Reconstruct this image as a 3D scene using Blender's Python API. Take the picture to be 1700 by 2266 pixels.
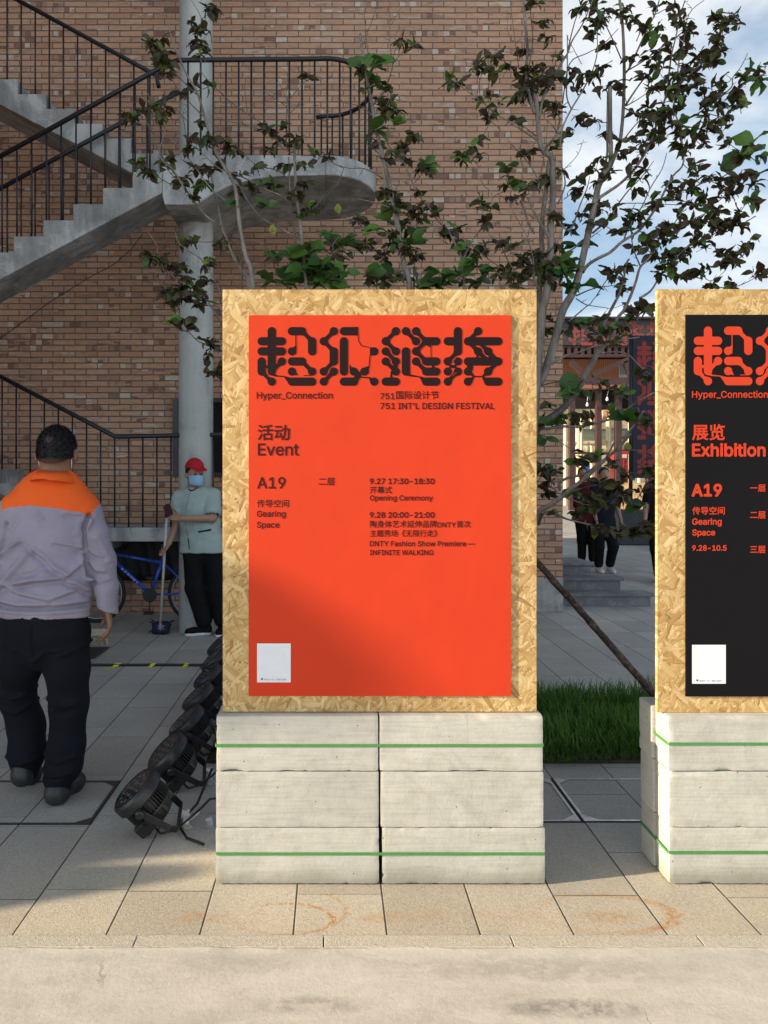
import bpy, bmesh, math, random
import numpy as np
from mathutils import Vector, Matrix, noise as mnoise

SC = bpy.context.scene
for _o in list(bpy.data.objects):
    bpy.data.objects.remove(_o)
COL = SC.collection
R = math.radians
random.seed(7)

# ------------------------------------------------------------------ camera
F_PX, CX, CY, CAM_Z = 1703.0, 735.0, 1062.0, 1.49      # photo pixels (1700 x 2266)
cam_d = bpy.data.cameras.new('camera')
cam = bpy.data.objects.new('camera', cam_d)
COL.objects.link(cam)
cam.location = (0, 0, CAM_Z)
cam.rotation_euler = (R(90), 0, 0)
cam_d.sensor_fit = 'HORIZONTAL'
cam_d.sensor_width = 36.0
cam_d.lens = 36.0 * F_PX / 1700.0
cam_d.shift_x = (850.0 - CX) / 1700.0
cam_d.shift_y = -(1133.0 - CY) / 1700.0
cam_d.clip_start, cam_d.clip_end = 0.05, 2000
SC.camera = cam

# ------------------------------------------------------------------ light
SUN_EL, TAN_AZ = R(16.5), 0.2035
SUN_AZ = math.atan(TAN_AZ)                               # sun stands left of and slightly behind the camera
TO_SUN = Vector((-math.cos(SUN_EL) * math.cos(SUN_AZ), -math.cos(SUN_EL) * math.sin(SUN_AZ), math.sin(SUN_EL)))
sun_d = bpy.data.lights.new('sun', 'SUN')
sun_d.energy = 5.0
sun_d.angle = R(0.6)
sun_d.color = (1.0, 0.83, 0.60)
sun = bpy.data.objects.new('sun', sun_d)
COL.objects.link(sun)
sun.rotation_euler = TO_SUN.to_track_quat('Z', 'Y').to_euler()
SKY_STRENGTH = 0.062
SC.view_settings.view_transform = 'Standard'
SC.view_settings.look = 'None'
SC.view_settings.gamma = 1
SC.view_settings.exposure = 1.12

# ------------------------------------------------------------------ node helper
class S:
    """a socket with arithmetic"""
    def __init__(s, nt, k): s.nt, s.k = nt, k
    def _m(s, op, *a, clamp=False):
        n = s.nt.nodes.new('ShaderNodeMath'); n.operation = op; n.use_clamp = clamp
        for i, v in enumerate((s,) + a):
            if isinstance(v, S): s.nt.links.new(v.k, n.inputs[i])
            else: n.inputs[i].default_value = v
        return S(s.nt, n.outputs[0])
    def __add__(s, o): return s._m('ADD', o)
    __radd__ = __add__
    def __sub__(s, o): return s._m('SUBTRACT', o)
    def __rsub__(s, o): return (s * -1) + o
    def __mul__(s, o): return s._m('MULTIPLY', o)
    __rmul__ = __mul__
    def __truediv__(s, o): return s._m('DIVIDE', o)
    def floor(s): return s._m('FLOOR')
    def fract(s): return s._m('FRACT')
    def abs(s): return s._m('ABSOLUTE')
    def sqrt(s): return s._m('SQRT')
    def pow(s, o): return s._m('POWER', o)
    def min(s, o): return s._m('MINIMUM', o)
    def max(s, o): return s._m('MAXIMUM', o)
    def lt(s, o): return s._m('LESS_THAN', o)
    def gt(s, o): return s._m('GREATER_THAN', o)
    def mod(s, o): return s._m('FLOORED_MODULO', o)
    def clamp(s): return s._m('ADD', 0.0, clamp=True)
    def ss(s, a, b):
        n = s.nt.nodes.new('ShaderNodeMapRange'); n.interpolation_type = 'SMOOTHSTEP'
        s.nt.links.new(s.k, n.inputs[0])
        n.inputs[1].default_value, n.inputs[2].default_value = a, b
        n.inputs[3].default_value, n.inputs[4].default_value = 0, 1
        return S(s.nt, n.outputs[0])

class Mat:
    def __init__(s, name):
        s.m = bpy.data.materials.new(name); s.m.use_nodes = True
        s.nt = s.m.node_tree; s.nt.nodes.clear()
        s.out = s.nt.nodes.new('ShaderNodeOutputMaterial')
    def new(s, t): return s.nt.nodes.new(t)
    def put(s, sock, v):
        if isinstance(v, S): s.nt.links.new(v.k, sock)
        elif isinstance(v, tuple) and len(v) == 3 and sock.type == 'RGBA': sock.default_value = (*v, 1)
        else: sock.default_value = v
    def xyz(s, kind='Object'):
        n = s.new('ShaderNodeTexCoord'); p = S(s.nt, n.outputs[kind]); s.p = p
        return s.sep(p)
    def pos(s):
        return S(s.nt, s.new('ShaderNodeTexCoord').outputs['Object'])
    def sep(s, v):
        q = s.new('ShaderNodeSeparateXYZ'); s.nt.links.new(v.k, q.inputs[0])
        return [S(s.nt, q.outputs[i]) for i in range(3)]
    def vec(s, x=0.0, y=0.0, z=0.0):
        n = s.new('ShaderNodeCombineXYZ')
        for i, v in enumerate((x, y, z)): s.put(n.inputs[i], v)
        return S(s.nt, n.outputs[0])
    def noise(s, v, scale=5, detail=3, rough=.55, dist=0.0, col=False):
        n = s.new('ShaderNodeTexNoise'); s.nt.links.new(v.k, n.inputs['Vector'])
        n.inputs['Scale'].default_value = scale; n.inputs['Detail'].default_value = detail
        n.inputs['Roughness'].default_value = rough; n.inputs['Distortion'].default_value = dist
        return S(s.nt, n.outputs[1 if col else 0])
    def voro(s, v, scale=5, feature='F1', rnd=1.0):
        n = s.new('ShaderNodeTexVoronoi'); n.feature = feature
        s.nt.links.new(v.k, n.inputs['Vector']); n.inputs['Scale'].default_value = scale
        n.inputs['Randomness'].default_value = rnd
        return S(s.nt, n.outputs['Distance']), (S(s.nt, n.outputs['Color']) if feature == 'F1' else None)
    def white(s, v, col=False):
        n = s.new('ShaderNodeTexWhiteNoise'); n.noise_dimensions = '3D'
        s.nt.links.new(v.k, n.inputs['Vector'])
        return S(s.nt, n.outputs['Color' if col else 'Value'])
    def rand(s):
        return S(s.nt, s.new('ShaderNodeObjectInfo').outputs['Random'])
    def normal(s):
        return s.sep(S(s.nt, s.new('ShaderNodeNewGeometry').outputs['Normal']))
    def mix(s, t, a, b, mode='MIX'):
        n = s.new('ShaderNodeMix'); n.data_type = 'RGBA'; n.blend_type = mode
        s.put(n.inputs[0], t); s.put(n.inputs[6], a); s.put(n.inputs[7], b)
        return S(s.nt, n.outputs[2])
    def ramp(s, t, stops, interp='LINEAR'):
        n = s.new('ShaderNodeValToRGB'); s.nt.links.new(t.k, n.inputs[0])
        e = n.color_ramp; e.interpolation = interp
        while len(e.elements) < len(stops): e.elements.new(.5)
        for el, (p, c) in zip(e.elements, stops): el.position = p; el.color = (*c, 1)
        return S(s.nt, n.outputs[0])
    def bump(s, h, strength=.3, dist=.01, prev=None):
        n = s.new('ShaderNodeBump'); s.nt.links.new(h.k, n.inputs['Height'])
        n.inputs['Strength'].default_value = strength; n.inputs['Distance'].default_value = dist
        if prev is not None: s.nt.links.new(prev.k, n.inputs['Normal'])
        return S(s.nt, n.outputs[0])
    def bsdf(s, col, rough=.7, metal=0.0, normal=None, spec=.5, coat=0.0, trans=0.0, ior=1.5):
        n = s.new('ShaderNodeBsdfPrincipled')
        s.put(n.inputs['Base Color'], col); s.put(n.inputs['Roughness'], rough); s.put(n.inputs['Metallic'], metal)
        s.put(n.inputs['Specular IOR Level'], spec); s.put(n.inputs['Coat Weight'], coat)
        s.put(n.inputs['Transmission Weight'], trans); s.put(n.inputs['IOR'], ior)
        if normal is not None: s.nt.links.new(normal.k, n.inputs['Normal'])
        s.nt.links.new(n.outputs[0], s.out.inputs[0])
        s.b = n
        return s.m
    def emit(s, col, st):
        n = s.new('ShaderNodeEmission'); s.put(n.inputs[0], col); s.put(n.inputs[1], st)
        s.nt.links.new(n.outputs[0], s.out.inputs[0]); return s.m

def scal(M, v, x, y, z):                                   # scale a vector componentwise
    a, b, c = M.sep(v)
    return M.vec(a * x, b * y, c * z)

# ------------------------------------------------------------------ sky
W = bpy.data.worlds.new('World'); SC.world = W; W.use_nodes = True
class WM(Mat):
    def __init__(s, w): s.nt = w.node_tree; s.nt.nodes.clear(); s.out = s.nt.nodes.new('ShaderNodeOutputWorld')
w = WM(W)
sk = w.new('ShaderNodeTexSky'); sk.sky_type = 'NISHITA'; sk.sun_disc = False
sk.sun_elevation = SUN_EL
sk.sun_rotation = math.atan2(TO_SUN.x, TO_SUN.y)
sk.air_density = 1.0; sk.dust_density = 1.2; sk.ozone_density = 2.2
dx, dy, dz = w.xyz('Generated')
cv = w.vec(dx / (dz.abs() + .22), dy / (dz.abs() + .22), dz * 1.4)
cl = w.noise(cv, 1.35, 7, .56, .5)
cm = cl.ss(.43, .63)
skc = S(w.nt, sk.outputs[0])
cloud = w.mix(cl.ss(.5, .78), (6.0, 6.6, 7.3), (7.6, 7.8, 8.1))
sky_col = w.mix(cm * .88, w.mix(.35, w.mix(1.0, skc, (1.25, 1.25, 1.25), 'MULTIPLY'), (3.6, 5.2, 7.4)), cloud)
glow = (1 + (dy * -1).ss(-.1, .9) * (1 - dz.ss(.25, .85)) * 1.0) * (1.12 - dz.ss(.35, 1.0) * .55)
sky_col = w.mix(1.0, sky_col, w.vec(glow * 1.0, glow * .97, glow * .92), 'MULTIPLY')
bg = w.new('ShaderNodeBackground'); w.nt.links.new(sky_col.k, bg.inputs[0]); bg.inputs[1].default_value = SKY_STRENGTH
w.nt.links.new(bg.outputs[0], w.out.inputs[0])

# ------------------------------------------------------------------ objects
def P(x, y, D):                                            # photo pixel at distance D -> world point
    return Vector(((x - CX) / F_PX * D, D, CAM_Z - (y - CY) / F_PX * D))
def GY(y): return F_PX * CAM_Z / (y - CY)                  # photo row of a ground point -> its distance
def G(x, y):
    D = GY(y); return Vector(((x - CX) / F_PX * D, D, 0))

def thing(name, label, cat, loc=(0, 0, 0), group=None):
    o = bpy.data.objects.new(name, None); COL.objects.link(o)
    o.location = loc; o.empty_display_size = .1
    o['label'] = label; o['category'] = cat
    if group: o['group'] = group
    return o
def tag(o, label, cat, group=None, kind=None):
    if label: o['label'] = label
    if cat: o['category'] = cat
    if group: o['group'] = group
    if kind: o['kind'] = kind
    return o
def wmat(o):
    m = Matrix.LocRotScale(o.location, o.rotation_euler, o.scale)
    return (wmat(o.parent) @ o.matrix_parent_inverse @ m) if o.parent else m
def put(name, me, parent=None, label=None, local=False):
    o = bpy.data.objects.new(name, me); COL.objects.link(o)
    if parent is not None:
        o.parent = parent
        if not local: o.matrix_parent_inverse = wmat(parent).inverted()
    if label: o['label'] = label
    return o
def dup(root, parent=None):
    r = root.copy(); COL.objects.link(r)
    if parent is not None: r.parent = parent
    for ch in [c for c in root.children]: dup(ch, r)
    return r

class MB:
    def __init__(s): s.v, s.f, s.mi = [], [], []
    def add(s, vs, fs, mi=0):
        b = len(s.v); s.v += [tuple(q) for q in vs]
        s.f += [[i + b for i in q] for q in fs]; s.mi += [mi] * len(fs); return s
    def box(s, x0, x1, y0, y1, z0, z1, mi=0, M=None):
        vs = [Vector((x, y, z)) for z in (z0, z1) for y in (y0, y1) for x in (x0, x1)]
        if M is not None: vs = [M @ q for q in vs]
        return s.add(vs, [(0, 2, 3, 1), (4, 5, 7, 6), (0, 1, 5, 4), (2, 6, 7, 3), (0, 4, 6, 2), (1, 3, 7, 5)], mi)
    def bar(s, a, b, w, h, mi=0, up=Vector((0, 0, 1))):
        a, b = Vector(a), Vector(b); d = (b - a); L = d.length; d.normalize()
        if abs(d.dot(up)) > .98: up = Vector((0, 1, 0))
        x = d.cross(up).normalized(); z = x.cross(d)
        M = Matrix((x, d, z)).transposed().to_4x4(); M.translation = a
        return s.box(-w / 2, w / 2, 0, L, -h / 2, h / 2, mi, M)
    def tube(s, pts, r, n=8, mi=0, cap=True, closed=False):
        pts = [Vector(p) for p in pts]; k = len(pts)
        rs = [r] * k if not hasattr(r, '__len__') else list(r)
        fs = []; vs = []; up = None
        for i, p in enumerate(pts):
            if closed: t = pts[(i + 1) % k] - pts[i - 1]
            else: t = pts[min(i + 1, k - 1)] - pts[max(i - 1, 0)]
            if t.length < 1e-9: t = Vector((0, 0, 1))
            t.normalize()
            if up is None:
                up = Vector((0, 0, 1)) if abs(t.z) < .9 else Vector((1, 0, 0))
            x = (up - t * up.dot(t))
            if x.length < 1e-5: x = t.orthogonal()
            x.normalize(); up = x; y = t.cross(x)
            for j in range(n):
                a = 2 * math.pi * j / n
                vs.append(p + (x * math.cos(a) + y * math.sin(a)) * rs[i])
        m = k if closed else k - 1
        for i in range(m):
            for j in range(n):
                a, b = i * n, ((i + 1) % k) * n; j2 = (j + 1) % n
                fs.append((a + j, a + j2, b + j2, b + j))
        if cap and not closed:
            fs.append(tuple(reversed(range(n)))); fs.append(tuple((k - 1) * n + j for j in range(n)))
        return s.add(vs, fs, mi)
    def lathe(s, prof, n=24, M=None, mi=0, caps=True):     # prof: (r, z)
        vs = []; fs = []
        for r, z in prof:
            for j in range(n):
                a = 2 * math.pi * j / n; vs.append(Vector((r * math.cos(a), r * math.sin(a), z)))
        for i in range(len(prof) - 1):
            for j in range(n):
                j2 = (j + 1) % n; fs.append((i * n + j, i * n + j2, (i + 1) * n + j2, (i + 1) * n + j))
        if caps:
            fs.append(tuple(reversed(range(n)))); fs.append(tuple((len(prof) - 1) * n + j for j in range(n)))
        if M is not None: vs = [M @ q for q in vs]
        return s.add(vs, fs, mi)
    def prism(s, poly, a0, a1, axis='y', mi=0):            # poly in the other two axes, extruded along axis
        def mk(u, v, a):
            return {'y': (u, a, v), 'x': (a, u, v), 'z': (u, v, a)}[axis]
        n = len(poly)
        vs = [mk(u, v, a0) for u, v in poly] + [mk(u, v, a1) for u, v in poly]
        if n > 4:
            from mathutils.geometry import tessellate_polygon
            tr = [tuple(t) for t in tessellate_polygon([[Vector((u, v, 0)) for u, v in poly]])]
            caps = tr + [tuple(i + n for i in reversed(t)) for t in tr]
        else: caps = [tuple(range(n)), tuple(reversed(range(n, 2 * n)))]
        fs = caps + [(i, i + n, (i + 1) % n + n, (i + 1) % n) for i in range(n)]
        return s.add(vs, fs, mi)
    def mesh(s, name, mats, smooth=False, sharp=None, fix=True):
        me = bpy.data.meshes.new(name); me.from_pydata(s.v, [], s.f)
        for m in (mats if isinstance(mats, (list, tuple)) else [mats]): me.materials.append(m)
        me.polygons.foreach_set('material_index', s.mi)
        if fix:
            bm = bmesh.new(); bm.from_mesh(me); bmesh.ops.recalc_face_normals(bm, faces=bm.faces); bm.to_mesh(me); bm.free()
        me.polygons.foreach_set('use_smooth', [smooth or sharp is not None] * len(me.polygons))
        if sharp is not None: me.set_sharp_from_angle(angle=R(sharp))
        me.update(); return me
    def build(s, name, mats, parent=None, smooth=False, sharp=None, label=None, local=False, fix=True):
        return put(name, s.mesh(name, mats, smooth, sharp, fix), parent, label, local)

def bevelled(o, w=.004, seg=2):
    m = o.modifiers.new('b', 'BEVEL'); m.width = w; m.segments = seg; m.limit_method = 'ANGLE'; m.angle_limit = R(40)
    return o

# ------------------------------------------------------------------ signed-distance modelling (bodies and cloth)
class SDF:
    def __init__(s, lo, hi, h):
        s.h = h; s.o = np.array(lo, float); n = np.ceil((np.array(hi) - s.o) / h).astype(int) + 1
        s.n = n; s.d = np.full(n, 0.2, np.float32)
        s.ax = [s.o[i] + h * np.arange(n[i]) for i in range(3)]
    def _sub(s, lo, hi):
        a = np.clip(np.floor((np.array(lo) - s.o) / s.h).astype(int), 0, s.n); b = np.clip(np.ceil((np.array(hi) - s.o) / s.h).astype(int) + 1, 0, s.n)
        sl = tuple(slice(a[i], b[i]) for i in range(3))
        g = np.meshgrid(*[s.ax[i][sl[i]] for i in range(3)], indexing='ij')
        return sl, g
    def _merge(s, sl, d, k, op):
        a = s.d[sl]
        if op == 'u':
            if k > 0:
                hh = np.clip(.5 + .5 * (a - d) / k, 0, 1); r = a * (1 - hh) + d * hh - k * hh * (1 - hh)
            else: r = np.minimum(a, d)
        elif op == 's':
            if k > 0:
                hh = np.clip(.5 - .5 * (a + d) / k, 0, 1); r = a * (1 - hh) - d * hh + k * hh * (1 - hh)
            else: r = np.maximum(a, -d)
        s.d[sl] = r
    def cone(s, a, b, ra, rb, k=.02, op='u', sx=1.0, sy=1.0):
        """round cone; sx/sy squash the cross-section along world x / y"""
        a, b = np.array(a, float), np.array(b, float); m = max(ra, rb) * max(1, 1 / min(sx, sy)) * 1.2 + k + 2 * s.h + .02
        sl, g = s._sub(np.minimum(a, b) - m, np.maximum(a, b) + m)
        if g[0].size == 0: return s
        ba = b - a; L = (ba * ba).sum() + 1e-12
        px, py, pz = g[0] - a[0], g[1] - a[1], g[2] - a[2]
        t = np.clip((px * ba[0] + py * ba[1] + pz * ba[2]) / L, 0, 1)
        dx, dy, dz = (px - t * ba[0]) / sx, (py - t * ba[1]) / sy, pz - t * ba[2]
        d = np.sqrt(dx * dx + dy * dy + dz * dz) - (ra + (rb - ra) * t)
        d = d * min(sx, sy, 1.0)
        s._merge(sl, d.astype(np.float32), k, op); return s
    def chain(s, pts, rs, k=.02, **kw):
        for i in range(len(pts) - 1): s.cone(pts[i], pts[i + 1], rs[i], rs[i + 1], k, **kw)
        return s
    def ell(s, c, r, k=.02, op='u', M=None):
        c = np.array(c, float); r = np.array(r, float); m = max(r) + k + 2 * s.h + .02
        sl, g = s._sub(c - m, c + m)
        if g[0].size == 0: return s
        q = [g[i] - c[i] for i in range(3)]
        if M is not None:
            M = np.array(M.inverted().to_3x3())
            q = [M[i, 0] * q[0] + M[i, 1] * q[1] + M[i, 2] * q[2] for i in range(3)]
        k0 = np.sqrt((q[0] / r[0]) ** 2 + (q[1] / r[1]) ** 2 + (q[2] / r[2]) ** 2)
        k1 = np.sqrt((q[0] / r[0] ** 2) ** 2 + (q[1] / r[1] ** 2) ** 2 + (q[2] / r[2] ** 2) ** 2)
        d = np.where(k1 > 1e-6, k0 * (k0 - 1) / np.maximum(k1, 1e-6), -min(r))
        s._merge(sl, d.astype(np.float32), k, op); return s
    def box(s, c, hs, k=.005, op='u', M=None, rnd=.005):
        c = np.array(c, float); hs = np.array(hs, float); m = np.linalg.norm(hs) + k + 2 * s.h + .02
        sl, g = s._sub(c - m, c + m)
        if g[0].size == 0: return s
        q = [g[i] - c[i] for i in range(3)]
        if M is not None:
            M = np.array(M.inverted().to_3x3())
            q = [M[i, 0] * q[0] + M[i, 1] * q[1] + M[i, 2] * q[2] for i in range(3)]
        q = [np.abs(q[i]) - hs[i] + rnd for i in range(3)]
        d = np.sqrt(sum(np.maximum(t, 0) ** 2 for t in q)) + np.minimum(np.maximum(q[0], np.maximum(q[1], q[2])), 0) - rnd
        s._merge(sl, d.astype(np.float32), k, op); return s
    def grid(s): return np.meshgrid(*s.ax, indexing='ij')
    def cut(s, n, c):                                        # keep the side where n.x <= c
        X, Y, Z = s.grid(); s.d = np.maximum(s.d, (n[0] * X + n[1] * Y + n[2] * Z - c).astype(np.float32)); return s
    def mesh(s, name, mat, smooth=True):
        v, q = nets(s.d, s.o, s.h)
        me = bpy.data.meshes.new(name); me.from_pydata(v.tolist(), [], q.tolist())
        me.materials.append(mat); me.polygons.foreach_set('use_smooth', [smooth] * len(q)); me.update()
        bm = bmesh.new(); bm.from_mesh(me)
        for _ in range(2): bmesh.ops.smooth_vert(bm, verts=bm.verts, factor=.5, use_axis_x=True, use_axis_y=True, use_axis_z=True)
        bm.to_mesh(me); bm.free()
        return me

def nets(F, o, h):                                          # naive surface nets
    ins = F < 0; n = np.array(F.shape)
    c = [ins[a:n[0] - 1 + a, b:n[1] - 1 + b, d:n[2] - 1 + d] for a in (0, 1) for b in (0, 1) for d in (0, 1)]
    cnt = sum(x.astype(np.int8) for x in c); act = (cnt > 0) & (cnt < 8)
    idx = np.argwhere(act); ids = np.full(act.shape, -1, np.int64); ids[act] = np.arange(len(idx))
    acc = np.zeros((len(idx), 3)); num = np.zeros(len(idx))
    cor = [np.array((a, b, d)) for a in (0, 1) for b in (0, 1) for d in (0, 1)]
    val = [F[tuple((idx + k).T)] for k in cor]
    for i in range(8):
        for j in range(i + 1, 8):
            if np.abs(cor[i] - cor[j]).sum() != 1: continue
            m = (val[i] < 0) != (val[j] < 0); t = np.zeros(len(idx))
            t[m] = val[i][m] / (val[i][m] - val[j][m])
            acc[m] += (cor[i] + (cor[j] - cor[i]) * t[:, None])[m]; num[m] += 1
    v = o + h * (idx + acc / num[:, None])
    qs = []
    for ax in range(3):
        u, w_ = (ax + 1) % 3, (ax + 2) % 3
        s0 = [slice(None)] * 3; s1 = [slice(None)] * 3; s0[ax] = slice(0, n[ax] - 1); s1[ax] = slice(1, n[ax])
        A, B = ins[tuple(s0)], ins[tuple(s1)]
        e = np.argwhere(A != B)
        e = e[(e[:, u] > 0) & (e[:, w_] > 0) & (e[:, u] < n[u] - 1) & (e[:, w_] < n[w_] - 1)]
        if len(e) == 0: continue
        fl = A[tuple(e.T)]
        du = np.zeros(3, int); du[u] = 1; dw = np.zeros(3, int); dw[w_] = 1
        q = np.stack([ids[tuple((e - du - dw).T)], ids[tuple((e - dw).T)], ids[tuple(e.T)], ids[tuple((e - du).T)]], 1)
        q[~fl] = q[~fl][:, ::-1]
        qs.append(q)
    return v, np.concatenate(qs)

# ------------------------------------------------------------------ setting: materials
def mat_brick():
    M = Mat('brick'); x, y, z = M.xyz()
    nx = M.normal()[0].abs().gt(.5)
    u = x * (1 - nx) + y * nx
    hz, wu = .0668, .2515
    row = (z / hz).floor(); fz = (z / hz).fract()
    uu = u / wu + row.mod(2) * .5 + 40
    col = uu.floor(); fu = uu.fract()
    wob = M.noise(M.pos(), 26, 2) - .5
    mh = fz.min(1 - fz) * hz + wob * .0028; mu = fu.min(1 - fu) * wu + wob * .004
    bm = (mh - .0022).min(mu - .0012).ss(.0025, .0058)
    r1 = M.white(M.vec(col, row, 1.3)); r2 = M.white(M.vec(col, row, 7.7))
    q = (fu * 4).floor()
    rq = M.white(M.vec(col * 4 + q, row, 3.1))
    pat = M.noise(M.vec(u * .8, z * 4.5, 2.0), 1.6, 3, .7)
    spec = (r1 + (pat - .5) * 2.4).gt(.84)
    pale = (M.white(M.vec(col, row, 21.0)) + (pat - .5) * 2.8).gt(1.10)
    mott = M.noise(M.vec(u * 11, z * 42, 1.0), 1, 3, .65)
    base = M.ramp(r2, [(0, (.375, .215, .142)), (.12, (.415, .24, .155)), (.5, (.45, .265, .172)), (.85, (.475, .288, .19)), (1, (.46, .30, .215))])
    base = M.mix(pale, base, M.mix(r2, (.43, .31, .24), (.50, .41, .34)))
    qc = M.ramp(rq, [(0, (.20, .105, .078)), (.28, (.32, .185, .135)), (.6, (.42, .275, .205)), (.84, (.53, .44, .37))], 'CONSTANT')
    c = M.mix(spec * .85, base, qc)
    c = M.mix(1.0, c, M.ramp(mott, [(.25, (.74, .72, .70)), (.5, (1, 1, 1)), (.75, (1.14, 1.13, 1.11))]), 'MULTIPLY')
    fine = M.noise(M.pos(), 240, 2)
    mort = M.mix(fine, (.105, .090, .078), (.175, .152, .132))
    c = M.mix(bm, mort, c)
    big = M.noise(M.pos(), .7, 3)
    c = M.mix(1.0, c, M.ramp(big, [(.3, (.86, .86, .87)), (.7, (1.1, 1.08, 1.06))]), 'MULTIPLY')
    h = bm + M.noise(M.pos(), 90, 3) * .35
    return M.bsdf(c, .9, normal=M.bump(h, .8, .008), spec=.25)

def mat_concrete(name, c0, c1, streak=1.0, sc=1.0):
    M = Mat(name); p = M.pos()
    n1 = M.noise(p, 2.2 * sc, 6, .62, .6); n2 = M.noise(scal(M, p, 9, 9, .9), 1.0, 4, .6); n3 = M.noise(p, 60, 3)
    t = (n1 * .7 + n2 * .35 * streak + n3 * .15 - .1)
    c = M.ramp(t, [(.36, tuple(v * .58 for v in c0)), (.49, c0), (.56, c1), (.68, tuple(v * 1.12 for v in c1))])
    holes = M.voro(p, 38)[0].ss(.02, .07)
    c = M.mix(1.0, c, M.mix(holes, (.72, .72, .72), (1, 1, 1)), 'MULTIPLY')
    return M.bsdf(c, M.noise(p, 9, 3) * .3 + .55, normal=M.bump(n3 * .6 + n1 + holes * .4, .25, .008), spec=.35)

def mat_paver():
    M = Mat('granite paving'); x, y, z = M.xyz(); p = M.p
    wob = M.noise(p, 14, 2) - .5
    u = (x + .433) / .3065
    col = u.floor(); fu = u.fract()
    off = M.white(M.vec(col, 4.0, 1.0)); Lr = M.white(M.vec(col, 9.0, 1.0)) * .12 + .56
    v = (y - 2.517) / Lr + (off * 2).floor() * .5 + M.white(M.vec(col, 2.0, 8.0)) * .2
    row = v.floor(); fv = v.fract()
    ju = fu.min(1 - fu) * .3065 + wob * .0016; jv = fv.min(1 - fv) * Lr + wob * .0016
    fade = M.white(M.vec(col, row, 3.0)) * .7 + .3
    du = ju.ss(.0012, .0042); dv = jv.ss(.0006, .0030)
    j = du.min(1 - (1 - dv) * fade)
    t = M.white(M.vec(col, row, 6.0))
    c = M.mix(t, (.365, .35, .325), (.46, .443, .412))
    sp = M.noise(p, 340, 3, .7); worm = M.noise(p, 95, 4, .6, 1.3)
    c = M.mix(1.0, c, M.ramp(sp, [(.3, (.74, .73, .72)), (.5, (1, 1, 1)), (.7, (1.2, 1.2, 1.2))]), 'MULTIPLY')
    c = M.mix(1.0, c, M.ramp(worm, [(.35, (.80, .79, .77)), (.6, (1.08, 1.08, 1.08))]), 'MULTIPLY')
    big = M.noise(p, 1.3, 5, .6)
    c = M.mix(1.0, c, M.ramp(big, [(.3, (.82, .82, .82)), (.7, (1.1, 1.09, 1.07))]), 'MULTIPLY')
    # warm dust towards the road edge and old rust rings left by bases of steel stands
    near = (1 - y.ss(2.5, 3.5)) * .55
    c = M.mix(near, c, M.mix(1.0, c, (1.22, 1.08, .84), 'MULTIPLY'))
    wr = M.noise(p, 7, 4) - .5
    grit = M.noise(p, 60, 4, .7).ss(.36, .62)
    rust = None
    for (cx, cy, a, b, lo, hi, k) in ((-.166, 2.615, .170, .092, .15, .05, .75), (-.10, 2.66, .15, .12, .12, .04, .45), (.93, 2.645, .24, .115, .16, .09, .62), (.93, 2.625, .15, .06, .7, .5, .6)):
        ex, ey = (x - cx) / a, (y - cy) / b
        r = (ex * ex + ey * ey).sqrt() + wr * .30
        ring = 1 - (r - 1).abs().ss(.02, hi * 2.2)
        if lo > .5: ring = 1 - r.ss(.2, 1.0)
        side = (ex * .5 + .62 + wr * 1.2).clamp()
        q = (ring * side * grit * k * 1.35).clamp()
        rust = q if rust is None else rust.max(q)
    band = (1 - ((y - 2.625).abs()).ss(.01, .055)) * M.noise(p, 3.2, 3).ss(.45, .62) * grit * (1 - x.ss(.4, .9)) * .5
    c = M.mix(rust.max(band), c, (.40, .19, .045))
    pale = M.noise(p, 5.5, 5, .65).ss(.66, .74) * .22
    c = M.mix(pale, c, (.55, .54, .52))
    spots = M.voro(p, 7.5)[0]
    c = M.mix((1 - spots.ss(.018, .03)) * .6, c, (.06, .055, .05))
    c = M.mix(j, (.055, .05, .045), c)
    h = j * 1.2 + worm * .55 + sp * .25
    return M.bsdf(c, .82, normal=M.bump(h, .7, .006), spec=.3)

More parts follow.
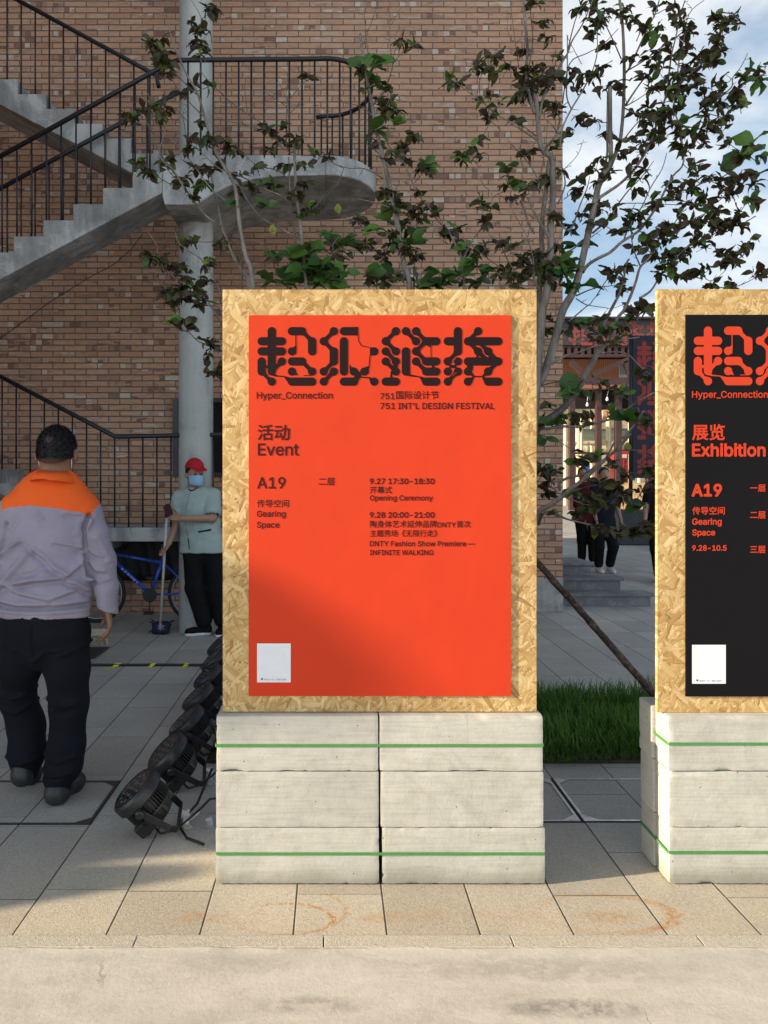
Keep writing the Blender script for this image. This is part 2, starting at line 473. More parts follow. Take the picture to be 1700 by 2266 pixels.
def mat_road():
    M = Mat('road concrete'); x, y, z = M.xyz(); p = M.p
    q = scal(M, p, .55, 1.6, 1)
    n1 = M.noise(q, 2.6, 6, .62, .5); n2 = M.noise(p, 11, 5, .6); n3 = M.noise(p, 240, 3, .7)
    c = M.ramp(n1 * .7 + n2 * .3, [(.32, (.42, .40, .36)), (.44, (.475, .452, .405)), (.55, (.515, .49, .44)), (.72, (.55, .525, .475))])
    c = M.mix(1.0, c, M.ramp(n3, [(.3, (.88, .88, .88)), (.7, (1.08, 1.08, 1.08))]), 'MULTIPLY')
    wr = M.noise(p, 9, 5, .65) - .5
    st = None
    for (cx, cy, a, b, k) in ((-.075, 2.178, .20, .040, .5), (.68, 2.162, .22, .042, .75), (-.35, 2.36, .30, .05, .22), (.62, 2.34, .5, .06, .34), (-.9, 2.3, .35, .05, .2), (.75, 2.30, .3, .03, .3)):
        ex, ey = (x - cx) / a, (y - cy) / b
        r = (ex * ex + ey * ey).sqrt() + wr * 1.3
        s_ = (1 - r.ss(.3, 1.25)) * k * M.noise(p, 22, 4, .7).ss(.30, .56)
        st = s_ if st is None else st.max(s_)
    c = M.mix(st, c, (.175, .165, .155))
    edge = y.ss(2.405, 2.45) * M.noise(p, 8, 4).ss(.42, .55) * .6
    c = M.mix(edge, c, (.60, .57, .52))
    grit = M.noise(p, 70, 5, .75)
    c = M.mix(1.0, c, M.ramp(grit, [(.3, (.91, .905, .90)), (.5, (1, 1, 1)), (.7, (1.06, 1.06, 1.05))]), 'MULTIPLY')
    lay = M.noise(scal(M, p, .8, 1.5, 1), 6.5, 7, .66, .4)
    c = M.mix(lay.ss(.52, .62) * .45, c, (.58, .545, .49)); c = M.mix((1 - lay.ss(.36, .46)) * .38, c, (.36, .33, .29))
    pit = M.voro(p, 26)[0]; c = M.mix((1 - pit.ss(.02, .05)) * .7, c, (.12, .105, .09))
    wv = M.voro(M.vec(x + wr * .12, y * 1.0 + wr * .1, 0.0), .9, 'DISTANCE_TO_EDGE')[0]
    crk = (1 - wv.ss(.0012, .004)) * M.noise(p, 1.1, 2).ss(.52, .6)
    c = M.mix(crk * .7, c, (.10, .09, .08))
    h = n2 * .8 + n3 * .25 + n1 + grit * .9 + lay * .4 - crk
    return M.bsdf(c, .85, normal=M.bump(h, .32, .005), spec=.3)

def plain(name, c, rough=.6, metal=0.0, var=.15, bump=0.0, sc=30, spec=.5, coat=0.0):
    M = Mat(name); p = M.pos(); n = M.noise(p, sc, 4, .6)
    col = M.mix(1.0, c, M.ramp(n, [(.3, (1 - var,) * 3), (.7, (1 + var,) * 3)]), 'MULTIPLY')
    nm = M.bump(n, bump, .004) if bump else None
    return M.bsdf(col, M.noise(p, sc * .4, 3) * .25 + rough - .12, metal, nm, spec, coat)

BRICK = mat_brick()
CONC = mat_concrete('stair concrete', (.27, .275, .275), (.40, .405, .40))
COLM = mat_concrete('column concrete', (.30, .31, .30), (.38, .39, .375), 1.4)
PLINTH = mat_concrete('plinth concrete', (.24, .235, .22), (.32, .31, .29))
STEPM = mat_concrete('step stone', (.22, .225, .23), (.32, .325, .33), .3, 2)
PAVER = mat_paver()
ROAD = mat_road()
BLACKM = plain('black rail paint', (.010, .011, .016), .42, var=.3)
DARKF = plain('black window frame', (.012, .012, .014), .4)
def mat_glass():
    M = Mat('dark window glass'); n = M.noise(M.pos(), 2, 2)
    return M.bsdf(M.mix(n, (.006, .007, .008), (.02, .022, .024)), .06, spec=.6)
GLASS = mat_glass()

# ------------------------------------------------------------------ ground
def sheet(name, x0, x1, y0, y1, z, mat, nx=1, ny=1):
    mb = MB(); vs = [(x0 + (x1 - x0) * i / nx, y0 + (y1 - y0) * k / ny, z) for k in range(ny + 1) for i in range(nx + 1)]
    fs = [(k * (nx + 1) + i, k * (nx + 1) + i + 1, (k + 1) * (nx + 1) + i + 1, (k + 1) * (nx + 1) + i) for k in range(ny) for i in range(nx)]
    mb.add(vs, fs); return mb.build(name, mat)
tag(sheet('pavement', -90, 150, 2.519, 260, 0, PAVER), None, None, kind='structure')
kb = MB(); xs = [(q - CX) / F_PX * 2.49 for q in [300 + 416.5 * k for k in range(-14, 18)]]
for a, b in zip(xs[:-1], xs[1:]):
    kb.box(a + .0022, b - .0022, 2.455, 2.5178, -.10, .0005)
def mat_kerb():
    M = Mat('kerb stone'); p = M.pos(); sp = M.noise(p, 340, 3, .7); worm = M.noise(p, 95, 4, .6, 1.3); b = M.noise(p, 3, 4)
    c = M.mix(b, (.45, .415, .345), (.53, .495, .42))
    c = M.mix(1.0, c, M.ramp(sp, [(.3, (.76, .75, .74)), (.7, (1.2, 1.2, 1.2))]), 'MULTIPLY'); c = M.mix(1.0, c, M.ramp(worm, [(.35, (.82, .81, .79)), (.6, (1.08, 1.08, 1.08))]), 'MULTIPLY')
    return M.bsdf(c, .82, normal=M.bump(worm + sp * .4, .6, .006), spec=.3)
KERB = mat_kerb()
bevelled(tag(kb.build('kerb', KERB), None, None, kind='structure'), .0012, 1)
tag(sheet('kerb_bed', -90, 150, 2.40, 2.525, -.012, plain('dark joint earth', (.05, .045, .04), .95)), None, None, kind='structure')
rb = MB(); n = 900; x0, x1 = -6, 6
vs = []; fs = []
for i in range(n + 1):
    x = x0 + (x1 - x0) * i / n
    e = 2.462 + .010 * mnoise.noise((x * 3.1, 0, 0)) + .007 * mnoise.noise((x * 14, 3, 0)) + .004 * mnoise.noise((x * 60, 5, 0)) - .008 * math.exp(-((x - .05) / .12) ** 2)
    vs += [(x, -4, .004), (x, e - .02, .004), (x, e, -.002)]
for i in range(n):
    a = 3 * i; fs += [(a, a + 3, a + 4, a + 1), (a + 1, a + 4, a + 5, a + 2)]
rb.add(vs, fs); rb.add([(-90, -60, .004), (90, -60, .004), (90, -4, .004), (-90, -4, .004), (6, -4, .004), (90, -4, .004), (90, 2.46, .004), (6, 2.46, .004), (-90, -4, .004), (-6, -4, .004), (-6, 2.46, .004), (-90, 2.46, .004)], [(0, 1, 2, 3), (4, 5, 6, 7), (8, 9, 10, 11)])
tag(rb.build('road', ROAD), None, None, kind='structure')

# ------------------------------------------------------------------ brick building
WY = 8.66; WX = (1245.5 - CX) / F_PX * WY
bld = thing('brick_building', 'tall brown brick building wall behind the staircase and trees', 'building', (-2, WY, 0))
m = MB(); m.box(-14, WX, WY, WY + 7, 0, 12); m.build('wall', BRICK, bld)
m = MB(); m.box(-10, -4.2, 4.0, WY - .002, 0, 12); m.build('shade_wing', BRICK, bld)  # unseen wing added to darken the lower left of the wall
px0 = (1160 - CX) / F_PX * WY
m = MB(); m.box(px0 - .8, WX + .006, WY - .008, WY + 7.01, 0, .375); bevelled(m.build('plinth', PLINTH, bld), .006)
wz0, wz1, wx0, wx1 = P(0, 1055, WY).z, P(0, 881, WY).z, P(383, 0, WY).x, P(620, 0, WY).x
m = MB()
m.box(wx0, wx1, WY - .03, WY + .0, wz1 - .05, wz1); m.box(wx0, wx1, WY - .03, WY, wz0, wz0 + .05)
for xx in (wx0, (wx0 + wx1) / 2 - .03, wx1 - .06): m.box(xx, xx + .06, WY - .028, WY, wz0 + .05, wz1 - .05)
wf = m.build('window', DARKF, bld)
m = MB(); m.box(wx0 + .05, wx1 - .05, WY - .012, WY - .004, wz0 + .04, wz1 - .04); m.build('pane', GLASS, wf)
m = MB()
for i in range(3):                                          # soldier bricks over the window
    pass
# entrance steps on the right side of the building
st = thing('entrance_steps', 'three grey stone entrance steps beside the brick corner', 'steps', (3, 9.3, 0))
for i, (xr, D) in enumerate(((1449, 9.04), (1382, 9.33), (1316, 9.62))):
    xr = (xr - CX) / F_PX * D
    m = MB(); y1_ = (9.345, 9.635, 10.3)[i]; m.box(WX - .02, xr - .035, D + .03, y1_, 0, .15 * i + .118); m.box(WX - .02, xr, D, y1_, .15 * i + .118, .15 * i + .15)
    bevelled(m.build('step', STEPM, st), .004)

# ------------------------------------------------------------------ staircase with half-round landing
Y0, Y1, Y2 = 7.0, 7.5, 8.2
LZ = 4.445
sc_ = thing('concrete_staircase', 'grey concrete switchback staircase with black railings and half-round landing', 'staircase', (-1.5, 7.6, 0))
def X(px, D): return (px - CX) / F_PX * D
def Z(py, D): return CAM_Z - (py - CY) / F_PX * D
tread, rise = .2705, .1466
def flight(name, corner_x, corner_z, n, dirx, y0, y1, tread, rise, thick, end_to=None):
    """profile going down from (corner_x, corner_z) in direction dirx"""
    top = []; x, z = corner_x, corner_z
    for i in range(n):
        top.append((x, z)); z -= rise; top.append((x, z)); x += dirx * tread
    top.append((x, z))
    sl = rise / tread
    bot = [(x, z - thick), (corner_x, corner_z - thick - .02)]
    poly = top + bot
    if dirx > 0: poly = poly[::-1]
    m = MB(); m.prism(poly, y0, y1, 'y'); return bevelled(m.build(name, CONC, sc_), .008)
lx = X(358.6, Y0)                                            # landing's left edge
flight('front_flight', lx, LZ - .004, 9, -1, Y0, Y1 - .02, tread, rise, .32)
# rear flight, its lowest riser is hidden by the front flight
rt, rr = .2765, .1447
rx = X(351, Y1) + 2 * rt
flight('rear_flight', rx - 14 * rt + .0, Z(336.6, Y1) - 2 * rr + 14 * rr, 14, 1, Y1 + .02, Y2, rt, rr, .33)
# lower flight and the low landing
flight('lower_flight', X(241, Y1) - 8 * rt, Z(1168, Y1) + 8 * rr, 8, 1, Y1 + .02, Y2, rt, rr, .22)
m = MB(); m.box(X(241, Y1) - .004, X(640, Y1), Y1 + .02, Y2, Z(1199, Y1), Z(1168, Y1)); bevelled(m.build('lower_landing', CONC, sc_), .01)
# upper landing: thick beam over the column, thin half-round plate with an arched haunch
prof = [(359, 344.5), (359, 431), (364, 453), (436, 453), (470, 430), (512, 410), (560, 397), (620, 390), (722, 387.5)]
pts = [(X(a, Y0), Z(b, Y0)) for a, b in prof]
pts[0] = (pts[0][0], LZ); xe = pts[-1][0]; zb = pts[-1][1]
poly = pts + [(xe, LZ)]
m = MB(); m.prism(poly, Y0 - .006, Y2, 'y')
rxx, ryy = X(832, 7.6) - xe, (Y2 - Y0) / 2 + .003
ym = (Y2 + Y0) / 2 - .003
N = 28; ring = [(xe + rxx * math.cos(a), ym + ryy * math.sin(a)) for a in [(-math.pi / 2 + math.pi * i / N) for i in range(N + 1)]]
vs = [(a, b, LZ - .0005) for a, b in ring] + [(a, b, zb) for a, b in ring]; k = len(ring)
fs = [tuple(range(k)), tuple(reversed(range(k, 2 * k)))] + [(i, i + k, i + k + 1, i + 1) for i in range(k - 1)]
m.add(vs, fs)
land = bevelled(m.build('landing', CONC, sc_, sharp=30), .01)
# the round column
col_ = thing('round_column', 'tall round grey concrete column carrying the stair landing', 'column', (-1.35, 7.62, 0))
m = MB(); m.lathe([(.168, 0), (.168, LZ - .22), (.163, LZ), (.158, 9)], 40, Matrix.Translation((X(434, 7.62), 7.62, 0))); m.build('shaft', COLM, col_, sharp=40)
# railings
def rail(name, path, r=.0215):
    m = MB(); m.tube(path, r, 10); return m.build(name, BLACKM, sc_, smooth=True)
def baluster(x, y, z0, z1, par, r=.0085):
    m = MB(); m.tube([(x, y, z0), (x, y, z1)], r, 6); m.build('baluster', BLACKM, par, smooth=True)
def line_z(a, b, x): t = (x - a[0]) / (b[0] - a[0]); return a[2] + (b[2] - a[2]) * t
yo = Y0 + .045
a, b = P(-40, 346 + 22.3, yo), P(362, 146, yo)
fr = rail('handrail', [a, b, P(386, 136, yo)])
x = a.x + .05
while x < lx - .02:
    k = math.ceil((lx - x) / tread); zt = LZ - rise * k
    baluster(x, yo, zt - .01, line_z(a, b, x) - .01, fr); x += tread / 2
yi = Y1 - .05
a, b = P(-40, 417 + 22, yi), P(396, 203, yi)
ir = rail('handrail', [a, b])
x = a.x + .11
while x < lx:
    k = math.ceil((lx - x) / tread); zt = LZ - rise * k
    baluster(x, yi, zt - .01, line_z(a, b, x) - .01, ir); x += tread / 2
yb = Y1 + .06
a, b = P(-60, -54, yb), P(345, 166, yb)
br = rail('handrail', [a, b, b + Vector((.03, 0, -.12))])
x = a.x + .06
while x < b.x:
    s0 = rx - 14 * rt; k = math.floor((x - s0) / rt); zt = Z(336.6, Y1) - 2 * rr + 14 * rr - rr * (k + 1)
    baluster(x, yb, zt - .01, line_z(a, b, x) - .01, br); x += rt / 2
# landing rail
rz = Z(133, yo)
path = [P(374, 141, yo), Vector((X(392, yo), yo, rz))]
xs_ = X(392, yo)
npl = 10
for i in range(1, npl): path.append(Vector((xs_ + (xe - xs_) * i / npl, yo, rz + .012 * i / npl)))
base = []
for i in range(0, 25):
    t = -math.pi / 2 + math.pi * i / 24
    path.append(Vector((xe + (rxx - .045) * math.cos(t), ym + (ryy - .045) * math.sin(t), rz + .012)))
path.append(Vector((xe - .02, Y2 - .045, rz + .01)))
path.append(Vector((X(700, Y2), Y2 - .04, Z(263, Y2))))
lr = rail('handrail', path)
acc = 0; nxt = .10
for p, q in zip(path[1:-1], path[2:]):
    L = (q - p).length
    while acc + L >= nxt:
        t = (nxt - acc) / L; c = p.lerp(q, t); baluster(c.x, c.y, LZ - .01, c.z - .01, lr, .0095 if int(nxt / .116) % 4 == 1 else .0085); nxt += .116
    acc += L
# low landing rail
yl = Y1 + .06
a, c, d = P(-40, 833 - 21.3, yl), P(256, 966, yl), P(640, 958, yl)
llr = rail('handrail', [a, P(246, 961.5, yl), P(253, 965.5, yl), P(262, 966.5, yl), d])
x = a.x + .06
while x < d.x:
    zt = Z(1168, Y1)
    if x < X(241, Y1): zt += rr * math.ceil((X(241, Y1) - x) / rt)
    zz = line_z(a, c, x) if x < c.x else line_z(c, d, x)
    baluster(x, yl, zt - .01, zz - .01, llr); x += rt / 2
# loose cable hanging along the wall
m = MB(); m.tube([P(312, 522, 8.5), P(290, 552, 8.6), P(250, 586, 8.62), P(190, 618, 8.63), P(110, 668, 8.63), P(40, 720, 8.63), P(-60, 790, 8.63)], .004, 5)
tag(m.build('cable', BLACKM, smooth=True), 'thin dark cable sagging across the brick wall under the stair', 'cable')

# ------------------------------------------------------------------ what shades the yard: unseen shapes added left of the picture
kz = math.tan(SUN_EL) / math.cos(SUN_AZ)
def shade(x, y, z, X0): return (y - TAN_AZ * (x - X0), z + kz * (x - X0))
X0 = -6.4
A = shade(-1.151, 2.668, 0, X0); B = shade(-.4437, 2.906, 0, X0)
C1 = shade(-1.06, 2.967, 0, X0); C2 = shade(-.4695, 3.075, 0, X0); C3 = shade(-.456, 2.988, 0, X0)
poly = [(A[0] - .25, 0), (A[0] - .22, A[1] - .5), A, B, C3, C1, (C2[0], C2[1] + .05), (C2[0], 10.2), (15.5, 10.2), (15.5, 0)]  # outline of the unseen block, projected back from the ground shadow's edge
PAINT = plain('grey render', (.30, .29, .28), .9, var=.1)
ob = thing('shade_block', 'unseen grey building out of frame at left, shaped to shade the yard', 'building', (X0, 8, 0))
m = MB(); m.prism(poly[::-1], X0 - 8, X0, 'x'); m.build('wall', PAINT, ob)
m = MB()
for k in range(3):
    for i in range(5):
        m.box(X0, X0 + .03, 4 + i * 2.2, 5.3 + i * 2.2, 1.5 + k * 3.5, 3.3 + k * 3.5)
m.build('window', GLASS, ob)
X0 = -9.5
pa = [shade(-.42, 2.87, 1.225, X0), shade(-.20, 2.87, 1.13, X0), shade(.08, 2.87, .95, X0), shade(.34, 2.87, .70, X0), shade(.30, 2.87, .58, X0), shade(.0, 2.87, .52, X0), shade(-.42, 2.87, .50, X0)]
pa += [(pa[-1][0] + .9, pa[-1][1] - .3), (pa[0][0] + 1.2, pa[0][1] + .2)]
cc = (sum(p[0] for p in pa) / len(pa), sum(p[1] for p in pa) / len(pa))
lt = thing('shadow_slab', 'unseen flat slab added at left to shade the orange poster', 'tree', (X0, cc[0] + .4, 0))
m = MB(); m.prism(pa, X0 - .5, X0, 'x'); m.build('crown', plain('shadow slab', (.05, .07, .03), .9), lt)  # unseen flat slab added, cut to the outline of the poster's shadow
m = MB(); m.tube([(X0 - .4, cc[0] + .5, 0), (X0 - .4, cc[0] + .45, cc[1])], .14, 8); m.build('trunk', plain('bark', (.12, .09, .07), .9), lt)  # upright carrying the added slab

# ------------------------------------------------------------------ aerated concrete blocks, straps, boards
def mat_block():
    M = Mat('aerated concrete'); x, y, z = M.xyz(); r = M.rand()
    p = M.vec(x + r * 37.0, y + r * 11.0, z + r * 5.0)
    n1 = M.noise(p, 3.2, 5, .6, .4); comb = M.noise(scal(M, p, 5, 5, 110), 1.0, 3, .6); fine = M.noise(p, 150, 4, .7)
    rough = M.noise(scal(M, p, 1, 1, 1), 17, 5, .65)
    c = M.mix(r, (.475, .462, .415), (.515, .50, .445))
    c = M.mix(1.0, c, M.ramp(n1, [(.3, (.86, .86, .86)), (.7, (1.06, 1.06, 1.05))]), 'MULTIPLY')
    c = M.mix(1.0, c, M.ramp(comb, [(.35, (.91, .905, .895)), (.55, (1.02, 1.02, 1.02))]), 'MULTIPLY')
    c = M.mix(1.0, c, M.ramp(rough, [(.3, (.9, .89, .87)), (.5, (1, 1, 1)), (.72, (1.05, 1.05, 1.05))]), 'MULTIPLY')
    vd = M.voro(p, 21)[0]; hol = vd.ss(.03, .065)
    c = M.mix(hol, (.10, .085, .07), c)
    sm = M.noise(scal(M, p, 3, 3, 26), 1.6, 4, .6).ss(.66, .78) * .55 * M.noise(p, 2.1, 2).ss(.5, .62)
    c = M.mix(sm, c, (.27, .19, .11))
    # saw and scratch marks
    sx_, sy_, sz_ = M.sep(p)
    vs_ = M.noise(M.vec(sx_ * 60, sy_ * 3, sz_ * 2.2), 1, 3, .6).ss(.62, .74) * M.noise(p, 2.7, 2).ss(.50, .62)
    c = M.mix(vs_ * .35, c, (.33, .31, .265))
    dg = M.noise(M.vec((sx_ + sz_ * .9) * 7, sy_, (sz_ - sx_ * .9) * 1.1), 1.3, 3, .55).ss(.55, .66) * r.gt(.6)
    c = M.mix(dg * .22, c, (.30, .285, .25))
    return M, p, c, comb, fine, rough, hol
def block_mat(damp):
    M, p, c, comb, fine, rough, hol = mat_block()
    M.m.name = 'damp aerated concrete' if damp else 'aerated concrete'
    if damp:                                                  # rising damp stain on the lowest course
        x, y, z = M.sep(M.pos())
        t = z + .1033 + (M.noise(p, 6, 4) - .5) * .07 + (M.noise(p, 1.7, 2) - .5) * .10
        c = M.mix((1 - t.ss(.0, .075)) * .68, c, (.215, .205, .155))
    h = hol * 1.2 + comb * .35 + fine * .25 + rough * .9
    return M.bsdf(c, .93, normal=M.bump(h, .38, .006), spec=.2)
BLK, BLKD = block_mat(False), block_mat(True)
def block_mesh(name, w, d, h, mat, seed, chip=1.0):
    nx, ny, nz = 60, 12, 20
    bm = bmesh.new(); rnd = Vector((seed * 13.7, seed * 7.1, seed * 3.3))
    vid = {}
    def V(i, j, k):
        key = (i, j, k)
        if key not in vid:
            p = Vector(((i / nx - .5) * w, (j / ny - .5) * d, (k / nz - .5) * h))
            e = [w / 2 - abs(p.x), d / 2 - abs(p.y), h / 2 - abs(p.z)]
            sgn = [math.copysign(1, q) for q in p]
            es = sorted(e)
            q = p * 1.0
            n1 = mnoise.noise(p * 34 + rnd); n2 = mnoise.noise(p * 9 + rnd)
            rr = .0014 + .0012 * n1 + max(0, n2 - .36) * .024 * chip + max(0, n1 - .5) * .02 * chip
            for a in range(3):                                # round and chip the edges
                for b in range(3):
                    if a != b and e[a] < 1e-6 and e[b] < 1e-6: q[a] -= sgn[a] * rr * .7
            near = es[1]
            if near > 1e-6 and near < .012 and es[0] < 1e-6:
                a = e.index(es[0]); q[a] -= sgn[a] * max(0, n2 - .3) * .010 * chip * (1 - near / .012)
            q += Vector((mnoise.noise(p * 5 + rnd), mnoise.noise(p * 5 + rnd + Vector((9, 0, 0))), mnoise.noise(p * 5 + rnd + Vector((0, 9, 0))))) * .0009
            vid[key] = bm.verts.new(q)
        return vid[key]
    def face(f, n_, m_):
        for a in range(n_):
            for b in range(m_):
                bm.faces.new([f(a, b), f(a + 1, b), f(a + 1, b + 1), f(a, b + 1)])
    face(lambda a, b: V(a, 0, b), nx, nz); face(lambda a, b: V(a, ny, b), nx, nz)
    face(lambda a, b: V(a, b, 0), nx, ny); face(lambda a, b: V(a, b, nz), nx, ny)
    face(lambda a, b: V(0, a, b), ny, nz); face(lambda a, b: V(nx, a, b), ny, nz)
    bmesh.ops.recalc_face_normals(bm, faces=bm.faces)
    me = bpy.data.meshes.new(name); bm.to_mesh(me); bm.free(); me.materials.append(mat)
    me.polygons.foreach_set('use_smooth', [True] * len(me.polygons)); me.set_sharp_from_angle(angle=R(38))
    return me
BY = 2.83                                                     # front of the stacks
GRPB = 'pale aerated concrete blocks in strapped stacks'
def bx_px(x0, x1, D=BY): return (x0 - CX) / F_PX * D, (x1 - CX) / F_PX * D
rows = [(1956, 1832, 'bottom'), (1831, 1708, 'middle'), (1706.5, 1585, 'top')]
seed = 1
def block(x0, x1, y0, d, zt, zb, lab, damp, chip=1.0, dy=0.0):
    global seed
    seed += 1
    me = block_mesh('aerated_block', x1 - x0, d, zt - zb, BLKD if damp else BLK, seed, chip)
    o = bpy.data.objects.new('aerated_block', me); COL.objects.link(o)
    o.location = ((x0 + x1) / 2, y0 + d / 2 + dy, (zt + zb) / 2)
    o.rotation_euler = (0, 0, random.uniform(-.004, .004))
    return tag(o, lab, 'block', GRPB)
L1 = {'bottom': (477, 839.5), 'middle': (478, 838.5), 'top': (478.5, 837.5)}
R1 = {'bottom': (846, 1207), 'middle': (842.5, 1203.5), 'top': (840, 1202)}
for i, (yb_, yt, nm) in enumerate(rows):
    zb_, zt = max(.0005, Z(yb_, BY)), Z(yt, BY)
    a, b = bx_px(*L1[nm]); block(a, b, BY, .245, zt, zb_, 'pale concrete block, %s of the left column under the orange board' % nm, i == 0, .8)
    a, b = bx_px(*R1[nm]); block(a, b, BY, .245, zt, zb_, 'pale concrete block, %s of the right column under the orange board' % nm, i == 0, 1.2)
S2 = {'bottom': 1482.5, 'middle': 1481.5, 'top': 1480.5}
for i, (yb_, yt, nm) in enumerate(rows):
    zb_, zt = max(.0005, Z(yb_, BY)), Z(yt, BY)
    a = X(S2[nm], BY); block(a, a + .60, BY, .118, zt, zb_, 'pale concrete block, %s of the front column under the black board' % nm, i == 0, 1.0)
    a = X((1457, 1456, 1452.5)[i], 2.952); block(a - .014, a + .585, 2.957, .125, zt, zb_, 'pale concrete block, %s of the rear column behind the black board' % nm, False, 1.0)
STRAP = plain('green strap', (.065, .25, .055), .38, var=.1, sc=60)
def strap_loop(name, x0, x1, y0, y1, z, lab, cat='strap'):
    m = MB(); h, t = .0052, .0009
    c = .004
    pth = [(x0 - t, y0 + c), (x0 + c, y0 - t), (x1 - c, y0 - t), (x1 + t, y0 + c), (x1 + t, y1 - c), (x1 - c, y1 + t), (x0 + c, y1 + t), (x0 - t, y1 - c)]
    k = len(pth); cx, cy = (x0 + x1) / 2, (y0 + y1) / 2
    vs = []
    for (px, py) in pth:
        ox, oy = px + math.copysign(t, px - cx), py + math.copysign(t, py - cy)
        vs += [(px, py, z - h), (px, py, z + h), (ox, oy, z + h), (ox, oy, z - h)]
    fs = []
    for i in range(k):
        a, b = 4 * i, 4 * ((i + 1) % k)
        fs += [(a + 3, b + 3, b + 2, a + 2), (a, a + 1, b + 1, b), (a + 1, a + 2, b + 2, b + 1), (a, b, b + 3, a + 3)]
    m.add(vs, fs); return tag(m.build(name, STRAP), lab, cat, 'green straps round the block stacks')
for yy, nm in ((1649.5, 'upper'), (1889, 'lower')):
    a, b = X(477.8, BY), X(1202.5 if nm == 'upper' else 1205.5, BY)
    strap_loop('strap', a - .001, b + .001, BY - .001, BY + .247, Z(yy, BY), '%s green strap round the blocks under the orange board' % nm)
for yy, nm in ((1646, 'upper'), (1886, 'lower')):
    a = X(1481, BY)
    s_ = strap_loop('strap', a - .004, a + .605, BY - .001, BY + .256, Z(yy, BY), '%s green strap round the blocks under the black board' % nm)

# --- chipboard panels
def mat_osb():
    M = Mat('oriented strand board'); x, y, z = M.xyz(); p0 = M.p; rr = M.rand()
    p = M.vec(x + rr * 3.0, z, y)
    px, py, pz = M.sep(p)
    best = None; tone = None; grain = None; edge = None
    for i, (ang, s1, s2) in enumerate(((8, 15, 52), (38, 12, 40), (-32, 14, 46), (68, 13, 42), (-62, 15, 50), (95, 12, 38), (22, 19, 70), (-15, 18, 60), (52, 22, 80), (-48, 9.5, 30))):
        ca, sa = math.cos(R(ang)), math.sin(R(ang))
        u = px * sa + py * ca; v = px * ca - py * sa             # u runs mostly upright
        d = M.noise(M.vec(u * 5, v * 12, i * 3.0), 1, 2) * .12
        q = M.vec(u * s1 * 1.12 + d, v * s2 * 1.45 + d * 2, float(i * 7))
        nd = M.new('ShaderNodeTexVoronoi'); M.nt.links.new(q.k, nd.inputs['Vector']); nd.inputs['Scale'].default_value = 1
        nd.voronoi_dimensions = '2D' if False else '3D'
        cr, cg, cb = M.sep(S(M.nt, nd.outputs['Color']))
        dist = S(M.nt, nd.outputs['Distance'])
        g = M.noise(M.vec(u * 14, v * 420, float(i)), 1, 2, .6)
        if best is None: best, tone, grain, edge = cr, cg, g, dist
        else:
            k = cr.gt(best); best = best.max(cr)
            tone = tone * (1 - k) + cg * k; grain = grain * (1 - k) + g * k; edge = edge * (1 - k) + dist * k
    c = M.ramp(tone, [(0, (.34, .19, .065)), (.12, (.45, .28, .105)), (.4, (.54, .36, .145)), (.7, (.61, .435, .20)), (.9, (.67, .51, .265)), (1, (.42, .26, .10))])
    c = M.mix(1.0, c, M.ramp(grain, [(.3, (.76, .72, .66)), (.5, (1, 1, 1)), (.7, (1.07, 1.07, 1.06))]), 'MULTIPLY')
    c = M.mix(1.0, c, M.ramp(edge, [(.45, (1, 1, 1)), (.85, (.80, .74, .66))]), 'MULTIPLY')
    knots = M.voro(p, 16)[0]
    c = M.mix((1 - knots.ss(.02, .075)) * .8, c, (.20, .10, .04))
    dark = M.noise(p, 9, 4, .7).ss(.66, .74) * .5
    c = M.mix(dark, c, (.30, .17, .065))
    big = M.noise(p, 2.4, 3)
    c = M.mix(1.0, c, M.ramp(big, [(.3, (.92, .90, .87)), (.7, (1.06, 1.06, 1.06))]), 'MULTIPLY')
    h = tone * .9 + grain * .5 - edge * .5
    return M.bsdf(c, .62, normal=M.bump(h, .42, .004), spec=.35)
OSB = mat_osb()
def mat_print(name, c, rough=.62):
    M = Mat(name); p = M.pos(); n = M.noise(p, 420, 2, .6); b = M.noise(p, 2, 3)
    col = M.mix(1.0, c, M.ramp(b, [(.3, (.97,) * 3), (.7, (1.03,) * 3)]), 'MULTIPLY')
    wv = M.noise(p, 2.6, 3, .5)
    return M.bsdf(col, rough, normal=M.bump(n, .10, .0015, M.bump(wv, .35, .02)), spec=.16)
ORANGE = mat_print('orange print', (.59, .045, .0135))
BLACKP = mat_print('black print', (.0042, .0036, .0046), .7)
INK = mat_print('dark ink', (.014, .0055, .0065), .75)
INKR = mat_print('orange ink', (.56, .047, .016))
TEXTD = mat_print('dark red text ink', (.062, .0065, .006))
WHITEP = plain('white sticker', (.72, .73, .76), .45, var=.03)
GREYT = plain('grey print', (.22, .23, .27), .6)
GREENT = plain('green print', (.03, .16, .12), .6)

DB = 2.872                                                    # front face of the panels
def board(name, lab, x0, x1, y0, y1):
    t = thing(name, lab, 'sign board', ((X(x0, DB) + X(x1, DB)) / 2, DB, Z(y1, DB)))
    m = MB(); m.box(X(x0, DB), X(x1, DB), DB, DB + .018, Z(y1, DB), Z(y0, DB))
    bevelled(m.build('panel', OSB, t), .0012, 1); return t
def poster(t, x0, x1, y0, y1, mat, lab):
    m = MB(); m.box(X(x0, DB), X(x1, DB), DB - .006, DB, Z(y1, DB), Z(y0, DB))
    return m.build('poster', mat, t, label=lab)
b1 = board('sign_board', 'chipboard sign board with orange event poster standing on concrete blocks', 493, 1188, 640.5, 1575.5)
p1 = poster(b1, 551, 1130.5, 698, 1539.5, ORANGE, 'orange event poster')
b2 = board('sign_board', 'chipboard sign board with black exhibition poster cut by the right edge', 1454.5, 2149.5, 639.5, 1577)
p2 = poster(b2, 1516.6, 2096, 697, 1540.5, BLACKP, 'black exhibition poster')
DP = DB - .0066

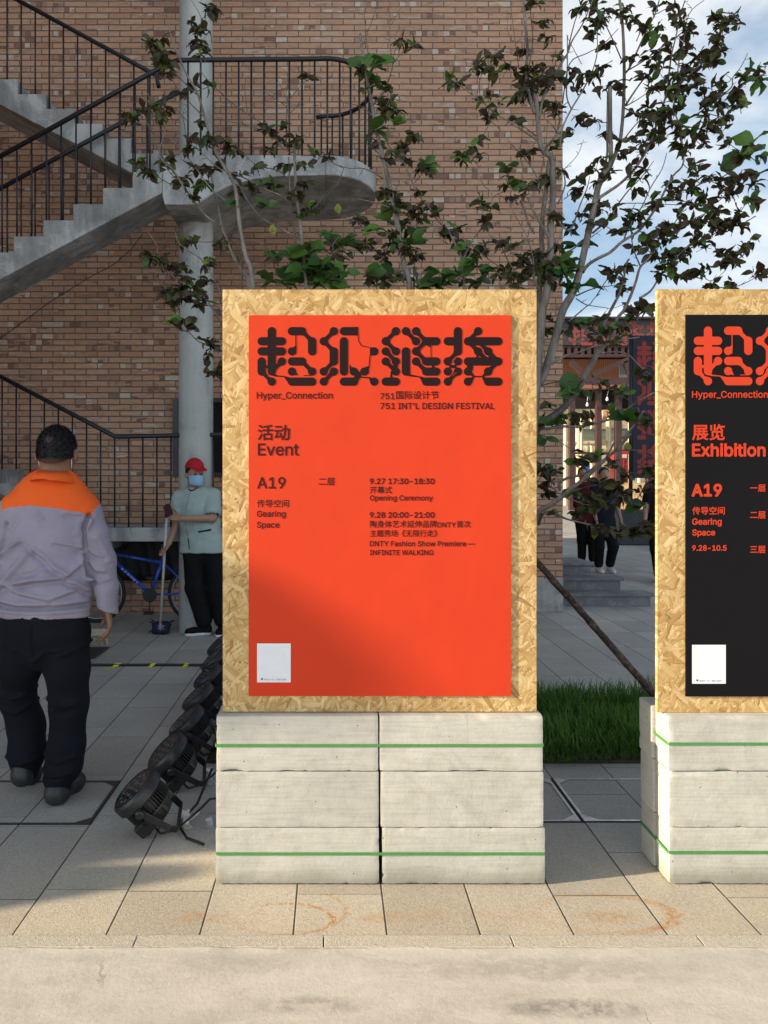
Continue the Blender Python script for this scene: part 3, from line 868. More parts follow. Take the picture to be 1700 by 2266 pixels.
def squares(name, F, gxs, gys, place, mat, flip=False):        # filled outline of F < 0
    nx, ny = F.shape[0] - 1, F.shape[1] - 1
    vs = []; fs = []; idx = {}
    def vid(p):
        key = (round(float(p[0]), 5), round(float(p[1]), 5))
        if key not in idx: idx[key] = len(vs); vs.append(place(key))
        return idx[key]
    I = F < 0
    cnt = I[:-1, :-1].astype(int) + I[1:, :-1] + I[:-1, 1:] + I[1:, 1:]
    for j in range(ny):
        col_c = cnt[:, j]
        if not col_c.any(): continue
        run = None
        for i in range(nx + 1):
            c_ = col_c[i] if i < nx else 0
            if c_ == 4:
                if run is None: run = i
                continue
            if run is not None:
                fs.append([vid((gxs[run], gys[j])), vid((gxs[i], gys[j])), vid((gxs[i], gys[j + 1])), vid((gxs[run], gys[j + 1]))]); run = None
            if c_:
                c = [(i, j), (i + 1, j), (i + 1, j + 1), (i, j + 1)]; poly = []
                for a in range(4):
                    p, q = c[a], c[(a + 1) % 4]; fp, fq = F[p], F[q]
                    if fp < 0: poly.append((gxs[p[0]], gys[p[1]]))
                    if (fp < 0) != (fq < 0):
                        t = fp / (fp - fq); poly.append((gxs[p[0]] + (gxs[q[0]] - gxs[p[0]]) * t, gys[p[1]] + (gys[q[1]] - gys[p[1]]) * t))
                if len(poly) >= 3: fs.append([vid(q) for q in poly])
    fs = [f for f in fs if len(set(f)) == len(f)]
    if flip: fs = [f[::-1] for f in fs]
    me = bpy.data.meshes.new(name); me.from_pydata(vs, [], fs); me.materials.append(mat); return me

# --- the blobby four-character title, built from a field of rounded bars
def title_mesh(name, x0, y0, pit, D, mat):
    Rr = .412; res = .045
    W_, H_ = 24.9, 6.4
    nx, ny = int(W_ / res), int(H_ / res)
    gx, gy = np.meshgrid(np.arange(nx + 1) * res - .7, np.arange(ny + 1) * res - .7, indexing='ij')
    F = np.full(gx.shape, 9.0)
    def seg(a, b, r0, r1=None):
        r1 = r0 if r1 is None else r1
        ax, ay = a; bx_, by = b; dx_, dy_ = bx_ - ax, by - ay; L = dx_ * dx_ + dy_ * dy_ + 1e-9
        t = np.clip(((gx - ax) * dx_ + (gy - ay) * dy_) / L, 0, 1)
        return np.hypot(gx - ax - t * dx_, gy - ay - t * dy_) - (r0 + (r1 - r0) * t)
    def smin(a, b, k):
        h = np.clip(.5 + .5 * (b - a) / k, 0, 1); return b * (1 - h) + a * h - k * h * (1 - h)
    CW = 6.15                                                  # pitch of the characters in cells
    for ch, items in enumerate(TITLE):
        ox = ch * CW
        for it in items:
            k = it[0]
            if k == 'b': d = seg((ox + it[1], it[2]), (ox + it[3], it[4]), Rr)
            elif k == 'n':
                a, b = (ox + it[1], it[2]), (ox + it[3], it[4])
                d = smin(smin(seg(a, a, Rr), seg(b, b, Rr), .08), seg(a, b, .20), .15)
            elif k == 't': d = seg((ox + it[1], it[2]), (ox + it[3], it[4]), it[5] if len(it) > 5 else .045, it[6] if len(it) > 6 else None)
            elif k == 'q':                                     # square-ended bar
                cx, cy, hw, hh = ox + it[1], it[2], it[3], it[4]
                d = np.maximum(np.abs(gx - cx) - hw, np.abs(gy - cy) - hh)
            F = np.minimum(F, d)
    for ch, items in enumerate(CUTS):
        for it in items:
            d = seg((ch * CW + it[0], it[1]), (ch * CW + it[2], it[3]), it[4]); F = np.maximum(F, -d)
    return squares(name, F, gx[:, 0], gy[0], lambda p: (X(x0 + pit * p[0], D), D, Z(y0 + pit * p[1], D)), mat)
TITLE = [
    [('b', 1, 0, 1, 4), ('b', 0, 1, 2, 1), ('b', 0, 2, 2, 2), ('b', 0, 3, 0, 4), ('n', 0, 4, 1, 5), ('n', 2, 3, 1, 4), ('q', .5, 3.55, .3, .16),
     ('t', 1.0, 4.3, 1.35, 4.38, .1, .1), ('t', 1.3, 4.42, 2.3, 4.5, .07, .05), ('t', 2.3, 4.55, 3, 5, .08, .4), ('b', 3, 5, 5, 5), ('t', 2.6, 4.62, 3.1, 4.62, .03),
     ('b', 3, 0, 4.0, 0), ('n', 4, 0, 5, 1), ('b', 5, 1, 5, 2), ('t', 3.38, .3, 3.4, 1.9, .05), ('b', 3, 2, 3.0, 2), ('q', 3.2, 1.98, .22, .3), ('t', 3.15, 1.75, 3.38, 1.45, .12, .05),
     ('b', 3, 3, 4, 3), ('n', 4, 3, 5, 4), ('b', 3, 4, 3, 4), ('t', 3.1, 4, 3.55, 4.38, .3, .03), ('t', 4.2, 4.385, 5, 4.385, .035)],
    [('n', 1, 0, 0, 1), ('n', 0, 1, 1, 2), ('b', 1, 2, 1, 3), ('n', 1, 3, 0, 4), ('n', 1, 4, 0, 5), ('b', 2, 0, 3, 0), ('q', 3.2, 0, .22, .425), ('t', 3.40, .3, 3.46, 1.0, .05, .04),
     ('t', 3.46, 1.0, 3.75, 1.45, .04), ('t', 3.75, 1.45, 4.5, 1.6, .04), ('b', 5, 2, 5, 2), ('q', 4.8, 2, .22, .40), ('t', 4.6, 2.4, 4.48, 3.6, .05),
     ('b', 2, 1, 2, 4), ('t', 2.62, 3.4, 2.64, 4, .06), ('t', 2.8, 3.75, 3.3, 4.15, .2, .26), ('b', 2.98, 4.0, 2.98, 4.0), ('b', 4.03, 4.0, 4.03, 4.0), ('q', 4.3, 3.85, .17, .35), ('q', 3.5, 4.38, .2, .16), ('t', 3.5, 4.3, 3.2, 4.75, .25, .3),
     ('b', 2, 5, 3, 5), ('t', 3.6, 4.55, 4.6, 4.62, .06), ('t', 4.5, 4.62, 5, 5, .06, .4), ('b', 5, 5, 5, 5)],
    [('n', 1, 0, 0, 1), ('n', 0, 1, 1, 2), ('n', 0, 2, 1, 3), ('n', 0, 3, 1, 4), ('q', .95, 3.5, .25, .12), ('t', .55, 4.0, .55, 4.7, .06, .12), ('t', .55, 4.6, .8, 5, .1, .3), ('b', 0, 5, 1, 5),
     ('b', 2, 2, 2, 4), ('q', 2.2, 4.2, .22, .22), ('t', 2.4, 4.38, 3.5, 4.55, .1, .05), ('t', 3.4, 4.55, 4, 5, .08, .4), ('b', 4, 5, 5, 5),
     ('n', 2, 0, 3, 1), ('n', 3, 0, 4, 1), ('b', 4, 1, 5, 1), ('n', 4, 1, 3, 2), ('n', 3, 2, 4, 3), ('b', 4, 3, 5, 3), ('t', 4.47, 1.4, 4.5, 2.6, .04), ('t', 4.2, 1.45, 4.47, 1.55, .06, .05), ('n', 3, 3, 4, 4), ('b', 4, 4, 5, 4), ('q', 4.7, 3.5, .13, .12)],
    [('b', 1, 0, 1, 2), ('b', 0, 1, 1, 1), ('n', 1, 2, 0, 3), ('b', 1, 3, 1, 3), ('b', 0, 4, 0, 4), ('b', 1, 4, 1, 4), ('q', .5, 3.5, .36, .16), ('n', 1, 4, 0, 5),
     ('n', 3, 0, 2, 1), ('b', 2, 1, 5, 1), ('n', 2, 1, 3, 2), ('n', 3, 1, 4, 2), ('n', 3, 2, 4, 3), ('n', 4, 2, 5, 3), ('b', 2, 3, 5, 3), ('q', 2.95, 2.5, .12, .2), ('q', 4.15, 2.5, .12, .16),
     ('b', 2, 4, 2, 4), ('t', 2.2, 3.5, 2.2, 3.7, .3), ('n', 5, 3, 4, 4), ('t', 2.2, 4.15, 2.62, 4.5, .22, .05), ('t', 3.85, 4.2, 3.4, 4.5, .22, .05), ('t', 2.6, 4.5, 3.4, 4.5, .06),
     ('t', 2.55, 4.55, 2.1, 5, .07, .36), ('t', 3.45, 4.55, 3.95, 5, .07, .38), ('b', 2, 5, 2, 5), ('b', 4, 5, 5, 5)],
]
CUTS = [[(.5, 2.55, .5, 3.1, .055), (1.5, 2.55, 1.5, 3.15, .055), (.47, 4.05, .72, 4.5, .045)], [(2.5, 3.0, 2.5, 4.55, .05)], [], [(.55, 2.9, .8, 2.6, .045), (.5, 4.4, .85, 4.1, .04)]]
put('title', title_mesh('title', 579.2, 732.7, 22.33, DP - .0004, INK), p1)
put('title', title_mesh('title', 1544.8, 731.7, 22.33, DP - .0004, INKR), p2)

FONT = None
try:                                                          # Blender's own bundled grotesque, if this install has it
    import os
    FONT = bpy.data.fonts.load(os.path.join(bpy.utils.system_resource('DATAFILES', path='fonts'), 'Inter.woff2'))
except Exception: FONT = None
def outlines(s, cjk):
    cu = bpy.data.curves.new('t', 'FONT'); cu.body = s; cu.size = 1
    if FONT and not cjk: cu.font = FONT
    o = bpy.data.objects.new('t', cu); COL.objects.link(o)
    c = o.to_curve(bpy.context.evaluated_depsgraph_get()); res = []
    for sp in c.splines:
        pts = []
        if sp.type == 'BEZIER':
            bp = sp.bezier_points; n = len(bp)
            for i in range(n):
                p, q = bp[i], bp[(i + 1) % n]
                a, h1, h2, b = p.co, p.handle_right, q.handle_left, q.co
                st = 1 if ((h1 - a).cross(b - a).length + (h2 - b).cross(b - a).length) < 1e-5 else 5
                for k in range(st):
                    t = k / st; u = 1 - t
                    pts.append((a * u ** 3 + h1 * 3 * u * u * t + h2 * 3 * u * t * t + b * t ** 3)[:2])
        else: pts = [tuple(p.co[:2]) for p in sp.points]
        if len(pts) > 2: res.append(pts)
    o.to_curve_clear(); bpy.data.objects.remove(o)
    return res
def text(par, s, x, base, wpx, mat, off=.012, D=DP, name='lettering', hpx=None):
    cjk = any(ord(c) > 0x2e80 for c in s)
    ol = outlines(s, cjk); res = .024
    al = np.array([p for l in ol for p in l]); lo = al.min(0) - .1; hi = al.max(0) + .1
    nx, ny = int((hi[0] - lo[0]) / res) + 2, int((hi[1] - lo[1]) / res) + 2
    gxs = lo[0] + res * np.arange(nx); gys = lo[1] + res * np.arange(ny) + 1e-5
    Dm = np.full((nx, ny), .09); Wn = np.zeros((nx, ny), int)
    for l in ol:
        for (ax, ay), (bx_, by) in zip(l, l[1:] + l[:1]):
            i0, i1 = max(0, int((min(ax, bx_) - .1 - lo[0]) / res)), int((max(ax, bx_) + .1 - lo[0]) / res) + 2
            j0, j1 = max(0, int((min(ay, by) - .1 - lo[1]) / res)), int((max(ay, by) + .1 - lo[1]) / res) + 2
            X_, Y_ = gxs[i0:i1, None], gys[None, j0:j1]
            dx_, dy_ = bx_ - ax, by - ay; L = dx_ * dx_ + dy_ * dy_ + 1e-12
            t = np.clip(((X_ - ax) * dx_ + (Y_ - ay) * dy_) / L, 0, 1)
            d = np.hypot(X_ - ax - t * dx_, Y_ - ay - t * dy_)
            Dm[i0:i1, j0:j1] = np.minimum(Dm[i0:i1, j0:j1], d)
            if ay != by:
                rows_ = np.where((gys >= min(ay, by)) & (gys < max(ay, by)))[0]
                if len(rows_):
                    xi = ax + (gys[rows_] - ay) / dy_ * dx_
                    Wn[:, rows_] += np.where(gxs[:, None] < xi[None, :], 1 if by > ay else -1, 0)
    F = np.where(Wn != 0, -Dm, Dm) - off - .003
    x_0 = al[:, 0].min(); k = (wpx / F_PX * D) / (al[:, 0].max() - x_0)
    me = squares(name, F, gxs, gys, lambda p: (X(x, D) + (p[0] - x_0) * k, D, Z(base, D) + p[1] * k), mat, flip=True)
    return put(name, me, par)
D1 = DP - .0004
for s, x, b, w_, of in (
    ('Hyper_Connection', 568.6, 882, 167.5, .012), ('751', 842.5, 883, 30.5, .014), ('国际设计节', 877, 881.5, 94, .014), ("751 INT'L DESIGN FESTIVAL", 842.5, 905, 252, .014),
    ('活动', 571, 971, 70, .018), ('Event', 571.5, 1007.5, 89.5, .012), ('A19', 570, 1080.5, 61.5, .012), ('传导空间', 569, 1121, 70.5, .008),
    ('Gearing', 569, 1143.3, 63, .012), ('Space', 569, 1167.6, 49, .012), ('二层', 705.5, 1072.5, 35.5, .014),
    ('9.27 17:30-18:30', 819, 1071, 142.5, .02), ('开幕式', 819, 1090.5, 48.5, .012), ('Opening Ceremony', 819, 1107.5, 139, .014),
    ('9.28 20:00-21:00', 819, 1145.5, 142.5, .02), ('陶身体艺术延伸品牌', 819, 1166, 148, .012), ('DNTY', 968.8, 1167, 40, .012), ('首次', 1011, 1166, 31, .012), ('主题秀场《无限行走》', 819, 1186.3, 149, .012),
    ('DNTY Fashion Show Premiere —', 819, 1208.7, 232.5, .014), ('INFINITE WALKING', 819, 1228.2, 140, .014)):
    text(p1, s, x, b, w_, TEXTD, of, D1)
for s, x, b, w_, of in (
    ('Hyper_Connection', 1532, 879.8, 167.5, .012), ('展览', 1532.6, 970.5, 71, .02), ('Exhibition', 1533, 1009, 160.5, .024), ('A19', 1532.3, 1097.3, 64.5, .03),
    ('传导空间', 1532.6, 1137, 71.5, .016), ('Gearing', 1532.6, 1160.8, 64.5, .02), ('Space', 1532.6, 1184.7, 50, .02), ('9.28-10.5', 1532.6, 1218.2, 75.5, .024),
    ('一层', 1660.5, 1086.5, 34, .016), ('二层', 1660.5, 1146, 34, .016), ('三层', 1660.5, 1222.5, 34, .016)):
    text(p2, s, x, b, w_, INKR, of, D1)
for par, x0, y0 in ((p1, 569, 1424), (p2, 1532, 1427)):
    m = MB(); m.box(X(x0, DP), X(x0 + 74.5, DP), DP - .0006, DP - .0001, Z(y0 + 86, DP), Z(y0, DP))
    s_ = m.build('sticker', WHITEP, par)
    text(s_, '微信扫一扫，使用小程序', x0 + 16, y0 + 81.5, 49, GREYT, .0, DP - .0010)
    m = MB(); m.lathe([(.0042, 0), (.0042, .0003)], 14, Matrix.Translation((X(x0 + 11, DP), DP - .0008, Z(y0 + 78.5, DP))) @ Matrix.Rotation(R(90), 4, 'X')); m.build('emblem', GREENT, s_)

# ------------------------------------------------------------------ stage lights lying behind the stack
PLAST = plain('black lamp casting', (.0125, .0135, .0165), .42, var=.25, sc=60)
FINM = plain('black heat sink', (.011, .011, .012), .5)
SILV = plain('zinc clamp', (.66, .68, .74), .32, metal=.35, sc=80)
LENS = plain('lamp lens', (.03, .032, .036), .14, coat=.6)
LEDM = plain('lens dots', (.045, .047, .05), .12, coat=.8)
RUB = plain('black rubber', (.008, .008, .009), .55)
GRPL = 'stage lights in a row beside the blocks'
def make_lamp():
    t = thing('stage_light', 'x', 'stage light', (0, 0, 0), GRPL)
    # axis: +z is the front; origin at the centre of the front rim
    m = MB(); m.lathe([(.108, -.004), (.118, -.012), (.122, -.018), (.122, -.056), (.116, -.064), (.098, -.066), (.098, -.02)], 40, caps=False); m.build('front_rim', PLAST, t, sharp=35, local=True)
    m = MB(); m.lathe([(.104, -.016), (.106, -.006)], 40); ln = m.build('lens', LENS, t, sharp=30, local=True)
    m = MB()
    for r_, n in ((0, 1), (.036, 6), (.072, 12)):
        for i in range(n):
            a = 2 * math.pi * i / n; m.lathe([(.010, -.0055), (.0075, -.003)], 12, Matrix.Translation((r_ * math.cos(a), r_ * math.sin(a), 0)))
    m.build('lens_dots', LEDM, ln, local=True)
    m = MB(); m.lathe([(.088, -.064), (.086, -.125), (.094, -.127), (.094, -.135)], 32); hs = m.build('heat_sink', FINM, t, sharp=35, local=True)
    m = MB()
    for i in range(44):
        a = 2 * math.pi * i / 44; M = Matrix.Rotation(a, 4, 'Z')
        m.box(.082, .108, -.0016, .0016, -.130, -.062, M=M)
    m.build('fins', FINM, hs, local=True)
    m = MB(); m.lathe([(.101, -.127), (.101, -.136), (.092, -.140), (.084, -.165), (.072, -.188), (.052, -.200), (.046, -.202)], 36)
    for i in range(6):
        a = 2 * math.pi * i / 6 + .3; M = Matrix.Rotation(a, 4, 'Z'); m.box(.076, .096, -.008, .008, -.172, -.128, M=M)
    rc = m.build('rear_cover', PLAST, t, sharp=30, local=True)
    m = MB(); m.box(.02, .112, -.062, .062, -.205, -.142); m.lathe([(.013, 0), (.013, .016)], 14, Matrix.Translation((.085, -.03, -.219))); m.lathe([(.013, 0), (.013, .016)], 14, Matrix.Translation((.085, .03, -.219)))
    bevelled(m.build('connector_box', PLAST, t, local=True), .006)
    # two flat arms of the yoke joined behind; the yoke is swung round its pivot
    YR = Matrix.Translation((0, 0, -.075)) @ Matrix.Rotation(R(16), 4, 'Y') @ Matrix.Translation((0, 0, .075))
    def swing(mb): mb.v = [tuple(YR @ Vector(q)) for q in mb.v]; return mb
    m = MB()
    for s_ in (-1, 1):
        m.bar((0, .124 * s_, -.060), (0, .124 * s_, -.235), .034, .005, up=Vector((0, 1, 0)))
        m.bar((0, .124 * s_, -.231), (0, .100 * s_, -.270), .034, .005, up=Vector((0, 1, 0)))
    m.bar((0, -.102, -.269), (0, .102, -.269), .034, .005)
    yk = bevelled(swing(m).build('yoke', PLAST, t, local=True), .0025)
    for s_ in (-1, 1):
        m = MB(); m.lathe([(.017, 0), (.020, .005), (.020, .017), (.014, .022)], 14, Matrix.Translation((0, .128 * s_, -.075)) @ Matrix.Rotation(R(-90 * s_), 4, 'X')); swing(m).build('knob', PLAST, yk, sharp=35, local=True)
    # hook clamp
    m = MB()
    m.bar((0, -.04, -.268), (0, -.04, -.318), .030, .018, up=Vector((1, 0, 0)))
    pts = [Vector((.006 + .050 * math.cos(a), -.04, -.372 + .060 * math.sin(a))) for a in np.linspace(R(95), R(-150), 14)]
    for a, b in zip(pts[:-1], pts[1:]): m.bar(a, b + (b - a) * .15, .030, .012, up=Vector((0, 1, 0)))
    m.bar((-.045, -.04, -.345), (.03, -.04, -.318), .013, .013); m.lathe([(.015, 0), (.015, .025)], 10, Matrix.Translation((.03, -.04, -.33)))
    m.bar((0, -.02, -.29), (0, -.085, -.312), .014, .014)
    swing(m).build('clamp', SILV, t, local=True)
    m = MB(); m.tube([(.06, 0, -.21), (.05, .03, -.25), (-.02, .06, -.27), (-.10, .05, -.28), (-.16, .0, -.30), (-.19, -.06, -.32), (-.20, -.10, -.36)], .0055, 6); m.build('cable', RUB, t, smooth=True, local=True)
    return t
lamp0 = make_lamp()
lamps = [(292, 1741, 3.20, 'nearest stage light, its face lenses and silver clamp clear of the row'),
         (360, 1655, 3.66, 'second stage light, overlapped by the nearest one'),
         (404, 1581, 4.14, 'third stage light from the front of the row'),
         (430, 1524, 4.62, 'fourth stage light from the front of the row'),
         (452, 1488, 5.10, 'fifth stage light, peeking past the chipboard edge'),
         (466, 1459, 5.58, 'sixth stage light, only its rim showing past the chipboard'),
         (478, 1432, 6.06, 'farthest stage light of the row beside the chipboard')]
for i, (px, py, D, lab) in enumerate(lamps):
    t = lamp0 if i == 0 else dup(lamp0)
    t['label'] = lab
    w_ = random.Random(i + 3)
    n = Vector((-.64 + w_.uniform(-.04, .04) * (i > 0), -.19 + w_.uniform(-.04, .04) + .07 * (i > 1), .73)).normalized()
    y_ = Vector((0, -1, 0)); y_ = (y_ - n * n.dot(y_)).normalized(); x_ = y_.cross(n)
    # local y (the side that carries the yoke arm) faces the camera
    Mx = Matrix((x_, y_, n)).transposed()
    t.rotation_mode = 'QUATERNION'; t.rotation_quaternion = Mx.to_quaternion()
    t.location = P(px, py, D); t.scale = (.9, .9, .9)
    low = min((Mx @ Vector(q)).z for q in [(.112, .06, -.205), (.112, -.06, -.205), (.02, -.06, -.205), (.085, -.03, -.219), (.10, 0, -.13)])
    t.location.z = -low * .9 + .001
m = MB(); m.tube([P(470, 1700, 3.5), (-.60, 3.42, .05), (-.66, 3.3, .012), (-.60, 3.18, .010), (-.52, 3.12, .012)], .006, 6)
tag(m.build('cable', RUB, smooth=True), 'short black power cable curling beside the nearest stage light', 'cable')

# ------------------------------------------------------------------ things lying on the paving
y_c = GY(1474.5)
pts = [Vector(((px - CX) / F_PX * y_c, y_c + .012 * mnoise.noise((px * .01, 0, 0)) + .004 * mnoise.noise((px * .05, 7, 0)), .011)) for px in range(-60, 500, 14)]
m = MB(); m.tube(pts, .0105, 8); tag(m.build('floor_cable', RUB, smooth=True), 'thick black cable taped straight across the grey paving', 'cable')
YEL = plain('yellow tape', (.62, .52, .03), .5)
for i, (px, lab) in enumerate(((262, 'left piece of yellow tape over the black cable'), (341, 'middle piece of yellow tape over the black cable'), (415, 'right piece of yellow tape over the black cable'))):
    c = G(px, 1474.5); a = (-.55, -.35, -.2)[i]; w_, l_ = (.022, .018, .018)[i], (.085, .065, .07)[i]
    vs = []; fs = []
    ts = np.linspace(-1, 1, 9)
    for k, t in enumerate(ts):
        yy = t * l_; zz = .0235 * math.exp(-(yy / .017) ** 4) + .0016
        for s_ in (-1, 1): vs.append((c.x + s_ * w_ + math.sin(-a) * yy + .5 * yy, c.y + yy, zz))
    for k in range(8): fs.append((2 * k, 2 * k + 1, 2 * k + 3, 2 * k + 2))
    m = MB(); m.add(vs, fs); o = m.build('tape', YEL); so = o.modifiers.new('s', 'SOLIDIFY'); so.thickness = .001
    tag(o, lab, 'tape', 'yellow tape pieces on the cable')
GRATE = plain('cast iron grate', (.030, .029, .028), .6, var=.4)
m = MB(); gx0, gx1, gy0, gy1 = -2.55, -1.975, 6.40, 6.85
m.box(gx0, gx1, gy0, gy0 + .03, 0, .006); m.box(gx0, gx1, gy1 - .03, gy1, 0, .006); m.box(gx0, gx0 + .03, gy0 + .03, gy1 - .03, 0, .006); m.box(gx1 - .03, gx1, gy0 + .03, gy1 - .03, 0, .006)
for i in range(15):
    y = gy0 + .03 + (i + .3) * (gy1 - gy0 - .06) / 15; m.box(gx0 + .03, gx1 - .03, y, y + .013, 0, .0055)
dr = m.build('drain_grate', GRATE); tag(dr, 'dark cast iron drain grate in the paving beyond the man', 'drain grate')
m = MB(); m.add([(gx0, gy0, .002), (gx1, gy0, .002), (gx1, gy1, .002), (gx0, gy1, .002)], [(0, 1, 2, 3)]); m.build('pit', plain('drain pit', (.006, .006, .006), .9), dr)
def cover(name, x0, x1, y0, y1, mat, lab, w_, h_, grp):
    t = thing(name, lab, 'access cover', ((x0 + x1) / 2, (y0 + y1) / 2, 0), grp)
    m = MB()
    for a, b, c, d in ((x0, x1, y0, y0 + w_), (x0, x1, y1 - w_, y1), (x0, x0 + w_, y0 + w_, y1 - w_), (x1 - w_, x1, y0 + w_, y1 - w_)): m.box(a, b, c, d, 0, h_)
    for sx, ox in ((1, x0 + w_), (-1, x1 - w_)):                  # stiffened corners
        for sy, oy in ((1, y0 + w_), (-1, y1 - w_)):
            m.add([(ox, oy, h_ - .0006), (ox + sx * .06, oy, h_ - .0006), (ox, oy + sy * .05, h_ - .0006)], [(0, 1, 2)])
    m.build('frame', mat, t)
    g_ = .008; m = MB()
    for a, b, c, d in ((x0 - g_, x1 + g_, y0 - g_, y0), (x0 - g_, x1 + g_, y1, y1 + g_), (x0 - g_, x0, y0, y1), (x1, x1 + g_, y0, y1)):
        m.add([(a, c, .0022), (b, c, .0022), (b, d, .0022), (a, d, .0022)], [(0, 1, 2, 3)])
    m.build('joint', plain('joint dirt', (.02, .019, .018), .9), t)
    return t
STEELD = plain('dull cover steel', (.10, .095, .09), .5, metal=.6, var=.3)
STEELB = plain('worn cover steel', (.50, .51, .53), .34, metal=1.0, var=.25)
cover('access_cover', -1.82, -1.05, 3.328, 3.80, STEELD, 'dark framed paved access cover under the man in the orange jacket', .011, .003, 'paved access covers')
cover('access_cover', .40, 1.083, 3.352, 3.828, STEELB, 'shiny framed access cover mostly hidden behind the orange board blocks', .012, .005, 'paved access covers')
cover('access_cover', 1.100, 1.78, 3.352, 3.828, STEELB, 'shiny framed access cover between the two block stacks', .012, .005, 'paved access covers')

# ------------------------------------------------------------------ people
def mat_cloth(name, c, var=.12, weave=900, rough=.85, fold=0.0, fs=9, sheen=.0):
    M = Mat(name); p = M.pos(); n = M.noise(p, 7, 4, .6); wv = M.noise(p, weave, 2)
    col = M.mix(1.0, c, M.ramp(n, [(.3, (1 - var,) * 3), (.7, (1 + var,) * 3)]), 'MULTIPLY')
    f = M.noise(scal(M, p, 1, 1, 1.6), fs, 3, .5, .8)
    return M.bsdf(col, rough, normal=M.bump(f * fold * 6 + wv * .12, .5, .006), spec=.2)
def mat_skin(name, c):
    M = Mat(name); p = M.pos(); n = M.noise(p, 38, 4, .6)
    col = M.mix(n, tuple(v * .82 for v in c), tuple(v * 1.12 for v in c))
    s = M.bsdf(col, .5, normal=M.bump(M.noise(p, 220, 3), .15, .002), spec=.4)
    M.b.inputs['Subsurface Weight'].default_value = .08; M.b.inputs['Subsurface Radius'].default_value = (.01, .004, .002)
    return s
SKIN = mat_skin('tanned skin', (.225, .112, .068))
SKINF = mat_skin('skin', (.36, .21, .14))
JGREY = mat_cloth('grey lilac cotton', (.275, .25, .32), .07, fold=.26, fs=17)
JORANGE = mat_cloth('orange cotton', (.78, .115, .018), .05, fold=.06, fs=14)
NAVY = mat_cloth('navy trousers', (.0042, .0048, .0095), .25, fold=.35, fs=13)
BLACKC = mat_cloth('black cloth', (.006, .006, .007), .25, fold=.3, fs=16)
MINT = mat_cloth('pale mint cloth', (.335, .41, .385), .06, fold=.22, fs=13)
REDC = mat_cloth('red cap cloth', (.42, .016, .022), .1)
MASKB = mat_cloth('blue surgical mask', (.28, .50, .70), .03, fold=.0)
LEATH = plain('scuffed dark leather', (.022, .022, .022), .55, var=.5, sc=40)
SOLEW = plain('white sole', (.62, .62, .64), .6)
HAIRM = plain('black hair', (.006, .006, .009), .55, var=.5, sc=120, bump=.6)
EYEM = plain('dark eye', (.01, .008, .007), .2)
DRED = mat_cloth('dark red plaid', (.055, .008, .013), .6)
DNAVY = mat_cloth('dark navy tee', (.010, .012, .020), .2, fold=.2)
BEIGES = plain('beige shoe', (.36, .32, .25), .8, var=.2)

def bounds(pts, m):
    a = np.array([tuple(p) for p in pts]); return a.min(0) - m, a.max(0) + m
def hand(s, wrist, d, across, palmn, curl=.5, size=1.0, grip=None, k=.006):
    """d: wrist->knuckles, across: towards the thumb side, palmn: out of the palm; fingers bend towards palmn"""
    d, across, palmn = (Vector(v).normalized() for v in (d, across, palmn)); w_ = Vector(wrist)
    kn = w_ + d * .085 * size
    for i in range(4):
        o = (i - 1.5) * .019 * size
        s.cone(w_ + d * .018 * size - across * o * .55, kn - across * o, .0135 * size, .0115 * size, .010)
    for i, L in enumerate((.90, 1.0, .94, .74)):
        p = kn - across * (i - 1.5) * .0205 * size; ang = curl * (.55 + .12 * i); a = ang
        for seg, ln in enumerate((.042, .027, .021)):
            dd = (d * math.cos(a) + palmn * math.sin(a)).normalized()
            q = p + dd * ln * L * size
            s.cone(p, q, (.0098 - .0012 * seg) * size, (.0088 - .0012 * seg) * size, .003); p = q; a += ang * 1.05
    t0 = w_ + d * .022 * size + across * .022 * size; t1 = t0 + (d * .6 + across * .75 + palmn * .35).normalized() * .042 * size
    t2 = t1 + (d * .8 + across * .1 + palmn * .6).normalized() * .032 * size; t3 = t2 + (d * .75 - across * .25 + palmn * .7).normalized() * .024 * size
    s.chain([t0, t1, t2, t3], [.015 * size, .0115 * size, .0105 * size, .0085 * size], .006)
    return kn
def head(s, c, f, up=Vector((0, 0, 1)), sc=1.0, face=True):
    """c: centre of the skull, f: where the face looks"""
    f = Vector(f).normalized(); r = f.cross(up).normalized(); up = r.cross(f)
    M = Matrix((r, f, up)).transposed().to_4x4()
    c = Vector(c)
    s.ell(c, (.076 * sc, .094 * sc, .098 * sc), .01, M=M)
    s.ell(c + f * .028 * sc - up * .055 * sc, (.060 * sc, .062 * sc, .068 * sc), .03, M=M)
    s.ell(c + f * .060 * sc - up * .098 * sc, (.026 * sc, .024 * sc, .018 * sc), .03, M=M)
    if face:
        s.cone(c + f * .088 * sc - up * .012 * sc, c + f * .106 * sc - up * .047 * sc, .008 * sc, .014 * sc, .012)
        for q in (-1, 1):
            s.ell(c + f * .094 * sc + r * q * .032 * sc - up * .015 * sc, (.016 * sc, .014 * sc, .011 * sc), .012, op='s', M=M)
        s.ell(c + f * .088 * sc - up * .075 * sc, (.024 * sc, .010 * sc, .008 * sc), .006, M=M)
    for q in (-1, 1):
        s.ell(c + r * q * .083 * sc - f * .008 * sc - up * .030 * sc, (.011 * sc, .019 * sc, .032 * sc), .006, M=M)
    return M
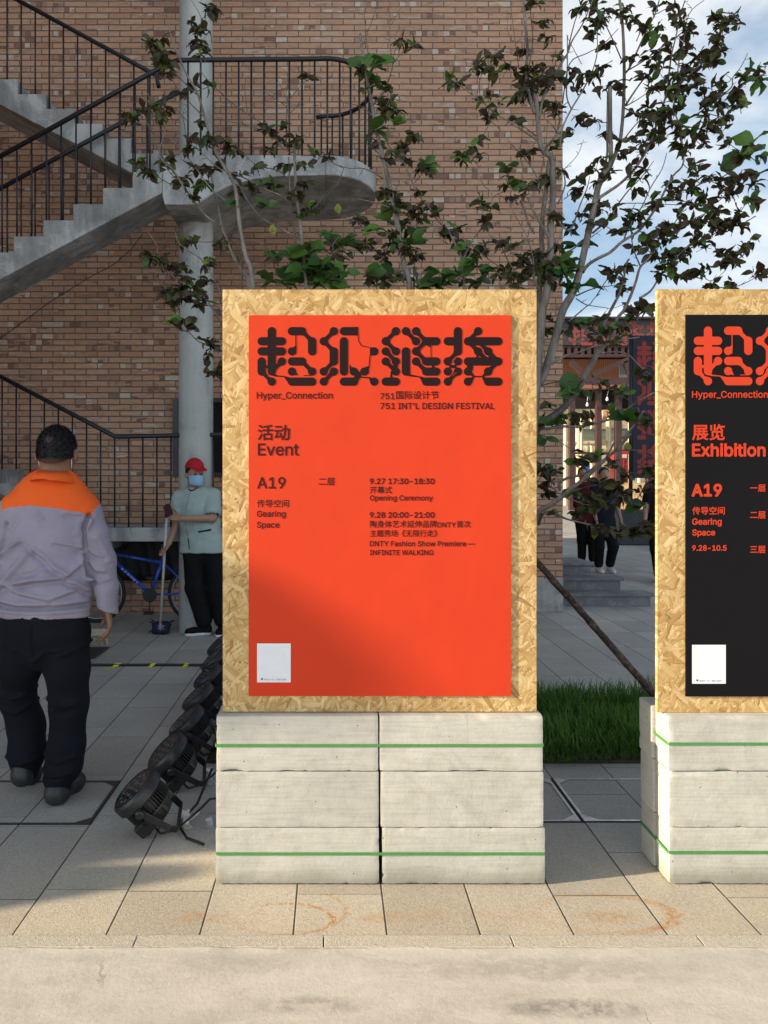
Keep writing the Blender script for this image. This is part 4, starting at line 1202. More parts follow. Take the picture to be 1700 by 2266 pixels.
def shoe(root, heel, toe, w_, h_, mat, sole=None, name='shoe', lift=0.0):
    heel, toe = Vector(heel), Vector(toe); d = (toe - heel); L = d.length; d.normalize()
    lo, hi = bounds([heel, toe], .1); lo[2] = min(heel.z, toe.z) - .02; hi[2] = max(heel.z, toe.z) + .2
    s = SDF(lo, hi, .005)
    up = Vector((0, 0, 1))
    s.cone(heel + d * .045 + up * (.045), heel + d * (L - .05) + up * .032, .040 * w_, .036 * w_, .01)
    s.cone(heel + d * .04 + up * .05, heel + d * .055 + up * (.10 * h_), .042 * w_, .044 * w_, .03)
    s.cone(heel + d * (L - .09) + up * .03, heel + d * (L - .045) + up * .028, .046 * w_, .036 * w_, .02)
    s.cut((0, 0, -1), -(min(heel.z, toe.z) + .004)) if abs(heel.z - toe.z) < .01 else None
    o = put(name, s.mesh(name, mat), root)
    if sole:
        s = SDF(lo, hi, .004)
        s.cone(heel + d * .045 + up * .012, heel + d * (L - .05) + up * .012, .043 * w_, .040 * w_, .01)
        s.cone(heel + d * (L - .10) + up * .012, heel + d * (L - .048) + up * .012, .049 * w_, .039 * w_, .02)
        z0 = min(heel.z, toe.z); s.cut((0, 0, 1), z0 + .028); s.cut((0, 0, -1), -z0 - .001)
        put('sole', s.mesh('sole', sole), o)
    return o
def fold_verts(me, fn):
    n = len(me.vertices); co = np.empty(n * 3); me.vertices.foreach_get('co', co); co = co.reshape(-1, 3)
    nr = np.empty(n * 3); me.vertex_normals.foreach_get('vector', nr); nr = nr.reshape(-1, 3)
    co += nr * fn(co, nr)[:, None]
    me.vertices.foreach_set('co', co.ravel()); me.update()
def ridge(px, py, pts, w_):
    d = np.full(px.shape, 1e9)
    for (ax, ay), (bx_, by) in zip(pts[:-1], pts[1:]):
        dx_, dy_ = bx_ - ax, by - ay; t = np.clip(((px - ax) * dx_ + (py - ay) * dy_) / (dx_ * dx_ + dy_ * dy_), 0, 1)
        d = np.minimum(d, np.hypot(px - ax - t * dx_, py - ay - t * dy_))
    return np.exp(-(d / w_) ** 2)
def split_off(me, name, mat, pred):
    """move the faces whose centre satisfies pred into a mesh of their own"""
    bm = bmesh.new(); bm.from_mesh(me); b2 = bm.copy()
    sel = {f.index for f in bm.faces if pred(f.calc_center_median())}
    bmesh.ops.delete(bm, geom=[f for f in bm.faces if f.index in sel], context='FACES')
    b2.faces.ensure_lookup_table()
    bmesh.ops.delete(b2, geom=[f for f in b2.faces if f.index not in sel], context='FACES')
    bm.to_mesh(me); bm.free(); m2 = bpy.data.meshes.new(name); b2.to_mesh(m2); b2.free()
    m2.materials.clear(); m2.materials.append(mat); return m2

# --- the man in the orange-shouldered jacket, seen from behind
DM = 3.58
def Wm(x, y, dy=0.0): return Vector(((x - CX) / F_PX * DM, DM + dy, CAM_Z - (y - CY) / F_PX * DM))
man = thing('person', 'man seen from behind in grey jacket with orange shoulders and navy trousers', 'person', (Wm(90, 0).x, DM, 0))
hc = Wm(123, 993, .02)
allp = [Wm(-60, 940), Wm(300, 1780), Wm(0, 1200, .5), Wm(0, 1200, -.25)]
lo, hi = bounds(allp, .06); lo[2] = -.01
s = SDF(lo, hi, .006)
Mh = head(s, hc, (-.05, 1, -.06), sc=1.07)
s.cone(Wm(121, 1020, .02), Wm(118, 1078, .0), .058, .066, .03)
s.chain([Wm(116, 1100), Wm(108, 1200), Wm(100, 1330)], [.13, .15, .14], .04, sy=.65)
ra = [Wm(196, 1142, .0), Wm(226, 1232, .01), Wm(236, 1348, .02)]; la = [Wm(28, 1136, 0), Wm(-8, 1235, .0), Wm(14, 1262, .22)]
s.chain([Wm(150, 1117), *ra], [.045, .038, .036, .030], .02); s.chain([Wm(80, 1112), *la], [.045, .038, .036, .030], .02)
s.chain([Wm(140, 1380), Wm(150, 1560, .02), Wm(138, 1715, -.02)], [.09, .055, .045], .02)
s.chain([Wm(60, 1380), Wm(18, 1552, .12), Wm(40, 1700, .10)], [.09, .055, .045], .02)
hand(s, Wm(236, 1346, .02), (.10, .05, -1), (-.25, .97, 0), (-.9, -.2, -.25), .62, 1.02)
hand(s, Wm(14, 1262, .22), (.1, 1, -.1), (1, 0, .2), (.2, -.1, -1), .6, 1.0)
body = put('body', s.mesh('body', SKIN), man)
# hair with a short fade
sh = SDF(hc - Vector((.13, .14, .14)), hc + Vector((.13, .14, .15)), .0045)
sh.ell(hc + Vector((0, 0, .002)), (.0855, .106, .109), .01, M=Mh); sh.ell(hc + Vector((0, -.012, -.040)), (.0775, .0985, .080), .02, M=Mh)
sh.cut((0, .42, -1), -(Wm(0, 1027).z) + .42 * (hc.y - .10)); sh.ell(hc + Vector((0, .10, -.05)), (.2, .09, .09), .01, op='s')
for q in (-1, 1): sh.ell(hc + Vector((q * .095, .012, -.045)), (.03, .035, .05), .01, op='s')
def mat_fade():
    M = Mat('short black hair'); x, y, z = M.xyz(); p = M.p
    n = M.noise(p, 260, 3, .7); st = M.noise(scal(M, p, 1, 1, .25), 420, 2)
    top = M.mix(st, (.0025, .0025, .0045), (.010, .0095, .012))
    t = (z - (hc.z - .072) + (n - .5) * .03).ss(-.022, .036)
    cx, cz = Wm(121, 974).x, Wm(0, 974).z
    wr = ((x - cx) * (x - cx) * 1.2 + (z - cz) * (z - cz)).sqrt() + (M.noise(p, 60, 3) - .5) * .022
    c = M.mix(t, (.155, .08, .05), top)
    c = M.mix((1 - wr.ss(.004, .026)) * .55, c, (.16, .10, .07))
    return M.bsdf(c, .6, normal=M.bump(st, .6, .003), spec=.3)
hm = sh.mesh('hair', mat_fade())
def bristle_hair(me, n, L, seed=1, zmin=-1e9):                 # short strands standing on the hair surface
    rn = random.Random(seed); bm = bmesh.new(); bm.from_mesh(me); bm.faces.ensure_lookup_table(); bm.normal_update()
    fl = [f for f in bm.faces]; data = []
    for _ in range(n):
        f = rn.choice(fl); c = f.calc_center_median(); nr = f.normal.copy()
        if c.z < zmin: continue
        d = (nr + Vector((rn.uniform(-.5, .5), rn.uniform(-.5, .5), rn.uniform(-.9, .1)))).normalized(); l = L * rn.uniform(.5, 1.2); t = d.orthogonal().normalized() * .0016
        data.append((c - nr * .002, d, l, t))
    for c, d, l, t in data:
        u = d.cross(t); bm.faces.new([bm.verts.new(c - t), bm.verts.new(c + t), bm.verts.new(c + d * l)]); bm.faces.new([bm.verts.new(c - u), bm.verts.new(c + u), bm.verts.new(c + d * l)])
    bm.to_mesh(me); bm.free(); return me
put('hair', bristle_hair(hm, 5200, .012, 2, hc.z - .045), man)
m = MB()
for a, b, c in (((85, 1004), (84.5, 1016), (86, 1033)), ((159.5, 1006), (159, 1018), (156.5, 1036))):
    m.tube([Wm(a[0], a[1], .035), Wm(b[0], b[1], -.005), Wm(c[0], c[1], .012)], .0030, 5)
m.build('mask_strap', SOLEW, man, smooth=True)
# jacket
lo, hi = bounds([Wm(-60, 1035), Wm(285, 1372), Wm(0, 1200, .36), Wm(0, 1200, -.24)], .02)
s = SDF(lo, hi, .005)
s.chain([Wm(114, 1118, .01), Wm(110, 1180, .0), Wm(104, 1262, .0), Wm(101, 1318, .0)], [.178, .192, .202, .208], .03, sy=.60)
s.chain([Wm(101, 1318), Wm(100.5, 1345), Wm(100, 1366)], [.208, .203, .203], .01, sy=.60)
s.cone(Wm(119, 1086, .0), Wm(36, 1126, .0), .056, .064, .05); s.cone(Wm(119, 1086, .0), Wm(191, 1133, .0), .056, .064, .05)
s.cone(Wm(119, 1072, .0), Wm(118, 1112, .0), .062, .10, .03, sy=.8)
s.chain([Wm(192, 1134), Wm(214, 1180, .0), Wm(227, 1240, .01), Wm(234, 1300, .015), Wm(235.5, 1356, .02)], [.062, .053, .053, .050, .046], .018)
s.chain([Wm(32, 1128), Wm(8, 1180, .0), Wm(-8, 1232, .0), Wm(6, 1252, .10), Wm(14, 1262, .2)], [.064, .058, .057, .050, .044], .018)
s.cone(Wm(235.5, 1360, .02), Wm(236, 1400, .02), .040, .040, .002, op='s')      # open cuff
X_, Y_, Z_ = s.grid()
hemz = CAM_Z - ((1354 - CY) + 9 * (1 - ((X_ / (F_PX / DM)) * 0)) - 0) / (F_PX / DM)
tors = X_ < (Wm(207, 0).x)
zb_ = Wm(0, 1362).z; s.d = np.where(tors, np.maximum(s.d, (zb_ - Z_).astype(np.float32)), np.maximum(s.d, (Wm(0, 1353).z - Z_ - (X_ - Wm(236, 0).x) * .35).astype(np.float32)))
s.cone(Wm(119, 1075, .005), Wm(120, 1000, .01), .064, .064, .004, op='s')         # neck opening
me = s.mesh('jacket', JGREY)
RID = [([(22, 1223), (43, 1206), (65, 1193)], 8, 4), ([(98, 1211), (121, 1228), (139, 1250), (165, 1267)], 11, 6), ([(165, 1267), (189, 1245), (196, 1219)], 9, 5),
       ([(85, 1222), (54, 1254), (22, 1289), (6, 1293)], 11, 7), ([(54, 1285), (98, 1276), (152, 1272), (180, 1285), (197, 1302)], 11, 5), ([(28, 1289), (65, 1303), (130, 1318), (174, 1301)], 9, 6),
       ([(10, 1322), (60, 1329), (120, 1328), (195, 1326)], 8, 6), ([(2, 1336), (60, 1338), (140, 1338), (200, 1336)], -7, 3.2),
       ([(30, 1160), (25, 1191), (13, 1235)], -12, 5), ([(207, 1140), (198, 1168), (196, 1224), (201, 1270)], -30, 4.5), ([(190, 1150), (184, 1180), (186, 1210)], 6, 6),
       ([(200, 1211), (217, 1224), (234, 1228)], 5, 4), ([(203, 1239), (219, 1258), (235, 1262)], 6, 5), ([(205, 1275), (225, 1285), (245, 1280)], 4, 4), ([(222, 1190), (236, 1215), (245, 1240)], 4, 5),
       ([(104, 1132), (116, 1144)], 4, 3), ([(160, 1132), (190, 1136)], 4, 3), ([(60, 1140), (40, 1165)], 5, 5), ([(140, 1195), (170, 1201), (190, 1208)], 5, 4), ([(70, 1330), (72, 1345)], 2, 3),
       ([(15, 1240), (4, 1226), (-6, 1222)], 5, 4), ([(75, 1200), (95, 1225)], -5, 5), ([(120, 1250), (100, 1262), (60, 1270)], -6, 5)]
def jf(co, nr):
    px = CX + co[:, 0] * F_PX / DM; py = CY - (co[:, 2] - CAM_Z) * F_PX / DM
    d = np.zeros(len(co))
    for pts, a, w_ in RID: d += a * .0019 * ridge(px, py, pts, w_ * 1.1) - a * .0015 * ridge(px, py - 8, pts, w_ * 1.3)
    back = np.clip(-nr[:, 1] * 1.6 + .15, 0, 1)
    nz = np.array([mnoise.noise(Vector((c[0] * 9, c[1] * 9, c[2] * 16))) + .7 * mnoise.ridged_multi_fractal(Vector((c[0] * 6 + c[2] * 3, c[1] * 6, c[2] * 9 - c[0] * 2)), 1.0, 2.0, 3, 1.0, 2.0) for c in co])
    return d * back + nz * .004
fold_verts(me, jf)
YO = [(-60, 1128), (16, 1129), (38, 1121), (87, 1117), (140, 1123), (195, 1133), (207, 1143), (300, 1143)]
def in_yoke(c):
    px = CX + c.x * F_PX / DM; py = CY - (c.z - CAM_Z) * F_PX / DM
    yl_ = np.interp(px, [p[0] for p in YO], [p[1] for p in YO])
    if py > yl_: return False
    if px < 11 + (py - 1100) * .22: return False
    if px > 220 - (py - 1118) * .55: return False
    return True
yk = split_off(me, 'yoke', JORANGE, in_yoke)
jk = put('jacket', me, man); put('yoke', yk, jk)
m = MB(); N = 40; vs = []; fs = []                              # turned-down collar
for j, (rx_, ry_, zz, tip) in enumerate(((.064, .072, 1050, 0), (.071, .082, 1041, 0), (.096, .116, 1050, 4), (.113, .138, 1058, 13))):
    for i in range(N):
        a = 2 * math.pi * i / N + math.pi / 2; c_ = math.cos(a); s_ = math.sin(a)
        vs.append(Wm(119 + 4 * (j / 3), zz + tip * (1 - max(0, -s_)) + (3 if c_ > 0 else 0) * (j / 3)) + Vector((c_ * rx_, s_ * ry_ + .004, 0)))
for j in range(3):
    for i in range(N):
        if 2 <= i <= N - 3 or True: fs.append((j * N + i, j * N + (i + 1) % N, (j + 1) * N + (i + 1) % N, (j + 1) * N + i))
m.add(vs, fs); c_ = m.build('collar', JORANGE, jk, smooth=True); so = c_.modifiers.new('s', 'SOLIDIFY'); so.thickness = .006
# buttons on the hem tabs
m = MB()
for x, y in ((8, 1343), (16, 1345), (181, 1349), (192, 1350)):
    yy = DM - .60 * math.sqrt(max(0, .2085 ** 2 - (Wm(x, 0).x - Wm(100, 0).x) ** 2)) - .001
    m.lathe([(.0055, 0), (.0055, .004)], 10, Matrix.Translation((Wm(x, 0).x, yy, Wm(0, y).z)) @ Matrix.Rotation(R(90), 4, 'X'))
m.build('button', plain('pinkish stud', (.40, .20, .17), .5), jk)
# trousers
lo, hi = bounds([Wm(-60, 1350), Wm(210, 1752), Wm(0, 1500, .28), Wm(0, 1500, -.18)], .02)
s = SDF(lo, hi, .0055)
s.chain([Wm(100, 1345), Wm(100, 1395)], [.186, .190], .02, sy=.68)
s.chain([Wm(146, 1400), Wm(150, 1480), Wm(150.5, 1560, .015), Wm(147.5, 1650, .0), Wm(142, 1692, -.01), Wm(131, 1716, -.02)], [.108, .098, .086, .081, .080, .066], .03)
s.cone(Wm(131, 1716, -.02), Wm(132, 1742, -.02), .064, .056, .01)
s.chain([Wm(50, 1400), Wm(34, 1480, .05), Wm(17, 1552, .10), Wm(36, 1620, .12), Wm(41, 1680, .10), Wm(38, 1722, .09)], [.112, .098, .084, .084, .083, .062], .03)
s.cut((0, 0, 1), Wm(0, 1352).z)
me = s.mesh('trousers', NAVY)
TR = [([(150, 1440), (175, 1430), (195, 1420)], 6, 5), ([(118, 1540), (150, 1552), (175, 1548)], 8, 6), ([(135, 1570), (165, 1565)], -6, 5), ([(112, 1690), (140, 1700), (170, 1693)], 9, 5), ([(105, 1710), (130, 1712), (150, 1706)], -8, 4),
      ([(108, 1660), (140, 1672), (175, 1662)], 6, 5), ([(5, 1535), (30, 1545), (50, 1538)], 8, 5), ([(0, 1570), (30, 1580), (55, 1566)], 6, 5), ([(10, 1680), (40, 1692), (70, 1685)], 8, 5), ([(90, 1450), (70, 1430), (50, 1425)], 6, 6), ([(95, 1450), (120, 1430), (150, 1428)], 5, 5), ([(96, 1375), (95, 1440)], -4, 3)]
def tf(co, nr):
    px = CX + co[:, 0] * F_PX / DM; py = CY - (co[:, 2] - CAM_Z) * F_PX / DM; d = np.zeros(len(co))
    for pts, a, w_ in TR: d += a * .0018 * ridge(px, py, pts, w_)
    nz = np.array([mnoise.noise(Vector((c[0] * 12, c[1] * 12, c[2] * 14))) for c in co])
    return d + nz * .004
fold_verts(me, tf); put('trousers', me, man)
shoe(man, (Wm(132, 0).x - .005, 3.50, .0), (Wm(146, 0).x, 3.78, .0), 1.2, 1.0, LEATH)
shoe(man, (Wm(40, 0).x, 3.60, .055), (Wm(28, 0).x, 3.86, .0), 1.15, 1.0, LEATH)

# --- generic clothed figure from a joint list
def figure(root, J, f, h, skin, top_m, leg_m, shoe_m, hair=True, sleeve='short', girth=1.0, hcurl=(.5, .5), lsole=None, hands=None, topfold=.003, scale=1.0, legr=.104, hemr=.176):
    q = {k: Vector(v) for k, v in J.items()}
    lo, hi = bounds(list(q.values()), .22); lo[2] = min(q['anL'].z, q['anR'].z) - .1
    s = SDF(lo, hi, h); g = girth
    head(s, q['head'], f, sc=scale)
    s.cone(q['head'] - Vector((0, 0, .07)), q['neck'], .052, .058, .03)
    mid = (q['shL'] + q['shR']) / 2; hip = (q['hipL'] + q['hipR']) / 2
    across = (q['shL'] - q['shR']); across.z = 0; ax = abs(across.normalized().x)
    sx, sy = (1, .66) if ax > .75 else ((.85, .85) if ax > .45 else (.66, 1))
    s.chain([mid - Vector((0, 0, .06)), (mid + hip) / 2, hip], [.14 * g, .13 * g, .14 * g], .05, sx=sx, sy=sy)
    for a in 'LR':
        s.chain([q['sh' + a], q['el' + a], q['wr' + a]], [.048, .040, .027], .015)
        s.chain([q['hip' + a], q['kn' + a], q['an' + a]], [.085, .055, .042], .02)
        d = (q['wr' + a] - q['el' + a]).normalized()
        if hands and a in hands: hd = hands[a]
        else: hd = (d, f, Vector((1 if a == 'L' else -1, 0, 0)) * (-1 if Vector(f).y > 0 else 1))
        hand(s, q['wr' + a], hd[0], hd[1], hd[2], hcurl['LR'.index(a)], .98)
    put('body', s.mesh('body', skin), root)
    s = SDF(lo, hi, h)
    hem = hip - Vector((0, 0, .05))
    s.chain([mid - Vector((0, 0, .07)), (mid + hip) / 2, hip, hem], [.158 * g, .160 * g, .172 * g, hemr * g], .05, sx=sx, sy=sy)
    for a in 'LR':
        s.cone(q['neck'] - Vector((0, 0, .03)), q['sh' + a] - Vector((0, 0, .01)), .060, .062, .04)
        if sleeve == 'short': s.cone(q['sh' + a], q['sh' + a].lerp(q['el' + a], .72), .064 * g, .070 * g, .02)
        else: s.chain([q['sh' + a], q['el' + a], q['el' + a].lerp(q['wr' + a], .9)], [.064 * g, .056 * g, .046], .02)
    s.cut((0, 0, -1), -hem.z)
    if sleeve == 'short':
        for a in 'LR':                                          # clean sleeve opening
            d = (q['el' + a] - q['sh' + a]).normalized(); c = q['sh' + a].lerp(q['el' + a], .74)
            s.cone(c + d * .02, c + d * .14, .062, .062, .004, op='s')
    s.cone(q['neck'] + Vector((0, 0, .0)), q['head'], .060, .060, .006, op='s')
    me = s.mesh('top', top_m)
    fold_verts(me, lambda co, nr: np.array([mnoise.noise(Vector((c[0] * 13, c[1] * 13, c[2] * 17))) + .9 * mnoise.ridged_multi_fractal(Vector((c[0] * 8 + c[2] * 4, c[1] * 8, c[2] * 8 - c[0] * 5)), 1.0, 2.0, 3, 1.0, 2.0) for c in co]) * topfold)
    top = put('top', me, root)
    s = SDF(lo, hi, h)
    s.chain([hip + Vector((0, 0, .08)), hip - Vector((0, 0, .02))], [.150 * g, .160 * g], .03, sx=sx, sy=sy)
    for a in 'LR': s.chain([q['hip' + a], q['kn' + a], q['an' + a] + Vector((0, 0, .05))], [legr * g, .085 * g, .072 * g], .03)
    s.cut((0, 0, 1), hip.z + .06)
    for a in 'LR': pass
    me = s.mesh('trousers', leg_m)
    fold_verts(me, lambda co, nr: np.array([mnoise.noise(Vector((c[0] * 12, c[1] * 12, c[2] * 14))) for c in co]) * .004)
    put('trousers', me, root)
    for a in 'LR':
        d = (q['toe' + a] - q['an' + a]); d.z = 0; d.normalize()
        hl = q['an' + a] - d * .075; hl.z = q['an' + a].z - .085
        tl = hl + d * .265; tl.z = max(q['toe' + a].z, 0)
        shoe(root, hl, tl, 1.0, .85, shoe_m, lsole)
    if hair:
        M = Matrix((Vector(f).normalized().cross(Vector((0, 0, 1))), Vector(f).normalized(), Vector((0, 0, 1)))).transposed().to_4x4()
        ff = Vector(f).normalized(); c = q['head']
        s = SDF(c - Vector((.15, .15, .16)), c + Vector((.15, .15, .15)), max(.006, h * .8))
        s.ell(c + Vector((0, 0, .006)), (.086 * scale, .104 * scale, .106 * scale), .01, M=M)
        s.cut(tuple(ff * .9 - Vector((0, 0, .75))), (ff * .9 - Vector((0, 0, .75))).dot(c) + .018)
        put('hair', s.mesh('hair', HAIRM), root)
    return top
def cap(root, c, f, mat, sc=1.0, h=.005):
    f = Vector(f).normalized(); r = f.cross(Vector((0, 0, 1))).normalized(); up = r.cross(f); c = Vector(c)
    M = Matrix((r, f, up)).transposed().to_4x4()
    s = SDF(c - Vector((.2, .2, .2)), c + Vector((.2, .2, .2)), h)
    s.ell(c + up * .018, (.092 * sc, .108 * sc, .112 * sc), .01, M=M)
    n = -up; s.cut(tuple(n), n.dot(c) - .030)
    s.ell(c, (.078 * sc, .096 * sc, .099 * sc), .004, op='s', M=M)
    o = put('cap', s.mesh('cap', mat), root)
    s = SDF(c - Vector((.25, .25, .2)), c + Vector((.25, .25, .2)), .004)
    Mt = M @ Matrix.Rotation(R(-14), 4, 'X')
    s.ell(c + f * .108 * sc + up * .026, (.078 * sc, .085 * sc, .006), .002, M=Mt)
    s.ell(c, (.084 * sc, .100 * sc, .13 * sc), .004, op='s', M=M)
    put('brim', s.mesh('brim', mat), o); return o

# --- the cleaner leaning on the mop
DW = 7.40
def Ww(x, y, dy=0.0): return Vector((((340 + x * .19438) - CX) / F_PX * DW, DW + dy, CAM_Z - ((990 + y * .19438) - CY) / F_PX * DW))
wo = thing('person', 'cleaner in red cap, blue mask and mint tunic holding a mop', 'person', (Ww(560, 0).x, DW, 0))
fw = Vector((.56, -.83, -.05)).normalized()
J = dict(head=Ww(470, 285, -.02), neck=Ww(450, 480), shR=Ww(288, 575, .02), shL=Ww(672, 548, .03), elR=Ww(262, 850, .03), wrR=Ww(196, 1085, -.085), elL=Ww(690, 800, -.10), wrL=Ww(372, 795, -.27),
         hipR=Ww(440, 1130, 0), hipL=Ww(665, 1130, .02), knR=Ww(475, 1600, -.02), knL=Ww(712, 1600, .02), anR=Ww(572, 2065, .0), anL=Ww(775, 2070, .05), toeR=Ww(360, 2135, -.05), toeL=Ww(760, 2135, -.2))
J['anR'].z = .088; J['anL'].z = .088; J['toeR'].z = 0; J['toeL'].z = 0
top = figure(wo, J, fw, .007, SKINF, MINT, BLACKC, BLACKC, hair=True, girth=1.10, hcurl=(.55, 1.0), lsole=SOLEW,
             hands={'L': (Vector((-1, -.25, .22)), Vector((-.1, .3, 1)), Vector((.1, .8, .5))), 'R': (Vector((-.45, -.25, -.8)), Vector((.25, -.9, -.35)), Vector((-.3, -.75, .1)))}, topfold=.006, legr=.084, hemr=.188)
cap(wo, J['head'] + Vector((0, 0, .012)), fw, REDC)
# mask over nose and chin, with pleats
c = J['head']; f = fw; r = f.cross(Vector((0, 0, 1))).normalized(); up = r.cross(f)
m = MB(); vs = []; fs = []
for j in range(9):
    v = j / 8; zz = -.030 - .085 * v
    for i in range(13):
        a = R(-78 + 156 * i / 12); rr = .082 + .004 * math.cos(v * math.pi * 6) * .4
        fx = (.120 + .014 * math.sin(v * math.pi) * math.cos(a)) * math.cos(a)
        vs.append(c + r * (.079 - .012 * v) * math.sin(a) * 1.02 + f * (fx + .004 * math.cos(v * 6 * math.pi)) * (1 - .05 * v) + up * (zz + (1 - abs(math.sin(a))) * (.010 if v < .2 else -.006)))
for j in range(8):
    for i in range(12): fs.append((j * 13 + i, j * 13 + i + 1, (j + 1) * 13 + i + 1, (j + 1) * 13 + i))
m.add(vs, fs); mk = m.build('face_mask', MASKB, wo, smooth=True); so = mk.modifiers.new('s', 'SOLIDIFY'); so.thickness = .002
m = MB()
for q in (-1, 1): m.lathe([(.002, -.004), (.0085, 0), (.002, .004)], 10, Matrix.Translation(c + f * .088 + r * q * .031 - up * .014) @ f.to_track_quat('Z', 'Y').to_matrix().to_4x4())
m.build('eye', EYEM, wo, smooth=True)
m = MB()
for q in (-1, 1):
    m.tube([c + r * q * .078 + f * .02 - up * .04, c + r * q * .088 - f * .005 - up * .018, c + r * q * .090 - f * .018 - up * .03], .0016, 4); m.tube([c + r * q * .072 + f * .02 - up * .10, c + r * q * .087 - f * .005 - up * .055, c + r * q * .090 - f * .018 - up * .04], .0016, 4)
m.build('ear_loop', SOLEW, mk, smooth=True)
# dark trim: neckline, front opening, pocket strip
def on_front(px, py, lift=.004):                                 # a point on the tunic's front under a photo position
    p = Ww(px, py); o = Vector((0, 0, CAM_Z)); d = (p - o).normalized()
    bpy.context.view_layer.update()
    ok, loc, nr, _ = top.ray_cast(top.matrix_world.inverted() @ o, d)
    return (top.matrix_world @ loc - d * lift) if ok else p
bpy.context.view_layer.update()
TRIM = mat_cloth('black trim', (.010, .010, .014), .1)
m = MB(); m.tube([on_front(x, y) for x, y in ((392, 455), (400, 478), (425, 492), (455, 488), (500, 460), (540, 425))], .0065, 6); m.build('neck_trim', TRIM, top, smooth=True)
m = MB(); m.tube([on_front(x, y, .002) for x, y in ((420, 500), (402, 560), (380, 640), (366, 700), (364, 860), (372, 950), (388, 1020))], .0022, 5); m.build('placket', plain('grey zip', (.16, .19, .19), .6), top, smooth=True)
m = MB()
for a, b, c2, d2 in (((505, 955), (655, 927), (655, 948), (508, 972)), ((388, 1035), (398, 1035), (412, 1160), (402, 1162))):
    A_, B_, C_, D_ = [Vector((*p_, 0)) for p_ in (a, b, c2, d2)]; n_ = 10; vs = []
    for i in range(n_ + 1):
        for k in range(4):
            q_ = A_.lerp(B_, i / n_).lerp(D_.lerp(C_, i / n_), k / 3) if abs(a[0] - b[0]) > 20 else A_.lerp(D_, i / n_).lerp(B_.lerp(C_, i / n_), k / 3)
            vs.append(on_front(q_.x, q_.y, .007))
    m.add(vs, [(4 * i + k, 4 * i + k + 1, 4 * i + k + 5, 4 * i + k + 4) for i in range(n_) for k in range(3)])
m.build('pocket_trim', TRIM, top)
# phone in her raised hand
ph = MB(); Mp = Matrix.Translation(Ww(268, 700, -.40)) @ Matrix.Rotation(R(-28), 4, 'Y') @ Matrix.Rotation(R(-38), 4, 'X')
ph.box(-.035, .035, -.004, .004, -.070, .070, M=Mp)
ph_ = bevelled(ph.build('phone', plain('maroon phone case', (.045, .012, .022), .35)), .006); tag(ph_, 'dark maroon phone in the raised hand of the cleaner with the mop', 'phone')
# mop
mop = thing('mop', 'flat blue mop with long pale pole and blue grip', 'mop', (Ww(70, 0).x, 7.44, 0))
pt, pm, pb = Ww(192, 640, -.14), Ww(152, 1170, -.15), Ww(72, 2010, .02)
m = MB(); m.tube([pt.lerp(pb, .09), pb], .0125, 10); m.build('pole', plain('pale pole', (.50, .50, .47), .4), mop, smooth=True)
m = MB(); m.tube([pt, pt.lerp(pb, .108)], [.021, .019], 12); m.build('grip', plain('blue grip', (.012, .012, .11), .4), mop, smooth=True)
m = MB(); m.tube([pb, Ww(70, 2075, .02)], [.010, .014], 8); m.build('joint', plain('grey joint', (.30, .31, .31), .4), mop, smooth=True)
BLU = plain('blue mop cloth', (.010, .012, .075), .9)
MOPF = plain('dark mop fringe', (.010, .010, .013), .95, var=.5)
cx_, cy_ = Ww(75, 0).x, 7.44
# the head stands tipped towards the yard
m = MB()
TILT = R(58)
def mp(u, v, w_): return (cx_ + u, cy_ - .03 + v * math.cos(TILT) - w_ * math.sin(TILT), .012 + v * math.sin(TILT) + w_ * math.cos(TILT))
MM = Matrix(((1, 0, 0, cx_), (0, math.cos(TILT), -math.sin(TILT), cy_ - .03), (0, math.sin(TILT), math.cos(TILT), .012), (0, 0, 0, 1)))
m.box(-.070, .066, .012, .105, -.006, .010, M=MM); bevelled(m.build('mop_head', BLU, mop), .010)
m = MB(); rr = random.Random(5)
for i in range(190):
    a = 2 * math.pi * i / 190 + rr.uniform(-.05, .05); ex, ey = math.cos(a), math.sin(a)
    ex = math.copysign(abs(ex) ** .6, ex); ey = math.copysign(abs(ey) ** .6, ey)
    u, v = -.002 + ex * .062, .058 + ey * .042; L = rr.uniform(.016, .030) * (2.4 if rr.random() < .03 else 1)
    q3 = [mp(u - ex * .02, v - ey * .02, .004), mp(u + ex * L * .5, v + ey * L * .5, .004), mp(u + ex * L, v + ey * L, -.010)]
    q3 = [(p_[0], p_[1], max(p_[2], .006)) for p_ in q3]; m.tube(q3, [.006, .007, .005], 5)
m.build('fringe', MOPF, mop, smooth=True)
m = MB()
for a in (25, 85, 145):
    M = MM @ Matrix.Translation((0, .058, .013)) @ Matrix.Rotation(R(a), 4, 'Z'); m.box(-.034, .034, -.006, .006, -.003, .003, M=M)
m.tube([mp(0, .058, .012), Ww(70, 2075, .02)], .009, 6)
m.build('bracket', plain('grey bracket', (.24, .25, .27), .5), mop)

